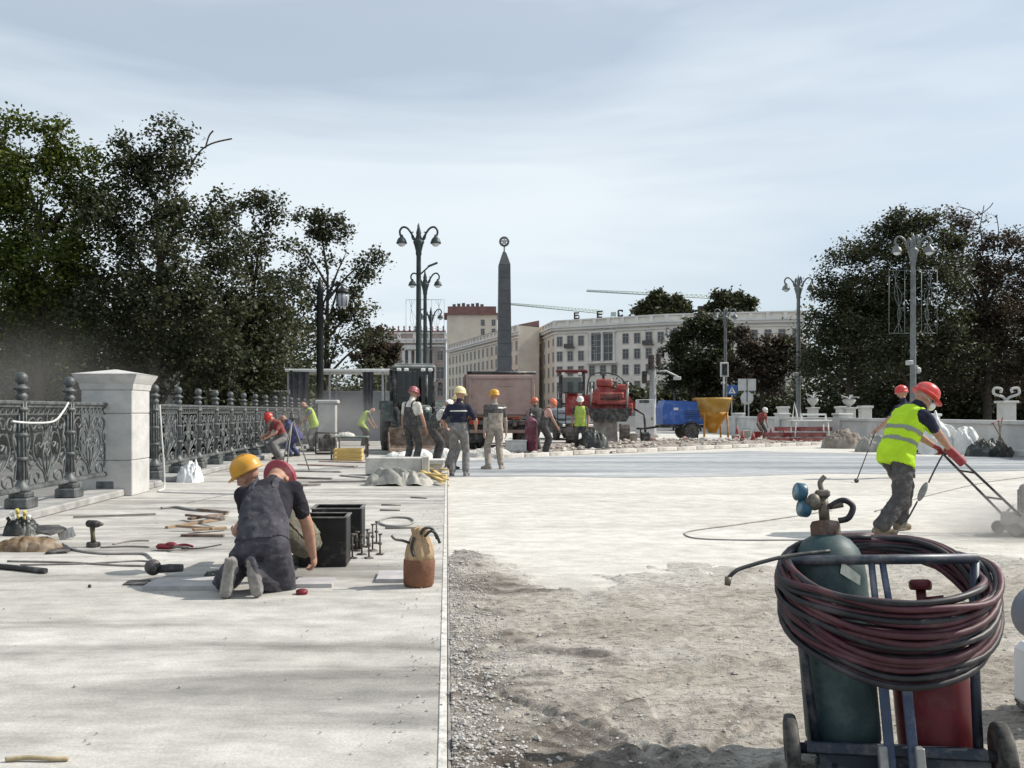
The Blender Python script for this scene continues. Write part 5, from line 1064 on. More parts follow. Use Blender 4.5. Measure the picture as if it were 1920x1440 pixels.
for i in range(9):
    px, py = 662+i*6+random.uniform(-3, 3), 1047-((i*37) % 5)*7; X, Y = at(px, py); k = thing('adjustable_foot', 'small steel adjustable pedestal foot beside the black troughs', 'pedestal', (X, Y, 0), R(random.uniform(0, 90)), 'steel pedestal feet beside the troughs')
    hh = random.uniform(.15, .25); m = MB(); m.cyl((0, 0, 0), (0, 0, hh), .008, n=8); m.lathe([(.018, hh*.5), (.02, hh*.5+.02)], 6); part(k, 'threaded_rod', m, chass); m = MB(); m.box((0, 0, .006), (.07, .07, .012), bev=.003); part(k, 'plate', m, chass); m = MB(); m.box((.015, 0, hh), (.05, .03, .012)); part(k, 'bracket', m, chass)
# tool bag
X, Y = at(784, 1104); k = thing('tool_bag', 'beige canvas tool bag with brown leather base and dark straps', 'bag', (X, Y+.10, 0)); lea = mat('bag_leather', (.17, .075, .04), .7, 0, .25, 9, bump=.3); can_ = mat('bag_canvas', (.40, .28, .17), .9, 0, .2, 7, stretch=(9, 9, 1.5), bump=.4)
def bagring(prof, n=48, pl=0):
    vs = []; fs = []
    for i, (r, z, a) in enumerate(prof):
        for q in range(n):
            t = 2*math.pi*q/n; rr = r*(1+a*math.sin(9*t+z*8)+a*.6*math.sin(14*t+2)); vs.append((rr*math.cos(t)*1.05+.02*z, rr*math.sin(t)*.85, z))
    for i in range(len(prof)-1):
        for q in range(n): fs.append((i*n+q, i*n+(q+1) % n, (i+1)*n+(q+1) % n, (i+1)*n+q))
    fs.append(tuple(range(n))); fs.append(tuple((len(prof)-1)*n+q for q in range(n))); m = MB(); m.add(vs, fs, 0, True); return m
part(k, 'base', bagring([(.095, 0, 0), (.108, .02, .005), (.112, .12, .01), (.112, .20, .015), (.106, .205, .015)]), lea); m = MB(); m.lathe([(.1165, .075), (.1185, .078), (.1185, .086), (.1165, .09)], 30); 
part(k, 'canvas', bagring([(.106, .19, .015), (.104, .25, .03), (.09, .31, .06), (.068, .36, .11), (.05, .39, .16), (.055, .42, .2), (.05, .44, .2)]), can_)
for pts_ in (((-.07, -.03, .33), (-.12, -.05, .35), (-.17, -.06, .36), (-.20, -.06, .39)), ((.05, -.04, .38), (.09, -.06, .42), (.13, -.05, .40), (.16, -.05, .33)), ((.02, -.06, .40), (.04, -.08, .44), (.10, -.05, .44), (.14, -.04, .36)), ((-.03, -.06, .38), (-.05, -.08, .30), (-.03, -.1, .24))):
    m = MB(); m.tube(bez(pts_, 6), .011, 6); part(k, 'strap', m, tarpb)
# flat tiles
tile = mat('paving_tile', (.36, .35, .355), .75, 0, .12, 5, dust=.3)
def flat(name, label, cat, corners, th, mt, z=0, group=None):
    P = [at(*c) for c in corners]; cx, cy = sum(p[0] for p in P)/len(P), sum(p[1] for p in P)/len(P); m = MB(); poly = [(p[0]-cx, p[1]-cy) for p in P]; m.prism(poly, z, z+th, 'z'); return solo(name, label, cat, m, mt, (cx, cy, 0), 0, group)
flat('paving_tile', 'grey paving tile beside the kneeling man with an angle grinder near it', 'tile', ((268, 1107), (417, 1107), (428, 1088), (298, 1090)), .032, tile)
flat('paving_tile', 'grey paving tile under the squatting worker right of the red cap', 'tile', ((552, 1103), (622, 1102), (629, 1090), (560, 1090)), .03, tile)
flat('paving_tile', 'grey paving tile lying left of the tool bag', 'tile', ((705, 1093), (758, 1093), (762, 1076), (712, 1076)), .03, tile)
flat('thin_plate', 'dark thin plate lying left of the angle grinder tile', 'plate', ((230, 1098), (272, 1098), (282, 1089), (243, 1090)), .012, black)
# angle grinder
X, Y = at(292, 1092); k = thing('angle_grinder', 'dark angle grinder with its guard lying on the pavement', 'power tool', (X, Y+.12, .036), R(8)); m = MB(); m.tube([(-.02, 0, .045), (.06, 0, .05), (.16, 0, .05), (.17, 0, .05)], [.03, .034, .03, .026], 12); part(k, 'motor_body', m, black); m = MB(); m.lathe([(.0, -.012), (.062, -.01), (.065, .0), (.05, .02), (.02, .04)], 18, c=(-.06, 0, .06), M=Matrix.Rotation(R(90), 3, 'X')); part(k, 'guard', m, mat('guard_grey', (.10, .09, .09), .5, .4, .3)); m = MB(); m.tube([(-.04, 0, .05), (-.03, -.10, .06)], .014, 8); part(k, 'side_handle', m, black)
# cordless drill
X, Y = at(172, 1027); k = thing('cordless_drill', 'cordless drill standing upright on its battery', 'drill', (X, Y+.04, 0), R(-20)); m = MB(); m.box((0, 0, .025), (.12, .085, .05), bev=.012); part(k, 'battery', m, black); m = MB(); m.tube([(0, 0, .05), (-.008, 0, .12), (-.012, 0, .2)], [.024, .02, .026], 10); part(k, 'grip', m, mat('drill_olive', (.09, .085, .05), .6, 0, .2)); m = MB(); m.tube([(-.07, 0, .225), (-.06, 0, .225), (.04, 0, .225), (.07, 0, .225)], [.03, .036, .036, .028], 12); part(k, 'motor_housing', m, black); m = MB(); m.tube([(.07, 0, .225), (.10, 0, .225), (.115, 0, .225)], [.02, .018, .012], 10); part(k, 'chuck', m, chass)
# bars, pipes, cables on the pavement
def bar(label, pts, r, mt, name='steel_bar', cat='bar', group=None, z=None, sq=False):
    P = [(*at(x, y), (z if z is not None else r)) for x, y in pts]; m = MB(); m.tube(bez(P, 6) if len(P) > 2 else P, r, 4 if sq else 7, smooth=not sq); solo(name, label, cat, m, mt, group=group)
dst = mat('dull_bar', (.20, .19, .175), .7, .2, .25, 7, dust=.4)
bar('straight grey steel bar lying below the stone pillar', ((137, 972), (292, 966)), .016, dst, sq=True)
bar('black plastic pipe end lying flat on the pavement', ((-15, 1066), (30, 1070), (86, 1076)), .024, black, 'pipe', 'pipe')
bar('thin rod pointing from the tool sack towards the angle grinder', ((14, 1054), (120, 1056), (230, 1062), (298, 1063)), .009, dst)
bar('second thin rod lying across the first', ((38, 1061), (170, 1058), (260, 1053), (297, 1058)), .008, dst)
bar('pale hose curving from the tool sack along the pavement', ((118, 1022), (140, 1033), (190, 1040), (245, 1040), (272, 1041), (283, 1049)), .012, cgr, 'hose', 'hose')
bar('thin grey strip lying in front of the cordless drill', ((188, 1028), (240, 1026), (280, 1027)), .009, dst)
bar('short bent strip beside the red cutter', ((212, 1022), (244, 1016), (280, 1015)), .009, dst)
bar('thin cable leading from the red cutter to the kneeling man', ((340, 1030), (375, 1029), (415, 1022)), .007, cblk, 'cable', 'cable')
bar('pale crooked hose lying below the plastic bag', ((302, 955), (330, 953), (360, 958), (420, 962)), .018, cgr, 'hose', 'hose')
bar('thin line stretched over the pavement behind the kneeling man', ((350, 944), (425, 928)), .006, cgr, 'cable', 'cable')
m = MB(); P = [at(x, y) for x, y in ((712, 983), (716, 976), (735, 972), (765, 973), (776, 980), (760, 987), (728, 988))]; m.tube(bez([(*p, .014) for p in P+[P[0]]], 6)[:-1], .013, 6, True); solo('hose', 'flattened ring of grey hose near the tool bag', 'hose', m, cgr)
for a, b_ in (((715, 948), (752, 948)), ((712, 958), (750, 958)), ((770, 934), (800, 935)), ((722, 992), (800, 990))):
    bar('short flat steel strip among the loose strips behind the tool bag', (a, b_), .012, dst, 'steel_strip', 'strip', 'loose steel strips behind the tool bag')
# red pipe cutter
X, Y = at(318, 1036); k = thing('bolt_cutter', 'dark red hand cutter lying open on the pavement', 'hand tool', (X, Y+.1, .01), R(-8)); m = MB(); m.box((-.08, 0, .03), (.16, .09, .05), bev=.02); m.sphere((-.02, .0, .04), .05, 12, 8, sc=(1.3, .8, .7)); part(k, 'head', m, mat('cutter_red', (.15, .012, .02), .5, .1, .25))
for q in (-1, 1): m = MB(); m.tube(bez([(0, q*.02, .03), (.08, q*.07, .04), (.18, q*.035, .03)], 6), .012, 7); part(k, 'handle', m, MATS['cutter_red'] if q > 0 else black)
m = MB(); m.lathe([(.035, 0), (.042, .004), (.042, .028), (.03, .034)], 16); solo('paint_cap', 'small dark red cap on the pavement beside the kneeling man', 'cap', m, MATS['cutter_red'], (*at(566, 1114), 0))
# offcut pile behind the kneeling man
for i, (a, b_, w_, z_) in enumerate((((312, 991), (420, 975), .05, .0), ((355, 982), (425, 968), .06, .03), ((340, 1006), (420, 1007), .05, .0), ((362, 1000), (424, 995), .07, .02), ((370, 965), (428, 970), .04, .05), ((350, 975), (418, 988), .05, .06), ((330, 996), (400, 998), .04, .035))):
    p = at(*a); q = at(*b_); m = MB(); m.box((0, 0, .015), (math.dist(p, q), w_, .028), bev=.003); solo('wood_offcut', 'brown wood offcut in the little pile behind the kneeling man', 'offcut', m, woodb if i % 3 else mat('wood_pale', (.28, .20, .13), .85, 0, .2, 6), ((p[0]+q[0])/2, (p[1]+q[1])/2, z_), 0, 'wood offcuts behind the kneeling man', rot=(0, R(random.uniform(-2, 2)), math.atan2(q[1]-p[1], q[0]-p[0])))
# tool sack and bundle at the left edge
X, Y = at(28, 1006); heap('tool_pouch', 'black tool pouch with yellow handled tools beside the fence post', 'tool pouch', (X, Y+.15), (.36, .3, .20), tarpb, 41, fold=.6, k=2.2)
for i, (dx1, dz1, c_) in enumerate(((-.08, .24, lampw), (-.02, .27, mat('tool_yellow', (.50, .42, .10), .6, 0, .2)), (.06, .25, MATS['tool_yellow']), (.11, .20, lampw), (-.12, .18, black))):
    m = MB(); m.tube([(dx1*.5, 0, .06), (dx1, -.04, dz1)], .015, 7); m.tube([(dx1*.9, -.03, dz1*.85), (dx1*1.02, -.045, dz1+.01)], .019, 7); solo('hand_tool', ('white', 'plain yellow', 'tilted yellow', 'short white', 'short black')[i]+' handled tool poking out of the black pouch', 'hand tool', m, c_, (X, Y+.13, 0))
X, Y = at(48, 1034); heap('sack', 'brown dusty sack lying under the dark plate at the pavement edge', 'sack', (X-.03, Y+.1), (.62, .3, .14), mat('sack_brown', (.16, .11, .065), .9, 0, .3, 8, dust=.3), 44, fold=.5, k=1.5)
flat('dark_plate', 'dark triangular steel plate lying on the brown sack', 'plate', ((66, 1018), (95, 1024), (125, 1012), (110, 1005), (72, 1006)), .02, black, .10); flat('dark_plate', 'flat black plate lying at the right end of the brown sack', 'plate', ((85, 1040), (125, 1038), (138, 1030), (108, 1024)), .02, black, .0)
X, Y = at(125, 1012); m = MB(); m.box((0, 0, .05), (.16, .02, .10), M=Matrix.Rotation(R(-18), 3, 'Y')); [m.box((-.06+.04*i, -.012, .05), (.012, .006, .08)) for i in range(4)]; solo('metal_grid', 'small pale metal grid propped beside the dark plate', 'grid', m, galv, (X, Y, .01), R(15))
X, Y = at(72, 1428); m = MB(); m.tube(bez([(-.12, -.005, .01), (-.04, .004, .014), (.05, -.002, .012), (.11, .004, .010)], 6), .009, 7); solo('stick', 'short pale wooden stick lying alone on the pavement', 'stick', m, mat('stick_wood', (.36, .29, .18), .9, 0, .25, 20), (X, Y, 0))
m = MB(); m.sphere((0, 0, .012), .014, 8, 6); solo('pebble', 'small dark pebble alone on the pale pavement', 'pebble', m, black, (*at(168, 1102), 0))
X, Y = at(398, 1086); heap('glove', 'dark work glove dropped beside the kneeling man', 'glove', (X, Y+.08, 0), (.18, .1, .06), tarpb, 51, k=2)
# ------------------------------------------------------------------ street lamps, signs, parapets
lampd = mat('lamp_dark_green', (.045, .06, .06), .5, .3, .25, 4); lampg = mat('lamp_grey', (.17, .18, .18), .5, .3, .25, 4); opal = mat('opal_glass', (.72, .74, .74), .2, 0, .05); wire = mat('ornament_wire', (.20, .22, .22), .5, .3, .1)
def lamp_meshes(mt, sfx):
    D_ = {}
    m = MB(); m.lathe([(.42, 0), (.42, .25), (.32, .35), (.26, .9), (.30, 1.0), (.22, 1.1), (.16, 1.6), (.145, 5), (.12, 9.3), (.16, 9.45), (.15, 9.55), (.24, 9.9), (.30, 10.05), (.2, 10.15), (.12, 10.4), (.14, 10.5), (.06, 10.8), (.02, 11.0)], 14); D_['pole'] = m.mesh('pole', mt)
    m = MB(); m.tube(bez([(.1, 0, 9.95), (.3, 0, 10.35), (.55, 0, 10.72), (.80, 0, 10.80), (.96, 0, 10.62), (.93, 0, 10.38), (.83, 0, 10.36)], 8), .055, 7); m.tube(bez([(.15, 0, 10.1), (.32, 0, 10.2), (.36, 0, 10.5), (.26, 0, 10.55)], 6), .03, 6); D_['arm'] = m.mesh('arm', mt)
    m = MB(); m.lathe([(.03, 10.42), (.07, 10.40), (.09, 10.3), (.2, 10.2), (.27, 10.02), (.28, 9.96), (.24, 9.96)], 16, c=(.87, 0, 0)); D_['lamp_shade'] = m.mesh('lamp_shade', mt)
    m = MB(); m.sphere((.87, 0, 9.95), .2, 14, 8, sc=(1, 1, .75)); D_['lamp_glass'] = m.mesh('lamp_glass', opal)
    m = MB(); 
    for a, b in (((.45, 5.6), (.45, 9.0)), ((.45, 9.0), (1.3, 9.0)), ((1.3, 9.0), (1.3, 5.6)), ((.45, 5.6), (1.3, 5.6))): m.tube([(a[0], 0, a[1]), (b[0], 0, b[1])], .014, 5)
    for k in range(3): m.tube(bez([(.55+k*.25, 0, 5.6), (.85-.1*k, 0, 6.6), (.6+k*.2, 0, 7.6), (.95, 0, 8.4), (.7+k*.2, 0, 9.0)], 5), .010, 5)
    m.tube([(.1, 0, 9.0), (.45, 0, 9.0)], .02, 5); m.tube([(.1, 0, 5.6), (.45, 0, 5.6)], .02, 5); D_['ornament_frame'] = m.mesh('ornament_frame', wire if sfx else wire)
    m = MB(); m.tube([(.1, 0, 8.4), (.5, -.1, 8.75)], .04, 6); m.box((.72, -.13, 8.86), (.55, .22, .09), bev=.03, M=Matrix.Rotation(R(-22), 3, 'Y')); D_['luminaire'] = m.mesh('luminaire', mt)
    m = MB(); m.box((-.25, -.1, 4.0), (.34, .25, .26), bev=.04); m.box((.3, .1, 3.6), (.3, .3, .34), bev=.08); m.tube([(-.25, -.05, 4.0), (.3, .05, 3.8)], .03, 5); D_['camera_unit'] = m.mesh('camera_unit', galv)
    return D_
LD, LG = lamp_meshes(lampd, 0), lamp_meshes(lampg, 1)
def lamp(label, X, Y, D_, orn, lum=False, camu=False, rz=0, group=None):
    k = thing('street_lamp', label, 'street lamp', (X, Y, -.05), rz, group); link('pole', D_['pole'], k)
    for q in (0, math.pi):
        a = link('arm', D_['arm'], k, rz=q); s_ = link('lamp_shade', D_['lamp_shade'], a); link('lamp_glass', D_['lamp_glass'], a)
        if orn: link('ornament_frame', D_['ornament_frame'], k, rz=q)
    for q in (math.pi/2, -math.pi/2):
        a = link('arm', D_['arm'], k, rz=q); a.scale = (.55, 1, 1)
    if lum: link('luminaire', D_['luminaire'], k)
    if camu: link('camera_unit', D_['camera_unit'], k)
    return k
lamp('tall dark two armed street lamp rising behind the tractor, without wire ornaments', ox(785, 45), 45, LD, False, True)
lamp('dark two armed street lamp with wire ornaments just beyond the tall one', ox(797, 60), 60, LD, True)
lamp('furthest dark street lamp with wire ornaments before the columned building', ox(808, 81), 81, LD, True)
lamp('grey street lamp with wire ornaments and cameras in front of the dark right trees', ox(1712, 47.5), 47.5, LG, True, False, True)
lamp('grey two armed street lamp with bare pole rising above the white trestle', ox(1497, 62), 62, LG, False, False, True)
lamp('grey street lamp carrying a framed traffic signal near the yellow hopper', ox(1360, 81), 81, LG, False, False, True)
lamp('distant grey street lamp rising behind the blue compressor', ox(1265, 99), 99, LG, False, False, True)
# park lantern beside the left trees
Yl = 33; k = thing('park_lantern', 'black park lamp post with one large lantern hanging among the left trees', 'lamp post', (ox(600, Yl), Yl, 0)); zt_ = oz(535, Yl); bi = mat('black_iron', (.012, .014, .014), .5, .3, .3)
m = MB(); m.lathe([(.3, 0), (.3, .3), (.2, .45), (.15, .6), (.135, 2.0), (.12, zt_-.3), (.17, zt_-.2), (.10, zt_), (.03, zt_+.3)], 14); part(k, 'pole', m, bi)
m = MB(); m.tube(bez([(.05, 0, zt_-.9), (.35, 0, zt_-.2), (.7, 0, zt_+.1), (.85, 0, zt_-.08)], 7), .04, 7); m.tube(bez([(.1, 0, zt_-.3), (.3, 0, zt_-.05), (.5, 0, zt_-.2), (.4, 0, zt_-.3)], 6), .025, 6); part(k, 'arm', m, bi)
m = MB(); m.lathe([(.05, zt_-.08), (.16, zt_-.14), (.27, zt_-.24), (.28, zt_-.30), (.24, zt_-.30)], 8, c=(.85, 0, 0)); ln = part(k, 'lantern', m, bi)
m = MB(); m.lathe([(.23, zt_-.31), (.25, zt_-.5), (.20, zt_-.78), (.1, zt_-.82)], 8, c=(.85, 0, 0)); part(ln, 'lantern_glass', m, mat('lantern_glass', (.40, .43, .46), .25, 0, .1))
for a in range(8):
    c_, s_ = math.cos(a*math.pi/4), math.sin(a*math.pi/4); m = MB(); m.tube([(.85+.24*c_, .24*s_, zt_-.3), (.85+.26*c_, .26*s_, zt_-.5), (.85+.21*c_, .21*s_, zt_-.79)], .014, 5); part(ln, 'lantern_rib', m, bi)
# traffic signal post and cabinet
Yg_ = 47; k = thing('traffic_signal', 'grey traffic light post with dark signal heads above the control cabinet', 'traffic light', (ox(1224, Yg_), Yg_, -.05))
m = MB(); m.lathe([(.3, 0), (.3, .15), (.18, .25), (.165, 3.6), (.12, 3.8), (.05, 3.9)], 14); part(k, 'post', m, mat('post_grey', (.30, .30, .29), .7, 0, .2, 3))
for (x, y, z, s_) in ((-.15, -.25, 4.0, 1), (.28, -.1, 4.15, .8), (-.45, .0, 3.2, .8)):
    m = MB(); m.box((x, y, z), (.32*s_, .2, .85*s_), bev=.04); hd = part(k, 'signal_head', m, black)
    for i in range(3): m = MB(); m.lathe([(.10*s_, 0), (.11*s_, .06), (.09*s_, .06), (.001, .02)], 12, c=(x, y-.1, z+(i-1)*.26*s_), M=Matrix.Rotation(R(90), 3, 'X')); part(hd, 'signal_lens', m, mat('lens_dark', (.06, .03, .02), .3))
m = MB(); m.tube([(0, 0, 3.5), (.7, 0, 3.55), (1.4, 0, 3.2)], .045, 6); m.tube([(-.9, 0, 3.3), (0, 0, 3.4)], .04, 6); m.box((1.3, 0, 3.15), (.4, .15, .18), bev=.03); part(k, 'bracket', m, galv)
k = thing('control_cabinet', 'tall light grey control cabinet beside the traffic light post', 'cabinet', (ox(1209, 46), 46, -.05)); m = MB(); m.box((0, 0, 1.05), (.86, .6, 1.9), bev=.02); part(k, 'case', m, mat('cabinet_grey', (.48, .48, .47), .6, 0, .1, 3, dust=.2)); m = MB(); m.box((-.1, -.31, 1.9), (.5, .02, .16)); part(k, 'label_plate', m, black); m = MB(); m.box((0, 0, .07), (.95, .7, .14)); part(k, 'base', m, conc); m = MB(); m.box((.3, -.315, 1.0), (.04, .03, .16)); part(k, 'handle', m, black)
Yq = 55; k = thing('road_sign', 'pair of grey sign backs, one rectangular above one round, on twin posts', 'road sign', (ox(1400, Yq), Yq, -.05)); sb = mat('sign_back', (.40, .41, .41), .6, .2, .1, 4)
for x in (-.12, .12): m = MB(); m.cyl((x, 0, 0), (x, 0, 3.4), .04, n=8); part(k, 'post', m, galv)
m = MB(); m.box((0, -.06, oz(720, Yq)), (1.12, .03, .74), bev=.01); part(k, 'rectangular_plate', m, sb); m = MB(); m.lathe([(.40, -.015), (.41, 0), (.40, .015)], 24, c=(0, -.06, oz(745, Yq)), M=Matrix.Rotation(R(90), 3, 'X')); part(k, 'round_plate', m, sb)
m = MB(); m.box((0, -.085, 2.7), (.06, .03, 1.5)); part(k, 'stiffener', m, chass)
Yq = 60; k = thing('crossing_sign', 'small blue pedestrian crossing sign with white triangle on a thin post', 'road sign', (ox(1372, Yq), Yq, -.05)); m = MB(); m.cyl((0, 0, 0), (0, 0, 3.2), .04, n=8); part(k, 'post', m, galv); zc = oz(730, Yq); m = MB(); m.box((0, -.06, zc), (.66, .03, .66), bev=.01); pl_ = part(k, 'plate', m, mat('sign_blue', (.03, .09, .30), .5, 0, .1)); m = MB(); m.add([(-.24, -.08, zc-.22), (.24, -.08, zc-.22), (0, -.08, zc+.24)], [(0, 1, 2)]); part(pl_, 'triangle', m, lampw); m = MB(); m.tube([(0, -.09, zc+.08), (-.03, -.09, zc-.04), (-.10, -.09, zc-.17)], .022, 5); m.tube([(-.03, -.09, zc-.04), (.07, -.09, zc-.17)], .022, 5); m.sphere((.01, -.09, zc+.12), .03, 8, 6); part(pl_, 'walking_figure', m, black)
Yq = 78; k = thing('pedestrian_signal', 'white framed dark signal box mounted below a camera beside the grey lamp', 'traffic light', (ox(1358, Yq), Yq, -.05)); m = MB(); m.cyl((0, .2, 0), (0, .2, 5.5), .06, n=8); part(k, 'post', m, galv); m = MB(); m.box((0, 0, oz(692, Yq)), (.72, .12, 1.3), bev=.03); hd = part(k, 'frame', m, lampw); m = MB(); m.box((0, -.08, oz(692, Yq)), (.44, .08, 1.0)); part(hd, 'screen', m, black)
# right hand parapet with piers
XR = 17.6; k = thing('stone_parapet', 'pale stone parapet with piers running along the right side of the site', 'parapet', (XR, 0, ZR)); pst = mat('parapet_stone', (.50, .50, .485), .9, 0, .15, 1.5, bump=.2)
yr = 25.2
for i in range(6):
    m = MB(); m.box((0, yr, .60), (.56, .62, 1.2), bev=.02); m.box((0, yr, 1.25), (.66, .72, .10), bev=.03); part(k, 'pier', m, pst)
    m = MB(); m.box((0, yr+3.5, .5), (.34, 6.36, .95)); m.box((-.02, yr+3.5, 1.03), (.44, 6.36, .13), bev=.02); m.box((-.02, yr+3.5, .1), (.5, 6.36, .2), bev=.02); part(k, 'panel', m, pst)
    yr += 7.0
# ornaments and far stone pieces
def ornament(label, px, py, Y, h_, kind, X=None):
    x = X if X is not None else ox(px, Y); z0 = oz(py, Y); k = thing('stone_ornament', label, 'ornament', (x, Y, 0)); sm = mat('ornament_white', (.40, .40, .385), .8, 0, .1, 4)
    m = MB(); m.box((0, 0, z0/2), (.42, .42, z0), bev=.02); m.box((0, 0, z0-.03), (.55, .55, .08), bev=.02); part(k, 'pedestal', m, sm); m = MB()
    if kind == 'heart':
        for q in (-1, 1): m.tube(bez([(0, 0, z0), (q*.12, 0, z0+h_*.3), (q*.42, 0, z0+h_*.55), (q*.40, 0, z0+h_*.95), (q*.18, 0, z0+h_*.9), (q*.2, 0, z0+h_*.62)], 7), .045, 7)
    elif kind == 'urn':
        m.lathe([(.10, z0), (.07, z0+h_*.15), (.22, z0+h_*.4), (.30, z0+h_*.7), (.24, z0+h_*.8), (.28, z0+h_*.85)], 16)
        for a in range(7): 
            c_, s_ = math.cos(a), math.sin(a*1.7); m.tube(bez([(0, 0, z0+h_*.8), (.2*c_, .1*s_, z0+h_*1.05), (.42*c_, .2*s_, z0+h_*(1.0+.2*(a % 2)))], 5), [.02]*10+[.05], 5)
    else: m.lathe([(.1, z0), (.18, z0+h_*.2), (.26, z0+h_*.6), (.36, z0+h_*.7), (.36, z0+h_*.8), (.05, z0+h_)], 14)
    part(k, kind if kind == 'urn' else 'scroll' if kind == 'heart' else 'finial', m, sm)
ornament('white heart shaped scroll ornament on a pedestal beside the right parapet', 1887, 752, 30, .46, 'heart')
ornament('white urn ornament with curling leaves beyond the white trestle', 1524, 764, 46, .6, 'urn')
ornament('white urn with spiky leaves behind the red helmet worker', 1592, 764, 40, .45, 'urn')
ornament('pale leafy urn on a pedestal behind the iron fence next to the stone pillar', 322, 742, 33.5, .75, 'urn')
ornament('round stone finial on a pedestal behind the long iron fence', 395, 745, 35, .35, 'cap')
ornament('larger stone finial on a pedestal near the stone railing behind the fence', 441, 742, 36, .50, 'cap')
k = thing('stone_railing', 'white stone railing with balusters behind the far end of the iron fence', 'railing', (0, 37.5, 0)); xa, xb = ox(450, 37.5), ox(545, 37.5); zz_ = oz(736, 37.5)
m = MB(); m.box(((xa+xb)/2, 0, zz_), (xb-xa, .4, .16), bev=.03); part(k, 'handrail', m, stone); m = MB(); m.box(((xa+xb)/2, 0, .5), (xb-xa, .5, 1.0)); part(k, 'base_wall', m, stone)
for x in np.linspace(xa+.15, xb-.15, 7): m = MB(); m.lathe([(.07, 1.0), (.11, 1.25), (.06, zz_-.3), (.08, zz_-.08)], 10, c=(x, 0, 0)); part(k, 'baluster', m, stone)
for i, (px, Y) in enumerate(((1578, 48), (1622, 44), (1468, 50))):
    k = thing('stone_pier', ('slim white pier between the dark trees and the rubble heap', 'slim white pier left of the half hidden worker', 'slim white pier behind the red beams')[i], 'pier', (ox(px, Y), Y, 0)); m = MB(); m.box((0, 0, .75), (.5, .4, 1.5), bev=.02); part(k, 'shaft', m, stone); m = MB(); m.box((0, 0, 1.55), (.62, .52, .12), bev=.02); part(k, 'cap', m, stone)
# ------------------------------------------------------------------ buildings, obelisk, cranes
wallb = mat('facade_beige', (.66, .58, .48), .9, 0, .10, .3, bump=.1); wallp = mat('facade_pale', (.74, .68, .60), .9, 0, .10, .3); trim = mat('facade_trim', (.70, .67, .63), .9, 0, .08, .5); roofr = mat('roof_red_brown', (.22, .12, .11), .9, 0, .2, .6)
wpane = glassmat('window_dark', (.06, .058, .06), .25); wframe = mat('window_frame', (.40, .38, .35), .8, 0, .1, 1)
def win_mesh(w_, h_, arch=False):
    m = MB(); t = .12
    m.box((0, -.05, h_/2+t/2), (w_+2*t, .10, t)); m.box((0, -.07, -h_/2-t/2), (w_+2.6*t, .14, t))
    for q in (-1, 1): m.box((q*(w_/2+t/2), -.05, 0), (t, .10, h_))
    m.box((0, -.03, 0), (.07, .04, h_)); m.box((0, -.03, h_*.2), (w_, .04, .07))
    if arch: m.tube([(math.cos(a)*(w_/2+.25), -.06, h_/2+.35+math.sin(a)*.5) for a in np.linspace(0.1, math.pi-.1, 9)], .10, 5)
    p = MB(); p.box((0, -.012, 0), (w_, .02, h_)); return m.mesh('window', wframe), p.mesh('pane', wpane)
WT = {'n': win_mesh(1.15, 1.95), 's': win_mesh(1.05, 1.3), 'a': win_mesh(1.25, 2.2, True), 't': win_mesh(1.5, 2.4)}
def window(root, kind, x, y, z, an):
    a, b = WT[kind]; o = link('window', a, root, (x, y, z), an); link('pane', b, o)
def facade(root, p0, p1, H, rows, step, mt, depth=8.0, offs=1.2, skip=(), kinds=None, cornice=True):
    p0 = Vector(p0); p1 = Vector(p1); d = p1-p0; Ln = d.length; t = d/Ln; an = math.atan2(t.y, t.x); n = Vector((t.y, -t.x))      # outward to the camera side
    def P(s, o, z): q = p0+t*s+n*o; return (q.x, q.y, z)
    m = MB(); c = P(Ln/2, -depth/2, H/2-.5); m.box(c, (Ln, depth, H+1), rz=an); part(root, 'wall', m, mt)
    if cornice:
        m = MB(); m.box(P(Ln/2, .30, H-1.9), (Ln+.3, .9, .5), rz=an); m.box(P(Ln/2, .45, H-1.45), (Ln+.5, 1.2, .4), rz=an); m.box(P(Ln/2, .12, H-2.7), (Ln, .3, .35), rz=an); part(root, 'cornice', m, trim)
        m = MB(); m.box(P(Ln/2, .1, H-.05), (Ln, .5, .25), rz=an)
        for q in range(int(Ln/3)+1): m.box(P(q*Ln/max(1, int(Ln/3)), .12, H-.7), (.7, .45, 1.2), rz=an)
        part(root, 'parapet', m, trim)
        m = MB(); m.box(P(Ln/2, .08, rows[-1]-2.1 if len(rows) > 3 else 4.5), (Ln, .22, .4), rz=an); part(root, 'string_course', m, trim)
    nw = int((Ln-offs)/step)
    for k in range(nw):
        s_ = offs+(Ln-2*offs)*k/max(1, nw-1)
        for r_, z in enumerate(rows):
            if (k, r_) in skip: continue
            kd = kinds(k, r_) if kinds else 'n'
            if kd: window(root, kd, *P(s_, .0, z), an)
    return P, Ln, an
HB = 20.9
pb = [(ox(978, 231), 231), (ox(1040, 190), 190), (ox(1250, 177), 177), (ox(1505, 171), 171)]
B = thing('curved_building', 'long pale five storey building with cornice and rooftop letters across the square', 'building')
rowz = [16.4, 13.2, 10.0, 6.6, 3.0]
facade(B, pb[0], pb[1], HB, rowz, 4.2, wallb, kinds=lambda k, r: 's' if r == 0 else 'n')
P1, L1, an1 = facade(B, pb[1], pb[2], HB, rowz, 2.25, wallp, skip=[(k, r) for k in (4, 5) for r in (0, 1)], kinds=lambda k, r: 'a' if (k in (1, 8) and r == 0) else 'n')
facade(B, pb[2], pb[3], HB, rowz, 2.3, wallp, kinds=lambda k, r: 'a' if (k % 4 == 1 and r == 0) else 'n')
m = MB(); sb_ = L1*.445                                              # central bay with columns and pediments
for q in (-2.6, 0, 2.6): m.lathe([(.32, 11.7), (.26, 12), (.22, 17.5), (.34, 17.9)], 10, c=P1(sb_+q, .35, 0))
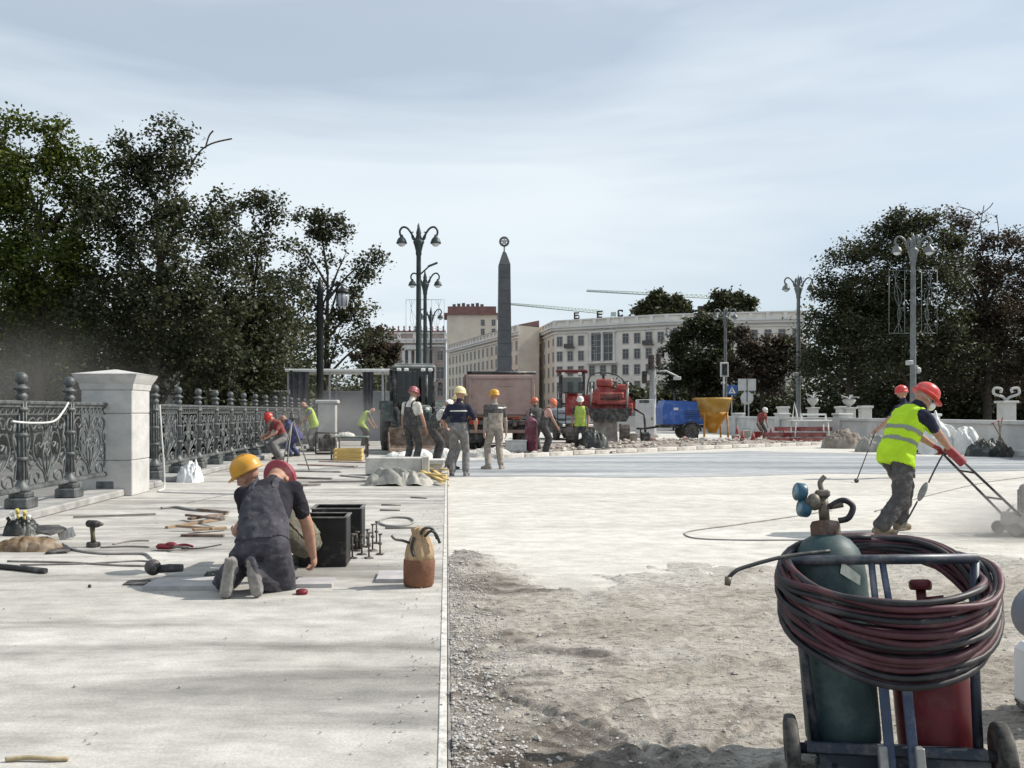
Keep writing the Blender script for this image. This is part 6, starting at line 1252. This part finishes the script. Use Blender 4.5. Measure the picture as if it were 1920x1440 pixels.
m.box(P1(sb_, .3, 18.05), (6.2, .8, .3), rz=an1); m.box(P1(sb_, .45, 11.55), (6.6, 1.2, .3), rz=an1)
for q in (-1.35, 1.35): m.tube([P1(sb_+q-1.3, .3, 18.3), P1(sb_+q, .3, 19.0), P1(sb_+q+1.3, .3, 18.3)], .16, 5)
part(B, 'central_bay', m, trim)
for q in (-1.35, 1.35):
    m = MB(); m.box(P1(sb_+q, .02, 14.8), (2.1, .06, 5.6), rz=an1); w_ = part(B, 'window', m, wpane, 'tall dark two storey bay window'); m = MB(); [m.box(P1(sb_+q, .08, z), (2.1, .06, .1), rz=an1) for z in (13.6, 15.0, 16.3)]; m.box(P1(sb_+q, .08, 14.8), (.1, .05, 5.6), rz=an1); part(w_, 'glazing_bar', m, wframe)
for kk in (1, 8):
    nw = int((L1-1.2)/2.25); s_ = 1.2+(L1-2.4)*kk/(nw-1); m = MB(); m.box(P1(s_, .5, 14.95), (2.2, 1.0, .15), rz=an1); m.box(P1(s_, .95, 15.4), (2.2, .08, .8), rz=an1); part(B, 'balcony', m, mat('balcony_dark', (.10, .09, .09), .8, 0, .2))
m = MB(); q0, q1 = Vector(pb[0]), Vector(pb[1]); d = (q1-q0); nrm = Vector((d.y, -d.x)).normalized()
a0, a1 = q0-nrm*0.2, q1-nrm*.2; b0, b1 = q0-nrm*7, q1-nrm*7
m.add([(a0.x, a0.y, HB+.1), (a1.x, a1.y, HB+.1), (b1.x, b1.y, HB+.2), (b0.x, b0.y, HB+1.6), (b0.x, b0.y, HB-.4), (b1.x, b1.y, HB-.4)], [(0, 1, 2, 3), (3, 2, 5, 4)]); part(B, 'roof', m, roofr)
# rooftop letters
sg = thing('rooftop_letters', 'dark block letters standing on the roof edge of the long pale building', 'sign'); lm = mat('letter_dark', (.025, .022, .025), .7, 0, .2)
def letter(ch, px):
    Y = np.interp(px, [1040, 1250, 1505], [190, 177, 171])+.3; s_ = Y/F; h_ = 13*s_; w_ = 10*s_; t = 2.6*s_; z0 = HB+.15; m = MB(); x0 = ox(px, Y)-w_/2
    def bx(a, b, c, d): m.box((x0+(a+c)/2*w_, Y, z0+(b+d)/2*h_), (abs(c-a)*w_, .25, abs(d-b)*h_))
    tw_, th_ = t/w_, t/h_
    if ch == 'Б': bx(0, 0, tw_, 1); bx(tw_, 1-th_, .95, 1); bx(tw_, .5-th_*.2, .9, .5+th_*.8); bx(tw_, 0, .9, th_); bx(.9-.02, th_*.5, .9+tw_*.6, .5)
    if ch == 'Е': bx(0, 0, tw_, 1); [bx(tw_, q, 1, q+th_) for q in (0, .5-th_/2, 1-th_)]
    if ch == 'С': bx(0, .1, tw_, .9); bx(tw_*.6, 1-th_, .92, 1); bx(tw_*.6, 0, .92, th_); bx(1-tw_, .68, 1, .94); bx(1-tw_, .06, 1, .32)
    if ch == 'Р': bx(0, 0, tw_, 1); bx(tw_, 1-th_, .9, 1); bx(tw_, .42, .9, .42+th_); bx(.9-.02, .46, .9+tw_*.6, .96)
    m.tube([(x0+w_*.5, Y+.1, z0-.6), (x0+w_*.5, Y+.9, z0+h_*.6)], .06, 5); m.tube([(x0+w_*.12, Y+.05, z0-.6), (x0+w_*.12, Y+.05, z0+.1)], .06, 5); m.box((x0+w_*.5, Y+.12, z0+.12), (w_, .06, .1)); part(sg, 'letter', m, lm)
for ch, px in (('Б', 1081), ('Е', 1124), ('С', 1163), ('Р', 1314)): letter(ch, px)
# wing along the avenue, tower, columned building
A = thing('avenue_building', 'beige building receding along the avenue behind the obelisk', 'building'); pa = [(ox(842, 262), 262), (ox(972, 200), 200)]
facade(A, pa[0], pa[1], 20.9, rowz, 3.6, wallb, depth=5, kinds=lambda k, r: 't' if r == 3 else 'n')
m = MB(); q0, q1 = Vector(pa[0]), Vector(pa[1]); d = q1-q0; nrm = Vector((d.y, -d.x)).normalized(); a0, a1, b0, b1 = q0+nrm*.5, q1+nrm*.5, q0-nrm*5, q1-nrm*5
m.add([(a0.x, a0.y, 21), (a1.x, a1.y, 21), (b1.x, b1.y, 22.2), (b0.x, b0.y, 22.2), (b0.x, b0.y, 20.6), (b1.x, b1.y, 20.6)], [(0, 1, 2, 3), (3, 2, 5, 4), (1, 5, 2), (0, 3, 4)]); part(A, 'roof', m, roofr)
Tw = thing('tower_block', 'beige tower block with red brown roof and rooftop plant left of the obelisk', 'building'); Yt_ = 300; x0, x1 = ox(838, Yt_), ox(932, Yt_)
facade(Tw, (x0, Yt_), (x1, Yt_), oz(590, Yt_), [oz(605, Yt_), oz(622, Yt_), 24, 20, 16], 3.0, wallb, depth=16, cornice=False, kinds=lambda k, r: 'n' if k in (3, 4) else None)
m = MB(); zt_ = oz(590, Yt_); m.box(((x0+x1)/2, Yt_+8, zt_+.25), (x1-x0+2.2, 18, .6)); m.box(((x0+x1)/2, Yt_+8, zt_+1.7), (x1-x0-.5, 15, 2.4)); part(Tw, 'roof', m, roofr)
m = MB(); [m.box((x0+2.5+i*1.6, Yt_+4, zt_+3.5), (1.1, 1.5, 1.0+.8*((i*7) % 3)/2)) for i in range(7)]; m.box((x0+7, Yt_+4, zt_+3.0), (12, 1, .3)); part(Tw, 'rooftop_plant', m, chass)
Cb = thing('columned_building', 'brownish building with tall columns and roof balustrade left of the avenue', 'building'); Yc_ = 183; x0, x1 = ox(690, Yc_), ox(836, Yc_); hc_ = oz(624, Yc_)
facade(Cb, (x0, Yc_), (x1, Yc_), hc_, [13.0, 9.4, 5.6, 2.6], 2.6, mat('facade_brown', (.36, .29, .26), .9, 0, .15, .3), depth=30, kinds=lambda k, r: 't' if r == 1 else 'n')
for x in np.linspace(ox(757, Yc_), ox(792, Yc_), 4): m = MB(); m.lathe([(.55, 3), (.42, 3.6), (.36, 13.5), (.55, 14.1)], 12, c=(x, Yc_-.9, 0)); part(Cb, 'column', m, trim)
m = MB(); m.box((ox(774, Yc_), Yc_-.9, 14.5), (5.4, 1.6, .8)); m.box((ox(774, Yc_), Yc_-.9, 2.7), (5.4, 1.8, .6)); part(Cb, 'portico', m, trim)
for x in np.linspace(x0+.5, x1-.5, 14): m = MB(); m.lathe([(.22, hc_), (.3, hc_+.4), (.12, hc_+.9), (.25, hc_+1.2), (.05, hc_+1.5)], 8, c=(x, Yc_, 0)); part(Cb, 'baluster', m, roofr)
m = MB(); m.box(((x0+x1)/2, Yc_+10, hc_+.2), (x1-x0, 12, 1.2)); part(Cb, 'roof', m, roofr)
# obelisk
Yo = 160; so = F/Yo; xo_ = ox(945.5, Yo); O = thing('obelisk', 'tall dark grey granite obelisk topped by a round star emblem', 'obelisk', (xo_, Yo, 0)); gran = mat('obelisk_granite', (.11, .11, .112), .5, 0, .2, .5); zs, za, zb_ = oz(497, Yo), oz(475, Yo), oz(694, Yo)
def frus(m, z0, z1, a, b): m.add([(-a, -a, z0), (a, -a, z0), (a, a, z0), (-a, a, z0), (-b, -b, z1), (b, -b, z1), (b, b, z1), (-b, b, z1)], [(0, 1, 5, 4), (1, 2, 6, 5), (2, 3, 7, 6), (3, 0, 4, 7), (4, 5, 6, 7), (3, 2, 1, 0)])
hs = [zb_+(zs-zb_)*i/8 for i in range(9)]; wa, wt_ = 13.0/so, 10.8/so
for i in range(8):
    m = MB(); f0 = wa+(wt_-wa)*i/8; f1 = wa+(wt_-wa)*(i+1)/8; frus(m, hs[i], hs[i+1]-.04, f0, f1); part(O, 'granite_block', m, gran)
m = MB(); frus(m, zs, za, wt_, 3.8/so); part(O, 'point', m, gran)
m = MB(); frus(m, 0, 2.2, 4.2, 3.6); frus(m, 2.2, 5.5, 2.6, 2.3); frus(m, 5.5, zb_, 2.0, 1.6); part(O, 'pedestal', m, gran)
zc = oz(453, Yo); em = mat('emblem_metal', (.12, .11, .105), .45, .5, .2); m = MB(); m.tube([(.75*math.cos(a), 0, zc+.75*math.sin(a)) for a in np.linspace(0, 6.283, 25)[:-1]], .2, 6, True); m.cyl((0, 0, za-.1), (0, 0, zc-.7), .12, n=8); m.lathe([(.35, za), (.2, za+.35)], 10); part(O, 'wreath', m, em)
m = MB(); st_ = [((.85 if k % 2 == 0 else .34)*math.sin(k*math.pi/5), zc+(.85 if k % 2 == 0 else .34)*math.cos(k*math.pi/5)) for k in range(10)]; m.prism(st_, -.15, .15, 'y'); part(O, 'star', m, mat('star_pale', (.42, .42, .42), .4, .3, .2))
# tower cranes far behind
crm = mat('crane_pale_green', (.46, .54, .50), .7, 0, .1)
def crane(label, pa_, pb__, Y, mast):
    k = thing('tower_crane', label, 'crane'); a = Vector((ox(pa_[0], Y), Y, oz(pa_[1], Y))); b = Vector((ox(pb__[0], Y+25), Y+25, oz(pb__[1], Y+25))); m = MB(); n = 26; up = Vector((0, 0, 1.5)); sd_ = Vector((0, 1, 0))*.7
    m.tube([a+up*.3, b+up], .16, 4); m.tube([a-sd_, b-sd_], .16, 4); m.tube([a+sd_, b+sd_], .16, 4)
    for i in range(n):
        p = a.lerp(b, i/n); q = a.lerp(b, (i+.5)/n); r_ = a.lerp(b, (i+1)/n); h0 = .3+.7*i/n; h1 = .3+.7*(i+.5)/n
        m.tube([p-sd_, q+up*h1, r_-sd_], .09, 4); m.tube([p+sd_, q+up*h1, r_+sd_], .09, 4)
    part(k, 'jib', m, crm); m = MB(); c = Vector((ox(mast, Y+25), Y+25, 0)); zt_ = b.z+.4
    for x in (-.8, .8):
        for y in (-.8, .8): m.tube([c+Vector((x, y, 0)), c+Vector((x, y, zt_))], .12, 4)
    for i in range(int(zt_/1.6)): z = i*1.6; m.tube([c+Vector((-.8, -.8, z)), c+Vector((.8, -.8, z+1.6)), c+Vector((.8, .8, z)), c+Vector((-.8, .8, z+1.6))], .07, 4)
    part(k, 'mast', m, crm); m = MB(); m.box(c+Vector((0, -.2, zt_-.6)), (1.8, 1.8, 1.4)); part(k, 'cab', m, crm)
crane('pale green tower crane whose long jib reaches over the roofline towards the round trees', (1100, 546), (1345, 560), 330, 1368)
crane('pale green tower crane whose jib reaches behind the obelisk and ends at the letters', (958, 571), (1132, 588), 320, 1150)

# ------------------------------------------------------------------ trees
bark = mat('bark', (.055, .045, .035), .95, 0, .3, 6, bump=.6)
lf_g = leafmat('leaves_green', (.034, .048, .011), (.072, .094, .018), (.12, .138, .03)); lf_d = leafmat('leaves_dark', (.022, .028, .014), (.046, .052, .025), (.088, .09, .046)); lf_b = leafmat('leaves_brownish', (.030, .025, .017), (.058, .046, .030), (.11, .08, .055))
def leaves(cl, per, sig, size, rng, squash=.8):
    n = len(cl)*per; c = np.repeat(np.asarray(cl), per, 0)+rng.normal(0, 1, (n, 3))*np.array([sig, sig, sig*squash])
    nm = rng.normal(0, 1, (n, 3)); nm[:, 2] = np.abs(nm[:, 2])+.5; r = rng.normal(0, 1, (n, 3)); d = np.cross(nm, r); d /= np.linalg.norm(d, axis=1)[:, None]; s = np.cross(nm, d); s /= np.linalg.norm(s, axis=1)[:, None]
    l = size*(.6+.8*rng.random(n))[:, None]; w_ = l*.33; nn = np.cross(d, s)
    V = np.stack([c-d*l*.5, c+s*w_-d*l*.05+nn*l*.08, c+d*l*.5, c-s*w_-d*l*.05+nn*l*.08], 1).reshape(-1, 3); return V, np.arange(4*n).reshape(-1, 4)
def tree(label, X, Y, blobs, lm, seed, per=50, dens=1.0, size=.145, sig=.22, gap=-.12, fr=.95, tr=.22, group=None, twigs=(), cat='tree', name='tree', fill=.35):
    rng = np.random.default_rng(seed); rs = random.Random(seed); k = thing(name, label, cat, (X, Y, -.3), group=group); cl = []; cents = []
    bl = []
    for (px, py, rp) in blobs:
        bl.append((px, py, rp*.9))
        for q in range(4):
            a = rs.uniform(-.4, 3.54); bl.append((px+rp*math.cos(a)*rs.uniform(.8, 1.25), py-rp*math.sin(a)*rs.uniform(.8, 1.3), rp*rs.uniform(.16, .34)))
    for (px, py, rp) in bl:
        r = rp*Y/F; c = np.array([ox(px, Y)-X, rs.uniform(-.5, .5)*r, oz(py, Y)+.3]); cents.append((c, r)); n = max(3, int(dens*30*r*r))
        d = rng.normal(0, 1, (n, 3)); d /= np.linalg.norm(d, axis=1)[:, None]; rad = rng.random(n)**.5*1.06; q = c+d*rad[:, None]*r*np.array([1, .9, 1]); q = q[q[:, 2] > .4]
        thr = gap-.06 if py < 430 else gap-.16 if py < 560 else gap-.35
        cl.extend([p for p in q.tolist() if mnoise.noise(Vector((p[0]*fr+seed*7.1, p[1]*fr, p[2]*fr))) > thr])
    V, Q = leaves(cl, per, sig, size, rng); link('crown', npmesh('crown', V, Q, lm), k)
    m = MB(); zt_ = max(c[2] for c, r in cents)*.78; pts = [(0, 0, 0), (rs.uniform(-.1, .1), 0, zt_*.3), (rs.uniform(-.3, .3), rs.uniform(-.2, .2), zt_*.65), (rs.uniform(-.3, .3), 0, zt_)]; tp = bez(pts, 5); m.tube(tp, [tr*(1-.8*i/(len(tp)-1)) for i in range(len(tp))], 9)
    for (c, r) in [q for q in cents if q[1] > .5*max(x[1] for x in cents)]:
        j = min(len(tp)-1, max(2, int(len(tp)*.85*max(.1, (c[2]-r*.9))/zt_))); a = tp[j]; b = Vector(c); mid = a.lerp(b, .5)+Vector((0, 0, .15*(b-a).length)); lp = bez([a, mid, b+Vector((0, 0, r*.5))], 5); m.tube(lp, [tr*.42*(1-.85*i/(len(lp)-1)) for i in range(len(lp))], 6)
        for t in range(3): e = b+Vector((rs.uniform(-1, 1), rs.uniform(-1, 1), rs.uniform(-.2, 1)))*r*.9; m.tube([lp[-4], lp[-4].lerp(e, .5)+Vector((0, 0, .1)), e], [tr*.12, tr*.08, .008], 5)
    for tw_ in twigs: m.tube(bez([(ox(x, Y)-X, 0, oz(y, Y)+.3) for x, y in tw_], 5), .03, 5)
    link('trunk', m.mesh('trunk', bark), k); return k
GL = 'trees behind the iron fence'
tree('bright green leafy tree at the near end behind the iron fence', ox(70, 31), 31, ((35, 300, 62), (100, 278, 48), (140, 310, 45), (60, 390, 95), (150, 370, 60), (-40, 330, 90), (20, 500, 110), (120, 500, 90), (60, 620, 100), (-60, 560, 110), (60, 265, 35), (10, 270, 40)), lf_g, 1, group=GL, dens=1.4)
tree('tall dark leafy tree with a bare bent branch behind the stone pillar', ox(290, 31), 31, ((228, 300, 28), (240, 335, 40), (315, 265, 30), (335, 300, 40), (300, 330, 40), (285, 400, 90), (350, 400, 60), (220, 430, 90), (330, 520, 110), (395, 560, 60), (210, 580, 110), (400, 480, 45), (300, 660, 110), (385, 660, 70)), lf_d, 2, group=GL, dens=.85, twigs=(((350, 330), (370, 290), (395, 270), (435, 260)), ((385, 278), (392, 255), (400, 245))))
tree('dark tree with a side tuft between the tall dark tree and the loose one', ox(465, 37), 37, ((460, 395, 22), (505, 398, 25), (530, 405, 14), (440, 450, 50), (490, 460, 45), (460, 540, 75), (505, 580, 65), (430, 620, 75), (500, 670, 70)), lf_d, 3, group=GL, size=.165, sig=.25, dens=.7)
tree('loose airy tree with gaps in its crown next to the park lantern', ox(612, 46), 46, ((580, 418, 24), (600, 445, 35), (630, 440, 20), (570, 480, 38), (560, 540, 45), (650, 490, 32), (690, 500, 30), (715, 525, 22), (640, 540, 40), (590, 610, 50), (680, 580, 36), (700, 650, 36), (640, 640, 50)), lf_d, 4, group=GL, dens=.27, size=.19, sig=.27, gap=.06)
tree('small reddish tree beside the columned building', ox(715, 75), 75, ((705, 645, 22), (725, 660, 20), (690, 670, 25), (715, 690, 25)), lf_b, 5, group=GL, size=.3, tr=.15)
GR = 'trees beyond the right parapet'
tree('dark rounded tree at the left end of the right hand wood', ox(1595, 60), 60, ((1590, 500, 32), (1620, 470, 32), (1560, 545, 32), (1600, 570, 60), (1555, 610, 40), (1640, 560, 50), (1590, 660, 65), (1540, 680, 35)), lf_d, 6, group=GR, size=.20, sig=.32, gap=-.15, fr=.6, tr=.3, dens=.65)
tree('dark broad tree behind the grey ornament lamp', ox(1710, 58), 58, ((1680, 425, 26), (1720, 420, 28), (1660, 460, 36), (1750, 440, 40), (1700, 490, 60), (1650, 540, 50), (1760, 520, 60), (1700, 610, 85), (1640, 660, 60), (1770, 660, 70)), lf_d, 7, group=GR, size=.20, sig=.32, gap=-.15, fr=.6, tr=.3, dens=.62)
tree('dark brownish tree with bare top twigs at the right end of the wood', ox(1850, 60), 60, ((1800, 425, 32), (1830, 440, 30), (1840, 500, 55), (1790, 500, 45), (1900, 510, 45), (1860, 590, 80), (1930, 470, 45), (1940, 600, 70), (1820, 670, 75), (1920, 690, 70)), lf_b, 8, group=GR, size=.20, sig=.32, gap=-.15, fr=.6, tr=.3, dens=.55, twigs=(((1845, 470), (1838, 430), (1845, 385)), ((1870, 470), (1872, 430), (1868, 405)), ((1880, 470), (1895, 440), (1920, 425)), ((1840, 410), (1820, 395), (1800, 388)), ((1842, 400), (1856, 388), (1862, 380))))
GM = 'trees in front of the long pale building'
tree('brownish tree before the long building behind the blue compressor', ox(1300, 97), 97, ((1275, 650, 26), (1300, 620, 20), (1325, 612, 22), (1350, 625, 22), (1300, 680, 45), (1345, 670, 40), (1270, 700, 40), (1335, 720, 40)), lf_d, 9, group=GM, size=.34, sig=.36, gap=.12, fr=.5, tr=.3, dens=.6)
tree('thin reddish tree through which the long building shows', ox(1430, 92), 92, ((1395, 640, 20), (1425, 660, 24), (1455, 665, 22), (1390, 690, 35), (1440, 705, 38), (1480, 660, 18), (1500, 690, 35)), lf_b, 10, group=GM, size=.34, sig=.36, gap=.12, fr=.5, tr=.28, dens=.5)
GB = 'round trees rising behind the roof of the long building'
tree('dark round tree rising above the roof between the letters', ox(1238, 205), 205, ((1235, 566, 14), (1210, 578, 15), (1262, 577, 15), (1280, 586, 12), (1238, 592, 32)), lf_d, 12, group=GB, size=.9, sig=.7, gap=-.2, fr=.25, tr=.4, dens=.16)
tree('dark round tree above the roof at the end of the crane jib', ox(1375, 205), 205, ((1352, 563, 12), (1385, 570, 15), (1405, 576, 10), (1340, 578, 10), (1370, 590, 30)), lf_d, 13, group=GB, size=.9, sig=.7, gap=-.2, fr=.25, tr=.4, dens=.16)
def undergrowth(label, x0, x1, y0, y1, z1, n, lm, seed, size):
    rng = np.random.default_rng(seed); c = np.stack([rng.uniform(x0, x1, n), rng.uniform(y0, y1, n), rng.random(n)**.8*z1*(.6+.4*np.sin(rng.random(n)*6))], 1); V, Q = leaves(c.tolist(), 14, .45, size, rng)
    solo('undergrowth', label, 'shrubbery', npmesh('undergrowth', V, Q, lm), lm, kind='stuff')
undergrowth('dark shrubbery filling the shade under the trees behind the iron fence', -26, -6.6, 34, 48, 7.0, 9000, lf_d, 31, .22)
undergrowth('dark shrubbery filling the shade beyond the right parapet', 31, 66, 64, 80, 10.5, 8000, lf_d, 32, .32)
undergrowth('low dark shrubs in front of the long building', 18, 42, 100, 108, 4.5, 1600, lf_d, 33, .5)
undergrowth('distant greenery left of the columned building', -60, -16, 110, 130, 7, 1300, lf_d, 34, .6)
undergrowth('dark shrubbery closing the view behind the shelter', -14, -3.4, 60, 68, 4.4, 1500, lf_d, 35, .3)
# ------------------------------------------------------------------ loose boards, broken stones, dust in the air
bm_ = [mat('board_grey', (.30, .28, .26), .9, 0, .25, 5, dust=.4), mat('board_pink', (.36, .26, .23), .9, 0, .25, 5, dust=.4), mat('board_dark', (.14, .12, .11), .9, 0, .25, 5, dust=.4)]
for i, (a, b_, w_) in enumerate((((548, 884), (640, 886), .12), ((560, 872), (668, 876), .14), ((540, 897), (622, 899), .10), ((580, 905), (690, 903), .09), ((600, 866), (690, 868), .16), ((560, 912), (600, 910), .08), ((640, 893), (688, 897), .10))):
    p = at(*a); q = at(*b_); m = MB(); m.box((0, 0, .02), (math.dist(p, q), w_, .03), bev=.004)
    solo('board', ('grey board lying alone left of the yellow crate', 'pinkish board lying flat between the fence and the yellow crate', 'short dark board lying flat closest to the fence', 'grey board lying flat in front of the concrete block', 'wide pinkish board pointing under the work table', 'smallest dark board lying flat on the pavement', 'short grey board touching the corner of the concrete block')[i], 'board', m, bm_[i % 3], ((p[0]+q[0])/2, (p[1]+q[1])/2, 0), math.atan2(q[1]-p[1], q[0]-p[0]), 'boards lying on the pavement')
rs_ = random.Random(5)
for i in range(22):
    px = rs_.uniform(1150, 1620); py = np.interp(px, [930, 1070, 1190, 1400, 1570, 1640], [852, 846, 841, 833, 828, 828])-rs_.uniform(0, 6); X, Y = at(px, py, ZR); m = MB(); l = rs_.uniform(.18, .5)
    m.box((0, 0, .08), (l, rs_.uniform(.12, .25), rs_.uniform(.12, .22)), bev=.02); m.box((l*.2, .05, .16), (l*.5, .14, .12), rz=.6, bev=.03)
    solo('broken_stone', ('broken pale kerb stone', 'broken grey concrete lump', 'broken reddish stone')[i % 3]+' lying on the rubble bank', 'stone', m, (km, conc, mat('stone_reddish', (.34, .22, .19), .9, 0, .3, 3))[i % 3], (X, Y, ZR+.06), rs_.uniform(0, 3), 'broken stones on the rubble bank', rot=(rs_.uniform(-.2, .2), rs_.uniform(-.3, .3), rs_.uniform(0, 3)))
# tripod, generator and sacks around the shelter
X, Y = at(548, 882); k = thing('tripod', 'thin legged survey tripod standing near the crouching workers', 'tripod', (X, Y, 0))
for a in (20, 140, 260): m = MB(); m.tube([(0, 0, 1.15), (.38*math.cos(R(a)), .38*math.sin(R(a)), 0)], .016, 6); part(k, 'leg', m, dst)
m = MB(); m.lathe([(.07, 1.13), (.08, 1.16), (.05, 1.2), (.04, 1.28)], 12); part(k, 'head', m, black)
X, Y = at(614, 852); k = thing('generator', 'small dark generator in a tube frame under the shelter front', 'generator', (X, Y, 0), R(10))
m = MB(); m.box((0, 0, .32), (.55, .4, .42), bev=.05); m.sphere((.05, -.1, .55), .14, 12, 8, sc=(1.3, 1, .7)); part(k, 'engine', m, chass)
for y in (-.24, .24): m = MB(); m.tube([(-.36, y, .03), (-.36, y, .66), (.36, y, .66), (.36, y, .03), (-.36, y, .03)], .02, 6); part(k, 'frame', m, black)
m = MB(); [m.box((-.2+.1*i, -.205, .3), (.03, .02, .25)) for i in range(5)]; part(k, 'vent', m, black)
for i, (px, py, w_) in enumerate(((745, 868, .6), (786, 862, .55), (826, 858, .5))):
    X, Y = at(px, py); heap('cement_sack', ('white cement sack lying left behind the concrete block', 'white cement sack lying behind the man in white shirt', 'white cement sack lying at the pavement edge behind the slab')[i], 'sack', (X, Y+.5), (w_*1.3, w_, .3), tarpp, 60+i, fold=.3, k=.8)
for i, (px, h_) in enumerate(((1392, .5), (1412, .42), (1446, .6), (1470, .5), (1382, .7))):
    Y = 37+i*.6; k = thing('barrier_cone', 'small red and white site cone behind the kerb number of the beam stack' if False else ('red and white cone beside the white bucket', 'red and white cone below the round sign back', 'red and white cone left of the red beams', 'red and white cone leaning on the red beams', 'red and white cone right of the yellow hopper')[i], 'cone', (ox(px, Y), Y, ZR+.06))
    m = MB(); m.box((0, 0, .015), (.34, .34, .03), bev=.01); part(k, 'base', m, black); m = MB(); m.lathe([(.13, .03), (.03, h_)], 14); part(k, 'shell', m, redb); m = MB(); m.lathe([(.105, h_*.3), (.075, h_*.55)], 14); part(k, 'band', m, lampw)
def dustcloud(label, c, r, dens, sc):
    m = MB(); m.sphere((0, 0, 0), 1.0, 24, 14); o = solo('dust_cloud', label, 'dust', m, [], c, kind='stuff'); o.scale = r
    vm = bpy.data.materials.new('airborne_dust'); vm.use_nodes = True; t = vm.node_tree; t.nodes.remove(t.nodes['Principled BSDF'])
    tc = N(t, 'ShaderNodeTexCoord'); ln = N(t, 'ShaderNodeVectorMath', operation='LENGTH'); L(t, tc.outputs['Object'], ln.inputs[0])
    mr = N(t, 'ShaderNodeMapRange', interpolation_type='SMOOTHSTEP'); mr.inputs[1].default_value = 1.0; mr.inputs[2].default_value = .15; L(t, ln.outputs['Value'], mr.inputs[0])
    nz = N(t, 'ShaderNodeTexNoise', i_Scale=sc, i_Detail=3.0); L(t, tc.outputs['Object'], nz.inputs['Vector'])
    n2 = N(t, 'ShaderNodeMapRange'); n2.inputs[1].default_value = .35; n2.inputs[2].default_value = .7; n2.inputs[3].default_value = .15; n2.inputs[4].default_value = 1.2; L(t, nz.outputs['Fac'], n2.inputs[0])
    mu = N(t, 'ShaderNodeMath', operation='MULTIPLY'); L(t, mr.outputs[0], mu.inputs[0]); L(t, n2.outputs[0], mu.inputs[1]); m2 = N(t, 'ShaderNodeMath', operation='MULTIPLY'); m2.inputs[1].default_value = dens; L(t, mu.outputs[0], m2.inputs[0])
    pv = N(t, 'ShaderNodeVolumePrincipled'); pv.inputs['Color'].default_value = (.82, .80, .77, 1); pv.inputs['Anisotropy'].default_value = .2; L(t, m2.outputs[0], pv.inputs['Density']); L(t, pv.outputs[0], t.nodes['Material Output'].inputs['Volume']); o.data.materials.append(vm)
dustcloud('thin grey dust drifting behind the iron fence', (-13.5, 26.0, 1.6), (6.5, 5.0, 3.2), .06, 2.0)
dustcloud('low pale dust blown up round the floor grinder', (gx-.15, gy-.15, ZR+.12), (1.3, .7, .45), 2.6, 2.5)
dustcloud('pale dust hanging over the far end of the fence', (-4.0, 30.0, .9), (3.4, 6.0, 1.5), .10, 2.0)
